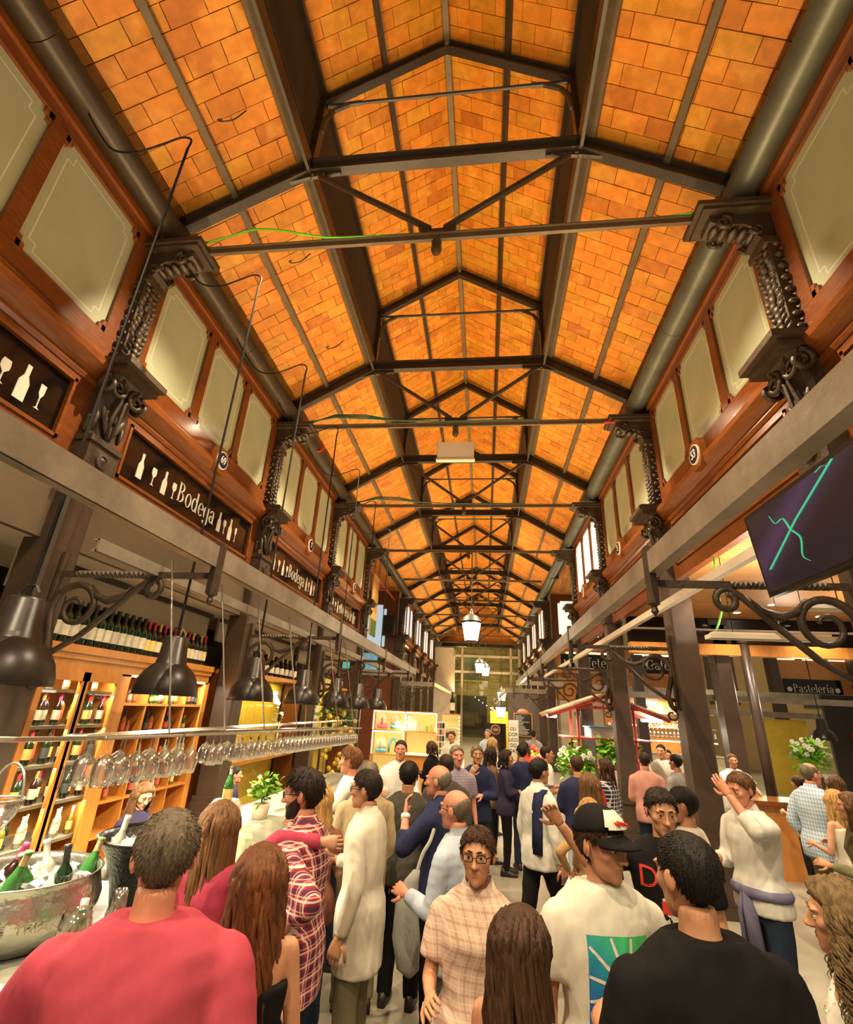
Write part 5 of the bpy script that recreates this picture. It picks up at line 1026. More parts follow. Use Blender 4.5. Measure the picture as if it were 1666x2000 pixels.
for i in range(15): D4('postcard', (-.11+.075*(i % 3), -.01, .02+.165*(i//3)), (-.05+.075*(i % 3), 0, .15+.165*(i//3)), [M['labelr'], M['leafd'], M['plaque'], M['yellow'], M['labelb'], M['pinkp']][i*7 % 6])
t = thing('display_bottle', 'big dark bottle ornament on top of the small lit shelf unit', 'bottle', (-.95, 15.5, 2.11)); MB().lathe(BP, n=14).build('glass_body', M['gbot'], t, smooth=True); MB().lathe([(.0392, .05), (.0392, .16)], n=14).build('paper_label', M['label'], t); t.scale = (1.9, 1.9, 1.9)
# -------------------------------------------------------------- far end
we2 = struct(obj('wall_back', None), 'glazed end wall of the hall')
for x in (-4.0, -1.9, 2.2, 2.9): MB().bb((x-.08, 43.4, 0), (x+.08, 43.55, 7.5)).build('glazing_post', M['cream'], we2)
for z in (5.3, 6.6): MB().bb((-4, 43.4, z-.09), (3, 43.5, z+.09)).build('glazing_rail', M['paper'], we2)
MB().bb((-4.2, 43.3, 7.35), (3.1, 43.6, 7.75)).build('end_beam', M['iron'], we2); MB().bb((-4, 43.46, 0), (3, 43.48, 7.4)).build('pane', M['pane'], we2)
MB().prism([(-3.6, 7.7), (3.6, 7.7), (1.75, 8.8), (1.75, 10.2), (0, 11.3), (-1.75, 10.2), (-1.75, 8.8)], (XC, YE+.02, 0), (1, 0, 0), (0, 0, 1), (0, 1, 0), .1).build('gable', M['oak'], we2)
MB().bb((-4.05, 40.5, 0), (-2.5, 43.3, 6.9)).build('white_pier', M['cream'], we2)
wo = struct(obj('wall_street', None), 'ochre stone street facade behind the glass end wall'); MB().bb((-9, 50, 0), (9, 50.3, 14)).build('facade', M['stonewall'], wo)
for z in np.arange(.6, 8, .62):
    off = .5 if int(z*10) % 2 else 0
    for x in np.arange(-4.2+off*0, 4, 1.05): MB().bb((x+off*.9, 49.93, z), (x+off*.9+1.0, 50, z+.58)).build('stone', M['stonewall'], wo)
MB().bb((-2.6, 49.8, .2), (.2, 49.95, 3.6)).build('doorway', M['dark'], wo)
for i in range(16): MB().bb((-2.6+i*.17, 49.6, 5.0), (-2.56+i*.17, 49.7, 6.6)).build('balcony_bar', M['iron'], wo)
MB().bb((-2.8, 49.5, 4.85), (.3, 49.9, 5.0)).build('balcony_slab', M['stonewall'], wo); MB().bb((-2.2, 49.85, 5.0), (-.6, 49.95, 7.4)).build('balcony_window', M['zinc'], wo)
light('POINT', (0, 46.5, 4.2), 420, (1, .76, .28), .3); light('POINT', (-2, 46, 6.5), 180, (1, .78, .32), .3)
struct(MB().bb((.35, 33, 0), (3.1, 33.1, 2.3)).build('wall_yellow_far', M['yellow']), 'yellow far wall behind the dark café board'); light('POINT', (.8, 32, 2.6), 160, (1, .78, .25), .1)
t = thing('cafe_board', 'tall dark café board with round brown emblem against the yellow wall', 'sign', (.6, 30, .4)); MB().bb((-.58, -.04, 0), (.58, 0, 1.25)).build('board', M['lampblk'], t); MB().cyl((0, -.05, .92), (0, -.04, .92), .26, n=24).build('emblem_ring', M['paper'], t); MB().cyl((0, -.06, .92), (0, -.05, .92), .235, n=24).build('emblem_disc', M['wood'], t)
o = obj('lettering', text('1000', .16, M['paper']), t); o.matrix_basis = face_mat((0, -.062, .92), 0, -1); o = obj('lettering', text('Café', .24, M['paper'], align='LEFT'), t); o.matrix_basis = face_mat((-.5, -.045, .5), 0, -1); MB().bb((-.5, -.02, -.4), (.5, .1, 0)).build('stand', M['lampblk'], t)
t = thing('chalkboard', 'arched orange-framed chalkboard menu on the far café stall', 'chalkboard', (1.95, 27.46, 1.15)); MB().bb((-.48, -.03, 0), (.48, .03, 1.1)).build('frame', M['oak'], t); MB().prism([(.32*math.cos(a), 1.08+.22*math.sin(a)) for a in np.linspace(0, PI, 9)], (0, -.03, 0), (1, 0, 0), (0, 0, 1), (0, 1, 0), .06).build('arch', M['oak'], t); MB().bb((-.42, -.04, .05), (.42, -.03, 1.05)).build('slate', M['lampblk'], t)
for i in range(13): MB().bb((-.38, -.045, .1+i*.07), (-.38+rnd.uniform(.3, .7), -.04, .125+i*.07)).build('chalk_line', M['paper'], t)
t = thing('stacked_letters', 'tall white board of stacked black letters under the chalkboard', 'sign', (1.38, 26.3, 0)); MB().bb((-.22, -.03, 0), (.25, .03, 1.9)).build('board', M['paper'], t)
for i, w in enumerate(('OU', 'DOR', 'LICO', 'DO', 'DAY')): o = obj('lettering', text(w, .22, M['lampblk'], sx=.9), t); o.matrix_basis = face_mat((0, -.035, 1.5-i*.24), 0, -1)
struct(MB().bb((1.2, 27.5, 0), (3.0, 27.6, 3.2)).build('wall_far_stall', M['lintel']), 'dark back of the far café stall'); light('POINT', (1.9, 25, 2.6), 70, NEUT, .1)
m = MB()
t = thing('string_lights', 'string of small warm bulbs hanging by the yellow far wall', 'string lights', (0, 0, 0)); pts = [(-.6+i*.12, 33.0-.02*i, 3.0-.55*math.sin(i/14*PI*.5)-.02*i+ .1) for i in range(15)]; MB().tube(pts, .01, 5).build('wire', M['cable'], t)
for p in pts[::2]: MB().ell((p[0], p[1], p[2]-.05), (.022, .022, .03), 8, 5).build('bulb', M['led'], t)
# stool and a small white table
t = thing('bar_stool', 'bar stool beside the man with the red backpack', 'stool', (1.35, 7.9, 0)); MB().bb((-.18, -.18, .72), (.18, .18, .76), ch=.03).build('seat', M['cream'], t)
for sx in (-1, 1):
    for sy in (-1, 1): MB().bar((sx*.15, sy*.15, .72), (sx*.19, sy*.19, 0), .035, .035, up=(0, 1, 0)).build('leg', M['cream'], t)
for a, b in (((-.17, -.17, .3), (.17, -.17, .3)), ((-.17, .17, .3), (.17, .17, .3))): MB().bar(a, b, .025, .025).build('rung', M['cream'], t)
t = thing('white_table', 'white high table top between the dark T-shirt man and the curly-haired woman', 'table', (1.33, 2.02, 0)); MB().cyl((0, 0, 1.05), (0, 0, 1.08), .22, n=24).build('top', M['paper'], t); MB().cyl((0, 0, .03), (0, 0, 1.05), .03).build('leg', M['chrome'], t); MB().cyl((0, 0, 0), (0, 0, .03), .2, n=24).build('base', M['chrome'], t)

leafy('red_flowers', 'pot of red flowers between the aisle and the market stall', 'flowers', (1.15, 14.0, 1.2), .28, 110, .09, M['leaf'], seed=31, flowers=30, fm=M['redpipe'])
t = thing('plant_stand', 'slim stand under the red flowers', 'stand', (1.15, 14.0, 0)); MB().lathe([(.001, 0), (.2, 0), (.2, .03), (.03, .05), (.03, .85), (.12, .88), (.14, 1.0), (.001, .98)], n=16).build('body', M['oak'], t, smooth=True)
# ================================================================ PEOPLE
from mathutils.bvhtree import BVHTree
def sd_ell(P, c, r):
    q = (P-np.array(c))/np.array(r); k0 = np.sqrt((q*q).sum(-1))+1e-9; q2 = q/np.array(r); k1 = np.sqrt((q2*q2).sum(-1))+1e-9
    return k0*(k0-1)/k1
def sd_cap(P, a, b, r0, r1):
    a = np.array(a); b = np.array(b); ba = b-a; t = np.clip(((P-a)@ba)/(ba@ba), 0, 1); return np.sqrt(((P-a-t[..., None]*ba)**2).sum(-1))-(r0+(r1-r0)*t)
def smin(a, b, k): h = np.clip(.5+.5*(b-a)/k, 0, 1); return b+(a-b)*h-k*h*(1-h)
def smax(a, b, k): return -smin(-a, -b, k)
def head_sdf(P, fem):
    P = P.copy(); X = np.abs(P[..., 0]); Q = P.copy(); Q[..., 0] = X
    d = sd_ell(P, (0, -.013, .032), (.077, .098, .087)); d = smin(d, sd_ell(P, (0, .026, -.022), (.063, .066, .083)), .025)
    jw = .044 if fem else .050
    d = smin(d, sd_ell(P, (0, .034, -.072), (jw, .05, .042)), .025); d = smin(d, sd_ell(P, (0, .074, -.098), (.018 if fem else .024, .017, .018)), .02)
    d = smin(d, sd_ell(Q, (.044, .06, -.014), (.022, .022, .02)), .018); d = smin(d, sd_ell(Q, (.028, .083, .031), (.028, .012, .009)), .012)
    d = smax(d, -sd_ell(Q, (.031, .101, .010), (.020, .018, .013)), .008)
    d = smin(d, sd_cap(P, (0, .088, .020), (0, .110, -.020), .006, .011), .010); d = smin(d, sd_ell(P, (0, .113, -.026), (.0125, .012, .010)), .006); d = smin(d, sd_ell(Q, (.012, .100, -.029), (.008, .011, .008)), .004)
    d = smin(d, sd_ell(P, (0, .086, -.0555), (.024, .0105, .0055)), .006); d = smin(d, sd_ell(P, (0, .085, -.0665), (.021, .0105, .006)), .006); d = smax(d, -sd_ell(P, (0, .100, -.061), (.026, .006, .0014)), .002)
    return d
NA, NE = 72, 52
def head_grid(fem):
    az = np.linspace(-PI, PI, NA+1)[:-1]; az = az-.45*np.sin(az); el = np.linspace(-PI/2*.97, PI/2*.985, NE); el = el-.14*np.sin(2*el+.35)*1
    A, E_ = np.meshgrid(az, el); D = np.stack([np.sin(A)*np.cos(E_), np.cos(A)*np.cos(E_), np.sin(E_)], -1)
    rs = np.linspace(.165, .03, 70); S = np.stack([head_sdf(D*r, fem) for r in rs], 0); neg = S < 0; i = np.argmax(neg, 0); i = np.maximum(i, 1)
    hi = rs[i-1]; lo = rs[i]
    for _ in range(12):
        mid = (hi+lo)/2; s = head_sdf(D*mid[..., None], fem); lo = np.where(s < 0, mid, lo); hi = np.where(s < 0, hi, mid)
    return D, lo, A
HG = {f: head_grid(f) for f in (False, True)}
def grid_faces(ne=NE, na=NA):
    return [(i*na+j, i*na+(j+1) % na, (i+1)*na+(j+1) % na, (i+1)*na+j) for i in range(ne-1) for j in range(na)]+[tuple(range(na-1, -1, -1)), tuple(range((ne-1)*na, ne*na))]
GF = grid_faces()
HL = ([0, 35, 60, 78, 92, 115, 140, 180], [.068, .056, .032, .004, .022, -.02, -.062, -.072])
def noise3(P, s, seed=0):
    o = np.zeros(P.shape[:-1])
    for k in range(4):
        r = np.random.RandomState(seed*7+k); w = r.normal(size=3)*s*(1+.6*k); o += np.sin(P@w+r.uniform(0, 6.28))/(1+.4*k)
    return o/2.6
def hair_cap(fem, style, seed):
    D, R, A = HG[fem]; P = D*R[..., None]; azd = np.abs(np.degrees(A)); zl = np.interp(azd, HL[0], HL[1]); z = P[..., 2]; t = {'short': .012, 'crop': .007, 'quiff': .016, 'med': .02, 'long': .016, 'bald': .005, 'thin': .007, 'curly': .03, 'cap': .010}.get(style, .014)
    if style in ('bald', 'thin'): m = np.clip((z-zl)/.02, 0, 1)*np.clip(((.055 if style == 'bald' else .10)-z+np.clip(-P[..., 1]-.04, 0, 1)*.8)/.03, 0, 1)
    else: m = np.clip((z-zl)/.018, 0, 1)
    if style in ('long', 'med', 'curly') and fem: m = np.maximum(m, np.clip((azd-75)/15, 0, 1)*np.clip((z+.10)/.02, 0, 1))
    th = t*m+(-.007)*(1-m)
    if style == 'quiff': th = th+m*.022*np.clip((P[..., 2]-.07)/.04, 0, 1)*np.clip((P[..., 1]+.02)/.08, 0, 1)
    th = th+m*t*((.30 if style == 'curly' else .10)*noise3(P, 90, seed))
    return (D*(R+th)[..., None]).reshape(-1, 3)
def rotm(yaw, pitch, roll=0): return Matrix.Rotation(yaw, 3, 'Z') @ Matrix.Rotation(pitch, 3, 'X') @ Matrix.Rotation(roll, 3, 'Y')
_rm = []
def remesh(mb, vox, it=4, seed=None, amp=0.0):
    me = bpy.data.meshes.new('r'); me.from_pydata(mb.v, [], mb.f); o = bpy.data.objects.new('r', me); TS.collection.objects.link(o)
    a = o.modifiers.new('r', 'REMESH'); a.mode = 'VOXEL'; a.voxel_size = vox; a.use_smooth_shade = True
    b = o.modifiers.new('s', 'SMOOTH'); b.factor = .5; b.iterations = it
    TV.update(); ev = o.evaluated_get(TV.depsgraph); m2 = bpy.data.meshes.new_from_object(ev)
    bpy.data.objects.remove(o); bpy.data.meshes.remove(me)
    n = len(m2.vertices); co = np.empty(n*3); m2.vertices.foreach_get('co', co); co = co.reshape(-1, 3)
    if amp:
        no = np.empty(n*3); m2.vertices.foreach_get('normal', no); no = no.reshape(-1, 3)
        q = co*np.array([1, 1, .55]); co = co+no*(amp*(noise3(q, 16, seed)+.7*noise3(co*np.array([1.0, .7, .8]), 30, seed+3)))[:, None]
    fs = [tuple(p.vertices) for p in m2.polygons]; bpy.data.meshes.remove(m2)
    return co, fs
def ring(c, rx, ry, n=18, p=2.3, fwd=None):
    out = []
    for j in range(n):
        a = 2*PI*j/n; cx, sy = math.cos(a), math.sin(a); out.append((c[0]+rx*math.copysign(abs(cx)**(2/p), cx), c[1]+ry*math.copysign(abs(sy)**(2/p), sy), c[2]))
    return out
def limb(mb, pts, rr, n=10):
    for i in range(len(pts)-1):
        a, b = Vector(pts[i]), Vector(pts[i+1]); mb.tube([a.lerp(b, t) for t in (0, .5, 1)], [rr[i], (rr[i]*.5+rr[i+1]*.5)*1.02, rr[i+1]], n)
        if 0 < i: mb.ell(a, (rr[i],)*3, 8, 6)
ARM = {'down': ((.05, -.03, -.28), (.02, .07, -.25)), 'hip': ((.25, -.10, -.13), (-.13, .11, -.20)), 'fwd': ((.05, .03, -.28), (-.06, .25, .04)), 'counter': ((.10, .14, -.22), (-.02, .25, -.03)), 'face': ((.06, .18, -.20), (-.14, .06, .22)),
       'brow': ((.10, .24, .02), (-.16, .03, .20)), 'out': ((.20, .02, -.20), (.18, .08, -.14)), 'over': ((.24, .14, .03), (.20, .10, .02)), 'fold': ((.06, .06, -.26), (-.22, .14, .02)), 'pocket': ((.10, -.06, -.27), (-.04, .10, -.22)), 'back': ((.12, -.12, -.24), (-.02, .0, -.24)), 'wave': ((.26, .12, -.03), (.14, .1, .19))}
def hand(mb, w, d, pn, side, curl=.35, k=1.0, lod=0):
    """w wrist, d finger direction, pn palm normal, side +1 right"""
    d = Vector(d).normalized(); pn = Vector(pn); pn = (pn-d*pn.dot(d)).normalized(); x = d.cross(pn)*side; w = Vector(w)
    L = .095*k; ns = 8 if not lod else 5
    rings = []
    for t, hw, ht in ((-.12, .024, .02), (.1, .030, .019), (.4, .038, .017), (.75, .042, .015), (1.0, .041, .012)):
        rings.append([w+d*(L*t)+x*hw*k*math.cos(a)+pn*ht*k*math.sin(a) for a in np.linspace(0, 2*PI, 11)[:-1]])
    mb.loft(rings)
    for i, (off, ln) in enumerate(((-.031, .072), (-.010, .080), (.011, .076), (.031, .060))):
        p = w+d*L*(.97-.05*abs(i-1.3))+x*off*k; ang = 0; pts = [p-d*.012*k]; seg = (.45, .31, .24); dirv = d.copy()
        for j in range(3):
            ang += curl*(1.0 if j else .7)+(.08*i*curl); dirv = (d*math.cos(ang)+pn*math.sin(ang)+x*off*.9*(1-j*.4)).normalized(); pts.append(pts[-1]+dirv*ln*k*seg[j]*1.1)
        mb.tube(pts+[pts[-1]+dirv*.004*k], [.0092*k, .0088*k, .0082*k, .0072*k, .003*k], ns)
    p = w+d*L*.25-x*.030*k; t1 = (d*.6-x*.75+pn*.25).normalized(); t2 = (d*.85-x*.25+pn*.35).normalized()
    mb.tube([p, p+t1*.04*k, p+t1*.04*k+t2*.03*k, p+t1*.04*k+t2*.055*k], [.014*k, .0115*k, .010*k, .005*k], ns)
def cloth(name, c, rough=.85, var=.18, bump=.35):
    return mat('cloth_'+name, c, rough, 0, var=var, vs=9, bump=bump, bs=9, spec=.12, stretch=(1, 1, .45))
SK = {'pale': (.62, .33, .20), 'tan': (.54, .26, .14), 'red': (.62, .26, .155), 'dark': (.34, .15, .075)}
SKM = {k: mat('skin_'+k, c, .5, 0, var=.16, vs=14, spec=.35, bump=.05, bs=120) for k, c in SK.items()}
def hairm(name, c): return mat('hair_'+name, c, .58, 0, var=.6, vs=40, stretch=(1, 1, .12), bump=.5, bs=90, spec=.28)
HM = {'brown': hairm('brown', (.055, .024, .010)), 'dbrown': hairm('dbrown', (.022, .011, .006)), 'black': hairm('black', (.010, .007, .005)), 'grey': hairm('grey', (.20, .165, .115)), 'dgrey': hairm('dgrey', (.15, .115, .075)), 'curls': hairm('curls', (.16, .10, .04)), 'auburn': hairm('auburn', (.13, .042, .012)), 'blonde': hairm('blonde', (.42, .24, .075)), 'red': hairm('red', (.22, .09, .03)), 'lbrown': hairm('lbrown', (.14, .065, .022))}
EYEW = mat('eye_white', (.75, .70, .62), .2); IRIS = mat('iris', (.02, .011, .006), .1); LIP = mat('lip', (.42, .10, .075), .4); LIPM = mat('lip_m', (.36, .13, .085), .45)
SHOE = mat('dark_shoe', (.02, .014, .01), .45); DENIM = cloth('denim', (.022, .032, .055)); BLK = cloth('black', (.012, .010, .010)); KHAKI = cloth('khaki', (.20, .17, .10)); GREYT = cloth('greytrouser', (.12, .11, .09))
def person(label, xy, rz, h=1.76, sex='m', skin='tan', hair='short', hc='brown', top=None, sleeve='short', bottom=None, arms=('down', 'down'), hy=0, hp=0, hr=0, build=1.0, belly=0.0, lod=0, hem=.80, collar=None, beard=None, glasses=None, lean=0, seed=1, hl=.30, wave=.01, locks=90, legs='stand', curl=.35, bare=0, skirt=False, group=None, name='person', vneck=False, cuff=None):
    k = h/1.75; fem = sex == 'f'; vox = (.0135, .024)[1 if lod else 0]; rs = np.random.RandomState(seed)
    sw = (.162 if fem else .188)*build; S = [Vector((-sw, 0, 1.385)), Vector((sw, 0, 1.385))]
    skm = SKM[skin]; body = MB(); tp = MB(); bt = MB(); hm_ = MB()
    LM = Matrix.Rotation(-lean, 3, 'X')
    def LN(p):
        p = Vector(p)
        if lean and p.z > .95: q = LM @ (p-Vector((0, 0, .95))); return q+Vector((0, 0, .95))
        return p
    S = [LN(s) for s in S]
    # torso
    bw = build; TR = ([(.80, .165, .115), (.90, .172, .122), (.98, .158, .112), (1.07, .138, .098), (1.18, .148, .105), (1.28, .160, .115), (1.36, .164, .105), (1.41, .152, .09), (1.45, .105, .072), (1.49, .060, .055)] if fem else
          [(.80, .160, .112), (.90, .165, .115), (.98, .160, .112), (1.07, .156, .108), (1.18, .168, .115), (1.28, .182, .122), (1.36, .192, .112), (1.42, .180, .096), (1.46, .125, .080), (1.50, .070, .064)])
    def trings(infl, z0, z1, top_extra=0):
        out = []
        zs = [t[0] for t in TR]; zz = sorted(set([z0]+[z for z in zs if z0 < z < z1]+[z1]))
        for z in zz:
            lo_ = .024*min(1, max(0, (1.06-z)/.08)) if infl > 0 else 0; rx = np.interp(z, zs, [t[1] for t in TR])*bw+infl+lo_; ry = np.interp(z, zs, [t[2] for t in TR])*(.5+.5*bw)+infl+lo_
            by = belly*math.exp(-((z-1.05)/.13)**2); bu = (.03*math.exp(-((z-1.27)/.07)**2) if fem else 0)
            out.append([tuple(LN((p[0], p[1]+(by+bu if p[1] > 0 else 0)*(p[1]/ry if p[1] > 0 else 0), p[2]))) for p in ring((0, -.005, z), rx, ry)])
        return out
    body.loft(trings(-.03, .84, 1.42) if sleeve != 'none' else trings(-.008, .84, 1.495)); nk = LN((0, .0, 1.45)); hc_ = LN((0, .028, 1.618))
    body.tube([nk-Vector((0, 0, .04)), nk+Vector((0, .003, .05)), hc_-Vector((0, .03, .06))], [.075 if not fem else .06, .058 if not fem else .048, .056 if not fem else .046], 12)
    hips = [Vector((-.09, 0, .90)), Vector((.09, 0, .90))]; knees = []; ank = []
    for i, s in enumerate((-1, 1)):
        if legs == 'sit': kn = Vector((s*.11, .42, .92-.30)); an = Vector((s*.12, .45, .22))
        elif legs == 'walk': kn = Vector((s*.09, .12*s+.04, .49)); an = Vector((s*.09, .18*s-.06, .09))
        else: kn = Vector((s*.10, .02, .48)); an = Vector((s*.11, -.01, .085))
        knees.append(kn); ank.append(an); limb(body, [hips[i], kn, an], [.07, .045, .035])
        bt.mi = 0; limb(bt, [hips[i]+Vector((0, 0, .02)), kn, an+Vector((0, 0, -.03))], [.098*bw, .074, .066 if not fem else .054], 12)
    if skirt: bt = MB(); bt.loft([ring((0, 0, z), rx, ry) for z, rx, ry in ((.50, .24, .20), (.80, .195, .15), (1.06, .155, .115))])
    else: bt.loft([ring((0, -.005, z), rx*bw, ry*bw+belly*.2) for z, rx, ry in ((.80, .168, .122), (.90, .174, .128), (.98, .168, .122), (1.02, .164, .118))])
    # arms
    W = []; E2 = []
    for i, s in enumerate((-1, 1)):
        e, w = ARM[arms[i]] if isinstance(arms[i], str) else arms[i]
        e = Vector((e[0]*s, e[1], e[2])).normalized()*.285; w = Vector((w[0]*s, w[1], w[2])).normalized()*.255
        el = S[i]+e; wr = el+w; E2.append(el); W.append(wr)
        ra = (.050, .041, .028) if not fem else (.041, .034, .024)
        limb(body, [S[i]*.6+Vector((0, 0, S[i].z*.4-.015)), S[i], el, wr], [.03 if sleeve != 'none' else .045, ra[0]*bw*(.8 if sleeve != 'none' else 1), ra[1]*bw, ra[2]])
        d = w.normalized(); a = arms[i]
        pn = Vector((-s, 0, 0))
        if a in ('fwd', 'fold', 'counter'): pn = Vector((-s*.8, 0, -.6))
        if a in ('face', 'brow', 'wave'): pn = Vector((-s*.4, -.9, 0)) if a != 'wave' else Vector((0, 1, 0))
        if a == 'hip': d = (d*.6+Vector((-s*.5, .55, -.25))).normalized(); pn = Vector((-s, -.2, 0))
        hand(hm_, wr, d, pn, s, curl if a not in ('counter', 'hip', 'brow') else .15, 1.0 if not fem else .9, lod)
        if sleeve == 'long': rr = [.062, .066, .056, .044]; pts = [S[i]*.85+Vector((0, 0, S[i].z*.15)), S[i]+e*.1, el, el+w*.93]
        elif sleeve == 'rolled': rr = [.062, .066, .058, .054]; pts = [S[i]*.85+Vector((0, 0, S[i].z*.15)), S[i]+e*.1, el, el+w*.45]
        elif sleeve == 'short': rr = [.062, .069, .074]; pts = [S[i]*.85+Vector((0, 0, S[i].z*.15)), S[i]+e*.1, S[i]+e*.72]
        else: pts = None
        if pts is not None: fsc = (.86 if fem else 1.0)*bw; limb(tp, pts, [r*fsc for r in rr], 14)
    if bare: tp.loft(trings(.014, hem, bare))
    else: tp.loft(trings(.016 if sleeve != 'none' else .012, hem, 1.487 if sleeve != 'none' else 1.36))
    if sleeve == 'none' and not bare:
        for s in (-1, 1): tp.tube([LN((s*.09, .10, 1.33)), LN((s*.085, .05, 1.44)), LN((s*.08, -.03, 1.455)), LN((s*.09, -.09, 1.34))], .022, 8)
    bco, bfs = remesh(body, vox, 3)
    # head mesh
    D, R, A = HG[fem]; hv = (D*R[..., None]).reshape(-1, 3); Rm = np.array(rotm(math.radians(hy), math.radians(hp), math.radians(hr)) if not lean else (Matrix.Rotation(-lean*.5, 3, 'X') @ rotm(math.radians(hy), math.radians(hp), math.radians(hr)))); hcn = np.array(hc_)
    ex = MB()
    for s in (-1, 1):
        ex.ell((s*.079, -.012, -.004), (.008, .018, .031), 10, 8, M=Matrix.Rotation(s*-.35, 3, 'Z') @ Matrix.Rotation(.15, 3, 'X')); ex.ell((s*.083, -.018, .0), (.006, .019, .028), 8, 6, M=Matrix.Rotation(s*-.5, 3, 'Z'))
        if not lod: ex.ell((s*.031, .0805, .0185), (.0165, .0128, .0072), 12, 6, M=Matrix.Rotation(s*-.08, 3, 'Y')); ex.ell((s*.031, .080, .0005), (.0155, .0118, .0042), 12, 6)
    allv = [bco]; allf = list(bfs); n0 = len(bco)
    for vv, ff in ((hv @ Rm.T+hcn, GF), (np.array([tuple(p) for p in ex.v]) @ Rm.T+hcn, ex.f), (np.array([tuple(p) for p in hm_.v]), hm_.f)):
        allv.append(vv); allf += [tuple(i+n0 for i in f) for f in ff]; n0 += len(vv)
    V = np.concatenate(allv)*k
    def mk(nm, v, f, m, par, smooth=True):
        me = bpy.data.meshes.new(nm); me.from_pydata([tuple(p) for p in v], [], f); me.materials.append(m)
        if smooth: me.polygons.foreach_set('use_smooth', [True]*len(me.polygons))
        return obj(nm, me, par)
    root = mk(name, V, allf, skm, None); root.location = (xy[0], xy[1], 0); root.rotation_euler = (0, 0, math.radians(rz)); tag(root, label, 'person', group)
    def hp_(mb, nm, m, smooth=True): return mk(nm, (np.array([tuple(p) for p in mb.v]) @ Rm.T+hcn)*k, mb.f, m, root, smooth)
    # clothing
    tco, tfs = remesh(tp, vox, 3, seed, .0055 if not lod else .0045); shirt = mk('top_garment', tco*k, tfs, top, root)
    cco, cfs = remesh(bt, vox*1.4, 3, seed+5, .006); mk('skirt' if skirt else 'trousers', cco*k, cfs, bottom or DENIM, root)
    if not fem or bottom is not None:
        for i in range(2):
            a = ank[i]; q = MB(); q.loft([[(a.x+x_*wd, a.y+yy, z_) for x_, z_ in ((-1, .0), (1, .0), (1.0, ht*.6), (.5, ht), (-.5, ht), (-1.0, ht*.6))] for yy, wd, ht in ((-.085, .025, .06), (-.05, .036, .10), (.02, .038, .10), (.08, .044, .065), (.14, .040, .05), (.18, .02, .03))]); mk('shoe', np.array([tuple(p) for p in q.v])*k, q.f, SHOE, root)
    if collar:
        q = MB(); nb = 16; c0_ = LN((0, .0, 1.485))
        r1 = []; r2 = []; r3 = []
        for j in range(nb):
            a = 2*PI*j/nb; fr = max(0, math.sin(a)); r1.append((c0_.x+.074*math.cos(a), c0_.y+.068*math.sin(a), c0_.z-.015-.035*fr)); r2.append((c0_.x+.066*math.cos(a), c0_.y+.060*math.sin(a), c0_.z+.045-.05*fr)); r3.append((c0_.x+.092*math.cos(a), c0_.y+.088*math.sin(a), c0_.z-.01-.055*fr))
        q.loft([r1, r2, r3], cap=False); mk('collar', np.array(q.v)*k, q.f, collar, root)
    if cuff:
        for i in range(2):
            if cuff[i]: q = MB(); d = (W[i]-E2[i]).normalized(); q.tube([W[i]-d*.045, W[i]-d*.012], .036, 12); mk(cuff[1+i] if isinstance(cuff[1], str) else 'wrist_band', np.array([tuple(p) for p in q.v])*k, q.f, cuff[2] if len(cuff) > 2 else M['chrome'], root)
    # hair
    if hair and hair != 'none':
        q = MB(); q.add(hair_cap(fem, hair, seed), GF)
        R_ = random.Random(seed)
        Rinv = Matrix([list(r) for r in Rm]).transposed()
        down = Rinv @ Vector((0, 0, -1)); bodyback = None
        if hair in ('long', 'curly', 'med', 'pony', 'bun') :
            nl = locks if not lod else max(26, locks//3); ln0 = {'long': hl, 'curly': hl, 'med': .12}.get(hair, .02)
            if hair in ('long', 'curly', 'med'):
                for i in range(nl):
                    a = math.radians(R_.uniform(58, 302)); e_ = math.radians(R_.uniform(-5, 80)); dv = Vector((math.sin(a)*math.cos(e_), math.cos(a)*math.cos(e_), math.sin(e_)))
                    p = Vector((dv.x*.086, dv.y*.105-.012, dv.z*.09+.03)); p *= 1.10; pts = [p*.93]; out = Vector((dv.x, dv.y, 0)).normalized() if abs(dv.z) < .999 else Vector((0, -1, 0))
                    tgt = Vector((math.sin(a)*.098, math.cos(a)*.112-.02, -.03)); L_ = ln0*R_.uniform(.8, 1.08); ns_ = 9 if hair != 'curly' else 34; ph = R_.uniform(0, 6.28); rad = R_.uniform(.012, .020) if hair != 'curly' else R_.uniform(.0045, .0075)
                    for j in range(1, ns_+1):
                        t = j/ns_
                        if t < .35: b_ = p.lerp(tgt, t/.35)+out*.012*math.sin(t/.35*PI)
                        else: b_ = tgt+down*(L_*(t-.35)/.65)+out*(.015*math.sin((t-.35)*3))+Vector((0, -.02, 0))*(t-.35)
                        wv = wave*(min(1, t*1.4))
                        cyc = 2.2 if hair != 'curly' else 5.5
                        b_ = b_+Vector((math.cos(ph+t*cyc*6.28), math.sin(ph+t*cyc*6.28), .3*math.sin(ph*2+t*9)))*wv*(1 if hair != 'curly' else 1.0)
                        if hair == 'curly': b_ = b_+out*.05*t
                        pts.append(b_)
                    m_ = len(pts); q.tube(pts, [rad*(1-.75*(j/(m_-1))**2) for j in range(m_)], 5)
            if hair == 'bun': q.ell((0, -.12, .06), (.05, .045, .05), 12, 8)
            if hair == 'pony':
                for i in range(18): a = R_.uniform(0, 6.28); q.tube([(0, -.1, .04), (.015*math.cos(a), -.14, .02), (.025*math.cos(a), -.13+.02*math.sin(a), -.08), (.015*math.cos(a), -.12, -.2)], [.014, .016, .012, .004], 5)
        elif not lod and hair in ('short', 'quiff', 'crop', 'med'):
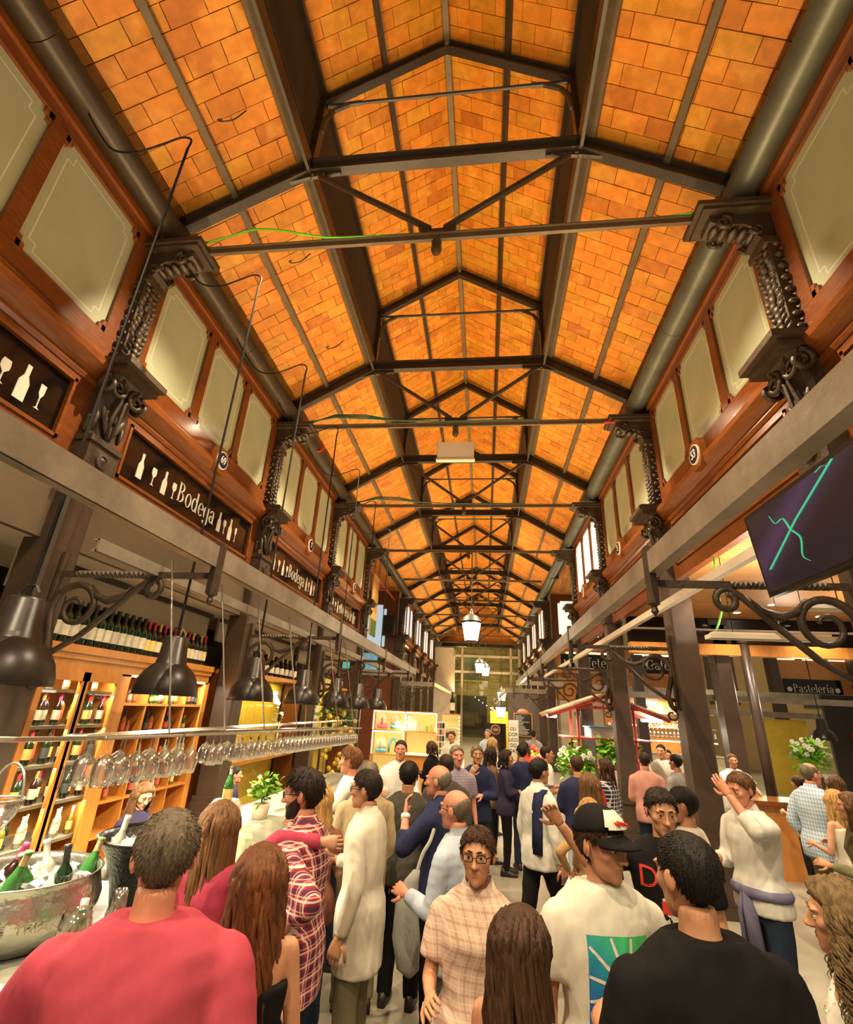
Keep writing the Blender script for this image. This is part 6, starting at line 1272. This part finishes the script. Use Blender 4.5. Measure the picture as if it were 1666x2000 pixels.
            D_, R__, A_ = HG[fem]; P_ = (D_*R__[..., None]).reshape(-1, 3); az_ = np.abs(np.degrees(A_)).reshape(-1); ok = np.where(P_[:, 2] > np.interp(az_, HL[0], HL[1])+.008)[0]
            tt = {'short': .012, 'quiff': .018, 'crop': .007}.get(hair, .02)
            cw = Vector((0, -.05, .115))
            for i in range(1300 if xy[1] < 3 else 800):
                j = ok[R_.randrange(len(ok))]; p = Vector(P_[j]); dv = p.normalized(); fl_ = p-cw; fl_ -= dv*fl_.dot(dv)
                if fl_.length > 1e-4: fl_.normalize()
                fl_ = (fl_+Vector((R_.uniform(-.4, .4), R_.uniform(-.3, .3), R_.uniform(-.3, .3)))*.5); up = (1.5 if hair == 'quiff' and p.y > .0 and p.z > .07 else .55); b_ = p+dv*tt*.45
                q.tube([b_, b_+dv*tt*.45*up+fl_*tt*.6, b_+dv*tt*.6*up+fl_*tt*1.5*R_.uniform(.7, 1.2)], [.0034, .0028, .0008], 4)
        hp_(q, 'hair', HM[hc])
    if not lod:
        for s in (-1, 1):
            q = MB(); q.ell((s*.031, .0795, .010), (.0125, .0125, .0125), 14, 10); eo = hp_(q, 'eye', EYEW); q = MB(); q.ell((s*.031, .0892, .0088), (.0072, .0036, .0072), 12, 6); mk('iris', (np.array([tuple(p) for p in q.v]) @ Rm.T+hcn)*k, q.f, IRIS, eo)
            q = MB(); q.tube([(s*.012, .094, .0315), (s*.028, .0965, .037), (s*.047, .082, .034)], [.0035, .0042, .002], 6); hp_(q, 'eyebrow', HM[hc if hc not in ('grey', 'blonde') else 'lbrown'])
        q = MB(); q.ell((0, .0865, -.0560), (.0235, .0107, .0042), 14, 6); q.ell((0, .0855, -.0660), (.020, .0107, .0050), 14, 6); hp_(q, 'lips', LIP if fem else LIPM)
    if beard:
        D_, R__, A_ = HG[fem]; P_ = D_*R__[..., None]; azd = np.abs(np.degrees(A_)); z = P_[..., 2]
        m_ = np.clip((-.038-z+np.clip((azd-35)/60, 0, 1)*.05)/.012, 0, 1)*np.clip((100-azd)/10, 0, 1)*(1-np.exp(-((P_[..., 0]/.026)**2+((z+.061)/.013)**2)**2))*np.clip((P_[..., 1]+.02)/.02, 0, 1); m_ = np.maximum(m_, np.exp(-((P_[..., 0]/.03)**4+((z+.046)/.0055)**4))*(azd < 40))
        q = MB(); q.add((D_*(R__-.006+m_*(.006+beard))[..., None]).reshape(-1, 3), GF); hp_(q, 'beard', HM[hc if hc != 'grey' else 'dgrey'])
    if glasses:
        q = MB()
        for s in (-1, 1):
            p = [(s*.033+.024*math.copysign(abs(math.cos(a))**.7, math.cos(a)), .107-.012*abs(s*.033+.024*math.cos(a))/.05, .008+.0165*math.copysign(abs(math.sin(a))**.7, math.sin(a))) for a in np.linspace(0, 2*PI, 21)]; q.tube(p, .0022, 5, cap=False); q.tube([(s*.057, .097, .012), (s*.078, .05, .012), (s*.083, -.02, .004)], .0024, 5)
        q.tube([(-.010, .110, .012), (.010, .110, .012)], .002, 5); hp_(q, 'glasses', M['cable'])
    root['k'] = k
    del root['k']
    return root, shirt, hc_*k, W, E2, k
def on_shirt(shirt, mesh_pts, faces, m, name, parent, oy=.5, mi=None):
    """lay a flat print (x, z points) on the front of a garment by casting each point onto it"""
    me = shirt.data; bv = BVHTree.FromPolygons([v.co for v in me.vertices], [tuple(p.vertices) for p in me.polygons]); out = []
    for x, z, e in mesh_pts:
        hit = bv.ray_cast(Vector((x, oy, z)), Vector((0, -1, 0))); y = hit[0].y if hit[0] is not None else .12; out.append((x, y+e, z))
    me2 = bpy.data.meshes.new(name); me2.from_pydata(out, [], faces)
    for q in (m if isinstance(m, list) else [m]): me2.materials.append(q)
    if mi: me2.polygons.foreach_set('material_index', mi)
    return obj(name, me2, parent)
C = {n: cloth(n, c) for n, c in dict(pink=(.46, .065, .095), rose=(.40, .05, .09), wine=(.20, .02, .05), linen=(.66, .60, .48), white=(.70, .68, .60), navy=(.025, .03, .075), dgrey=(.065, .058, .045), beige=(.40, .30, .17), pblue=(.42, .48, .56), tan=(.42, .25, .11), olive=(.22, .22, .11), salmon=(.62, .30, .24), grey=(.30, .29, .26), maroon=(.25, .02, .05), purple=(.16, .15, .24), dpurple=(.035, .028, .06), polo=(.62, .60, .62), red=(.60, .05, .03), floral=(.20, .08, .05), brown=(.16, .09, .05)).items()}
C['btee'] = cloth('btee', (.010, .009, .009)); C['tee'] = cloth('tee', (.66, .63, .52), bump=.25)
PL = plaid_mat('red_plaid', (.42, .045, .045), [(.058, .34, 0, (.025, .02, .06)), (.058, .14, .45, (.80, .74, .62)), (.058, .05, .13, (.80, .70, .6))])
PC = plaid_mat('purple_check', (.34, .29, .36), [(.03, .25, 0, (.18, .13, .22))]); BC = plaid_mat('blue_check', (.42, .52, .62), [(.04, .22, 0, (.16, .24, .36)), (.04, .10, .5, (.70, .74, .76))]); TC = plaid_mat('tan_check', (.58, .42, .32), [(.05, .18, 0, (.40, .24, .17)), (.05, .08, .5, (.70, .58, .46))]); ST = plaid_mat('navy_stripe', (.02, .02, .05), [(.05, .3, 0, (.7, .68, .62))])
# ---- foreground, bar side
person('man in a pink T-shirt seen from behind at the counter, short greying hair', (-1.01, 1.74), 22, 1.86, 'm', 'red', 'short', 'dgrey', C['pink'], 'short', DENIM, ('counter', 'down'), hy=8, hp=-14, build=1.16, seed=3, hem=.78)
person('woman with long straight brown hair and pink top, arm over the plaid shirt', (-1.46, 2.98), -12, 1.68, 'f', 'pale', 'long', 'lbrown', C['rose'], 'long', DENIM, ('counter', ((.20, .10, .20), (.20, .16, -.02))), hy=20, hl=.40, wave=.004, locks=120, seed=5)
person('woman with wavy auburn hair and bare-shouldered black top, seen from behind', (-.90, 2.28), 20, 1.66, 'f', 'tan', 'long', 'auburn', C['btee'], 'none', BLK, ('fwd', 'fwd'), hy=10, hl=.40, wave=.016, locks=130, seed=6, bare=1.30)
r, sh, hcp, W, E2, k = person('bearded man with glasses in a red plaid shirt, hand on hip', (-1.04, 3.20), 82, 1.84, 'm', 'red', 'quiff', 'dbrown', PL, 'rolled', DENIM, (((.10, -.24, -.17), (-.05, .20, -.17)), 'fwd'), hy=10, hp=-6, build=1.08, hem=.74, collar=PL, beard=.004, glasses=1, seed=7)
d = (W[0]-E2[0]).normalized(); w0 = W[0]-d*.03; q = MB(); q.tube([w0-d*.012, w0+d*.012], .036, 16); q.build('watch_strap', M['chrome'], r).scale = (k, k, k); q = MB(); o_ = Vector((-1, .2, .2)).normalized(); q.tube([w0+o_*.030, w0+o_*.046], .021, 16); q.build('watch_face', M['cable'], r).scale = (k, k, k)
person('young man with glasses in a long white linen shirt, facing the bar', (-.82, 3.92), 84, 1.78, 'm', 'tan', 'short', 'dbrown', C['linen'], 'long', KHAKI, ('down', 'fwd'), hem=.64, collar=C['linen'], glasses=1, hp=-2, seed=8)
person('blonde woman seen from behind between the plaid and linen shirts', (-1.28, 4.25), 10, 1.62, 'f', 'pale', 'long', 'blonde', C['floral'], 'short', DENIM, ('fwd', 'fwd'), hl=.26, wave=.005, seed=9)
person('tall man with reddish hair looking at the bar over the others', (-1.36, 5.56), 88, 1.80, 'm', 'red', 'quiff', 'red', C['white'], 'short', DENIM, ('counter', 'fwd'), seed=10)
person('grey-haired person in a beige coat behind the linen shirt', (-1.04, 4.90), 20, 1.74, 'm', 'tan', 'short', 'grey', C['beige'], 'long', KHAKI, ('fwd', 'down'), hem=.70, seed=11, build=1.05)
person('dark-haired man in a charcoal T-shirt with back turned', (-.70, 5.05), -4, 1.75, 'm', 'tan', 'short', 'black', C['dgrey'], 'short', BLK, ('fwd', 'down'), seed=12)
person('balding man in a navy shirt lifting a hand to his face', (-.36, 4.60), 72, 1.78, 'm', 'red', 'bald', 'grey', C['navy'], 'rolled', BLK, ('face', 'down'), seed=13, collar=C['navy'], build=1.08, cuff=(1, 0, M['petal']))
q = MB(); q.loft([ring((-.52+dx, 4.05, z), rx, ry) for z, rx, ry, dx in ((.58, .02, .02, .03), (.62, .075, .05, .02), (.78, .095, .07, 0), (.98, .075, .055, -.01), (1.10, .05, .035, .02), (1.16, .025, .02, .05))]); tag(q.build('cloth_bag', C['grey'], smooth=True), 'pale grey cloth bag hanging beside the man in the navy shirt', 'bag'); MB().tube(cr([(-.47, 4.05, 1.14), (-.44, 4.12, 1.24), (-.40, 4.2, 1.30), (-.38, 4.3, 1.36)]), .014, 6).build('strap', C['grey'], bpy.data.objects['cloth_bag'])
person('barman in a white shirt behind the lit shelves counter', (-1.15, 7.4), 185, 1.80, 'm', 'red', 'crop', 'dbrown', C['white'], 'rolled', BLK, ('fwd', 'fwd'), lod=1, seed=14)
person('grey-haired man in a purple checked shirt in the middle of the aisle', (-.36, 6.95), 200, 1.8, 'm', 'red', 'short', 'grey', PC, 'short', GREYT, ('down', 'fold'), lod=1, seed=15)
person('dark-haired man in a grey shirt just behind the bald man', (-.42, 6.05), 12, 1.75, 'm', 'tan', 'short', 'dbrown', C['dgrey'], 'long', DENIM, ('fwd', 'down'), lod=1, seed=16)
person('man in a dark cardigan holding his chin, facing the camera', (-.11, 7.85), 188, 1.76, 'm', 'tan', 'short', 'grey', C['navy'], 'long', DENIM, ('fold', 'face'), seed=17)
person('balding man in a pale blue shirt crossing the aisle', (-.17, 3.72), 62, 1.72, 'm', 'red', 'bald', 'dgrey', C['pblue'], 'long', GREYT, ('fwd', 'down'), seed=18, glasses=1, legs='walk', collar=C['pblue'])
person('short-haired woman with glasses in a tan checked shirt walking to the camera', (-.03, 2.86), 172, 1.68, 'f', 'tan', 'short', 'brown', TC, 'short', KHAKI, ('down', 'fwd'), glasses=1, seed=19, collar=TC, build=1.1, legs='walk')
person('girl with long dark brown hair in a pink top, foreground centre', (.12, 2.18), -28, 1.56, 'f', 'tan', 'long', 'brown', C['salmon'], 'none', KHAKI, ('fwd', ((.22, .14, -.2), (.20, .16, -.12))), hl=.42, wave=.014, locks=140, seed=20, hy=-10, hp=-12)
r, sh, *_ = person('man in a white shirt with a navy sweater over one shoulder, walking away', (.55, 5.85), -55, 1.78, 'm', 'tan', 'short', 'black', C['white'], 'long', BLK, ('down', 'down'), seed=21, legs='walk', collar=C['white'])
q = MB(); q.loft([[(x, y+dy, z) for x, y, z in ((.06, -.11, zz), (.17, -.10, zz), (.17, -.135, zz), (.06, -.14, zz))] for zz, dy in ((.95, -.015), (1.15, -.005), (1.35, .0), (1.46, .03), (1.50, .09))]); o = q.build('draped_sweater', C['navy'], r, smooth=True)
MB().tube([(.165*math.cos(a), .125*math.sin(a), .99) for a in np.linspace(0, 2*PI, 25)], .018, 6, sq=.5).build('belt', M['wood'], r)
for lb, xy, rz, h, sx, hr_, hc, tpm, sl, ar, bo in (
    ('woman in a dark jacket standing sideways near the chalkboard', (.33, 8.75), -95, 1.66, 'f', 'med', 'dbrown', C['dpurple'], 'long', ('fold', 'fold'), BLK), ('long-haired woman in a brown top beyond the dark cardigan man', (.10, 9.3), -70, 1.66, 'f', 'long', 'dbrown', C['brown'], 'long', ('fwd', 'fwd'), BLK),
    ('man in a navy sweater with pale collar, back turned', (.62, 9.1), 20, 1.74, 'm', 'short', 'black', C['navy'], 'long', ('fwd', 'face'), DENIM), ('man in a white T-shirt beside the navy sweater man', (.98, 9.0), -85, 1.74, 'm', 'crop', 'dbrown', C['white'], 'short', ('fwd', 'fwd'), DENIM),
    ('blonde curly-haired woman in white far down the aisle', (.15, 11.2), -40, 1.70, 'f', 'curly', 'blonde', C['white'], 'short', ('fwd', 'down'), KHAKI), ('man in navy leaning by the column with jeans', (1.20, 7.3), 10, 1.74, 'm', 'short', 'brown', C['navy'], 'long', ('fold', 'fold'), C['pblue']),
    ('woman in striped top with red scarf by the market stall', (1.75, 8.2), 40, 1.66, 'f', 'long', 'brown', ST, 'long', ('fwd', 'down'), BLK), ('man in a white shirt far down the aisle', (-.75, 12.5), 160, 1.76, 'm', 'short', 'brown', C['white'], 'long', ('down', 'fwd'), DENIM),
    ('woman in red far down the aisle', (.95, 12.8), 20, 1.64, 'f', 'long', 'dbrown', C['red'], 'long', ('fwd', 'down'), BLK), ('man in pale shirt near the far café board', (.1, 15.5), 150, 1.76, 'm', 'short', 'grey', C['pblue'], 'long', ('down', 'fold'), DENIM),
    ('woman in black far down the aisle on the bar side', (-1.0, 10.3), 60, 1.64, 'f', 'med', 'brown', C['btee'], 'long', ('fwd', 'fwd'), BLK), ('man in a grey shirt beyond the market stall', (1.5, 16.8), -20, 1.75, 'm', 'short', 'dbrown', C['grey'], 'short', ('down', 'fwd'), DENIM),
    ('barman with white apron at the café counter', (3.30, 10.6), 150, 1.80, 'm', 'crop', 'black', C['white'], 'short', ('fwd', 'fwd'), BLK), ('man in a salmon pink shirt with back turned at the café', (2.46, 8.75), -10, 1.74, 'm', 'crop', 'dbrown', C['salmon'], 'long', ('fwd', 'down'), DENIM),
    ('man in a grey shirt at the café, dark hair', (3.05, 9.1), 35, 1.72, 'm', 'short', 'black', C['grey'], 'long', ('fwd', 'down'), DENIM), ('woman in a maroon top behind the grey shirt man at the café', (3.75, 11.7), 170, 1.66, 'f', 'pony', 'dbrown', C['maroon'], 'short', ('fwd', 'fwd'), BLK),
    ('man in a pale polo shirt leaning on the wooden café counter', (4.55, 10.65), 172, 1.70, 'm', 'short', 'lbrown', C['polo'], 'short', ('counter', 'counter'), DENIM),
    ('woman with brown hair in a bun seated near the bouquet', (4.75, 9.0), 15, 1.52, 'f', 'bun', 'brown', C['grey'], 'short', ('fwd', 'fwd'), BLK), ('woman with light brown hair near the bouquet', (5.35, 9.6), -15, 1.56, 'f', 'med', 'lbrown', C['beige'], 'short', ('fwd', 'fwd'), DENIM),
    ('woman with long brown hair and taupe top near the pastry case', (4.75, 8.1), -35, 1.62, 'f', 'long', 'lbrown', C['brown'], 'long', ('fwd', 'fwd'), BLK)):
    r, sh, *_ = person(lb, xy, rz, h, sx, 'tan', hr_, hc, tpm, sl, bo, ar, lod=1, seed=hash(lb) % 97 if 0 else len(lb)+int(xy[1]*10), hl=.26)
    if 'apron' in lb: q = MB(); q.loft([[(-.17, .135, z), (.17, .135, z), (.17, .15, z), (-.17, .15, z)] for z in (.55, 1.0, 1.3)]); q.build('apron', C['white'], r)
    if 'leaning by the column' in lb: tag(MB().loft([ring((1.34, 7.08, z), rx, ry) for z, rx, ry in ((.98, .12, .07), (1.05, .15, .10), (1.25, .15, .10), (1.38, .12, .08), (1.42, .06, .04))]).build('red_backpack', C['red'], smooth=True), 'red backpack worn by the man in navy by the column', 'backpack')
person('woman with long brown hair behind the capped man', (1.10, 5.95), 25, 1.66, 'f', 'tan', 'long', 'lbrown', C['tan'], 'long', DENIM, ('down', 'fwd'), hl=.34, wave=.01, seed=31)
person('blonde girl in a tan sweater with hand on hip, seen from behind', (.98, 5.40), 12, 1.50, 'f', 'pale', 'long', 'blonde', C['tan'], 'long', DENIM, ('hip', 'down'), hl=.14, wave=.003, seed=32)
# ---- capped man with printed T-shirt
r, sh, hcp, W, E2, k = person('man in a black and cream cap and white T-shirt with blue-green print', (.50, 2.62), -168, 1.82, 'm', 'tan', 'short', 'brown', C['tee'], 'short', KHAKI, ('down', 'down'), hy=30, hp=-6, seed=33, hem=.76)
capk = MB(); Rm = rotm(math.radians(30), math.radians(-6))
D_, R__, A_ = HG[False]; P_ = D_*R__[..., None]; mm = np.clip((P_[..., 2]-(.042+.02*np.cos(A_)))/.008, 0, 1); cv = (D_*(R__+.022*mm-.006*(1-mm)+.012*mm*np.clip((P_[..., 2]-.05)/.06, 0, 1))[..., None]).reshape(-1, 3)
capk.add(cv, GF); capk.v = [tuple((Rm @ Vector(p)+Vector((0, .028, 1.618)))*k) for p in capk.v]; o = capk.build('cap_crown', BLK, r, smooth=True)
brim = MB(); pts = []
for t in np.linspace(0, 1, 5): pts.append([Vector((math.sin(a)*(.088+.0*t), .07*math.cos(a)*1.0+.02+t*.085*math.cos(a), .064-.022*t-.02*abs(math.sin(a))**2)) for a in np.linspace(-1.35, 1.35, 15)])
vs = [tuple((Rm @ p+Vector((0, .028, 1.618)))*k) for row in pts for p in row]+[tuple((Rm @ (p-Vector((0, 0, .006)))+Vector((0, .028, 1.618)))*k) for row in pts for p in row]; nn = 15
brim.add(vs, [(i*nn+j, i*nn+j+1, (i+1)*nn+j+1, (i+1)*nn+j) for i in range(4) for j in range(nn-1)]+[(75+i*nn+j, 75+(i+1)*nn+j, 75+(i+1)*nn+j+1, 75+i*nn+j+1) for i in range(4) for j in range(nn-1)]+[(60+j, 61+j, 136+j, 135+j) for j in range(14)]); brim.build('cap_brim', BLK, r, smooth=True)
fp = MB(); sel = []
D3 = (D_*(R__+.0365)[..., None]).reshape(-1, 3); azf = np.degrees(A_).reshape(-1); zz = P_[..., 2].reshape(-1)
keep = {i for i in range(len(D3)) if abs(azf[i]) < 48 and .062 < zz[i] < .112}; idx = {}
for f in GF[:-2]:
    if all(i in keep for i in f): sel.append(f)
for f in sel:
    for i in f: idx.setdefault(i, len(idx))
inv = sorted(idx, key=lambda i: idx[i]); fp.add([tuple((Rm @ Vector(D3[i])+Vector((0, .028, 1.618)))*k) for i in inv], [tuple(idx[i] for i in f) for f in sel]); fp.build('cap_front_panel', C['linen'], r, smooth=True)
fl2 = MB()
for (x0, z0, x1, z1) in ((-.03, .098, .0, .106), (-.005, .10, .02, .112), (.015, .099, .04, .108), (-.045, .093, -.02, .102)): fl2.tube([Rm @ Vector((x0, .105, z0)), Rm @ Vector(((x0+x1)/2, .098, (z0+z1)/2+.006)), Rm @ Vector((x1, .085, z1+.004))], [.001, .006, .001], 6)
fl2.v = [tuple((Vector(p)+Vector((0, .028, 1.618)))*k) for p in fl2.v]; fl2.build('cap_flame_print', C['red'], r)
pr_m = bpy.data.materials.new('shirt_print_gradient'); pr_m.use_nodes = True; nt = pr_m.node_tree; tc = nd(nt, 'ShaderNodeTexCoord'); sp = nd(nt, 'ShaderNodeSeparateXYZ'); nt.links.new(tc.outputs['Object'], sp.inputs[0]); a1 = nd(nt, 'ShaderNodeMath', operation='MULTIPLY_ADD'); a1.inputs[1].default_value = -.9; nt.links.new(sp.outputs['X'], a1.inputs[0]); nt.links.new(sp.outputs['Z'], a1.inputs[2]); mr = nd(nt, 'ShaderNodeMapRange'); mr.inputs['From Min'].default_value = 1.06; mr.inputs['From Max'].default_value = 1.42; nt.links.new(a1.outputs[0], mr.inputs['Value']); rp = nd(nt, 'ShaderNodeValToRGB'); rp.color_ramp.elements[0].color = (.005, .10, .42, 1); rp.color_ramp.elements[1].color = (.05, .45, .12, 1); rp.color_ramp.elements.new(.5).color = (.01, .26, .36, 1); nt.links.new(mr.outputs[0], rp.inputs[0]); nt.links.new(rp.outputs[0], nt.nodes['Principled BSDF'].inputs['Base Color']); nt.nodes['Principled BSDF'].inputs['Roughness'].default_value = .8
def grid_print(x0, x1, z0, z1, nx=14, nz=18, e=.003, skew=0):
    return [(x0+(x1-x0)*i/nx+skew*(j/nz-.5), z0+(z1-z0)*j/nz, e) for j in range(nz+1) for i in range(nx+1)], [(j*(nx+1)+i, j*(nx+1)+i+1, (j+1)*(nx+1)+i+1, (j+1)*(nx+1)+i) for j in range(nz) for i in range(nx)]
g = grid_print(-.125, .125, 1.08, 1.40); on_shirt(sh, g[0], g[1], pr_m, 'shirt_print', r)
rays = []; rf = []; rr_ = random.Random(4); cx_, cz_ = -.02, 1.235
for i, ang in enumerate((.25, .75, 1.25, 1.75, 2.35, 2.9, 3.5, 4.05, 4.4, 4.75, 5.1, 5.5, 6.0)):
    L_ = min(.125/max(.05, abs(math.cos(ang)))+(.02 if math.cos(ang) > 0 else -.02), .16/max(.05, abs(math.sin(ang)))); n8 = 8; b = len(rays)
    for j in range(n8+1):
        t = j/n8*L_; wv = .008-.003*j/n8; rays += [(cx_+math.cos(ang)*t-math.sin(ang)*wv, cz_+math.sin(ang)*t+math.cos(ang)*wv, .0045), (cx_+math.cos(ang)*t+math.sin(ang)*wv, cz_+math.sin(ang)*t-math.cos(ang)*wv, .0045)]
    rf += [(b+2*j, b+2*j+1, b+2*j+3, b+2*j+2) for j in range(n8)]
rays2 = [(max(-.125, min(.125, p[0])), max(1.08, min(1.40, p[1])), p[2]) for p in rays]; on_shirt(sh, rays2, rf, C['tee'], 'shirt_print_rays', r)
def text_print(shirt, parent, body, size, cx, cz, m, sx=1.0):
    me = text(body, size, m, ext=0, sx=sx); vs = [(-(v.co.x)+cx, v.co.y+cz, .0045) for v in me.vertices]; return on_shirt(shirt, vs, [tuple(p.vertices)[::-1] for p in me.polygons], m, 'shirt_lettering', parent)
text_print(sh, r, 'VOV', .14, .0, 1.00, pr_m, .85)
# ---- man facing the camera in printed black T-shirt
r, sh, hcp, W, E2, k = person('dark-haired young man facing the camera in a black T-shirt with red lettering', (1.08, 3.62), 172, 1.82, 'm', 'tan', 'short', 'dbrown', C['btee'], 'short', DENIM, ('down', 'wave'), hy=6, hp=-10, seed=34)
text_print(sh, r, 'Dea', .15, .06, 1.36, C['red'], .95)
bl = []; bf = []; rr_ = random.Random(9)
for i in range(26):
    a = rr_.uniform(0, 6.28); rad = rr_.uniform(.02, .10); cx_, cz_ = .03+math.cos(a)*rad*.8, 1.16+math.sin(a)*rad*1.3; b = len(bl); n9 = 9; s9 = rr_.uniform(.012, .03)
    bl += [(cx_, cz_, .004)]+[(cx_+math.cos(t)*s9*rr_.uniform(.5, 1.1), cz_+math.sin(t)*s9*1.5*rr_.uniform(.5, 1.1), .004) for t in np.linspace(0, 2*PI, n9+1)[:-1]]; bf += [(b, b+1+j, b+1+(j+1) % n9) for j in range(n9)]
on_shirt(sh, bl, bf, C['linen'], 'shirt_figure_print', r)
g = grid_print(.01, .07, 1.20, 1.26, 4, 4, .006); on_shirt(sh, g[0], g[1], C['red'], 'shirt_red_print', r)
person('man in a plain black T-shirt seen from behind, large in the foreground', (.68, 2.02), 12, 1.86, 'm', 'tan', 'crop', 'black', C['btee'], 'short', BLK, ('fwd', 'fwd'), hy=10, hp=-4, build=1.14, seed=35)
person('dark-haired person in a white top half hidden behind the man facing the camera', (1.50, 4.40), 70, 1.75, 'm', 'tan', 'short', 'black', C['linen'], 'long', DENIM, ('down', 'fwd'), seed=36, lod=1)
r, sh, hcp, W, E2, k = person('man in a white shirt shielding his face with a raised hand', (2.13, 4.86), 112, 1.84, 'm', 'red', 'short', 'lbrown', C['white'], 'rolled', DENIM, ('brow', 'fwd'), seed=37, hem=.84, hp=-12, collar=C['white'])
wp_ = Matrix.Rotation(math.radians(112), 3, 'Z') @ ((W[1]+(W[1]-E2[1]).normalized()*.09)*k); stem_glass((2.13+wp_.x, 4.86+wp_.y, wp_.z-.10), 'glass of red wine in the hand of the man shielding his face', M['wine'], .15)
q = MB(); q.tube([(.185*math.cos(a), .145*math.sin(a), .97) for a in np.linspace(0, 2*PI, 25)], .035, 8); q.build('tied_sweater', C['purple'], r, smooth=True).scale = (k, k, k)
for s, L_ in ((-1, .42), (1, .55)): q = MB(); q.tube([(s*.02, .155, .97), (s*.04, .17, .85), (s*.05, .16, .97-L_)], [.03, .045, .05], 8, sq=.5); q.build('sweater_sleeve', C['purple'], r, smooth=True).scale = (k, k, k)
person('balding man in a blue checked shirt looking right, hand in pocket', (3.86, 7.06), -76, 1.82, 'm', 'red', 'thin', 'dgrey', BC, 'rolled', KHAKI, ('pocket', 'pocket'), seed=38, belly=.08, build=1.1, collar=BC)
person('blonde woman in a pale top right of the blue checked shirt', (3.75, 6.45), 20, 1.60, 'f', 'pale', 'long', 'blonde', C['linen'], 'none', DENIM, ('fwd', 'fwd'), hl=.30, seed=39)
person('woman with long brown hair in an olive dress at the right picture edge', (3.30, 5.45), 60, 1.68, 'f', 'tan', 'long', 'lbrown', C['olive'], 'long', C['olive'], ('fwd', 'down'), hl=.40, wave=.006, seed=40, skirt=True)
r, sh, hcp, W, E2, k = person('smiling woman with big dark-blond curls, facing left at the lower right', (1.36, 2.44), 66, 1.66, 'f', 'tan', 'curly', 'curls', C['white'], 'none', DENIM, ('fold', 'fold'), hl=.26, wave=.014, locks=300, seed=41, hp=-4)
nm = [mat('bead_%d' % i, c, .3) for i, c in enumerate(((.6, .55, .1), (.1, .4, .4), (.6, .2, .1), (.75, .7, .6)))]
for i in range(34):
    a = -2.7+5.4*i/33; rr_ = .085+.02*math.cos(a); p = (rr_*math.sin(a), .02+(.085+.03*math.cos(a))*math.cos(a), 1.44-.13*max(0, math.cos(a))**1.5); q = MB(); q.ell(p, (.0075, .0075, .0075), 6, 5); q.build('necklace_bead', nm[i % 4], r).scale = (k, k, k)
# ---- bar staff and the shoulder at the lower left
person('barmaid in a dark shirt looking down behind the hanging glasses', (-3.12, 4.80), -118, 1.46, 'f', 'pale', 'long', 'lbrown', C['dpurple'], 'long', BLK, ('fwd', 'fwd'), hp=-22, seed=42, collar=C['dpurple'])
person('barman in a dark shirt further along the bar', (-3.25, 6.85), -60, 1.40, 'm', 'red', 'short', 'black', C['dpurple'], 'rolled', BLK, ('fwd', 'fwd'), seed=43, lod=1)
person('person in dark patterned clothes, only a shoulder at the lower left corner', (-1.50, 1.50), 40, 1.56, 'f', 'tan', 'med', 'dbrown', C['dpurple'], 'long', BLK, ('fwd', 'fwd'), seed=44, lod=1)

bpy.data.scenes.remove(TS)
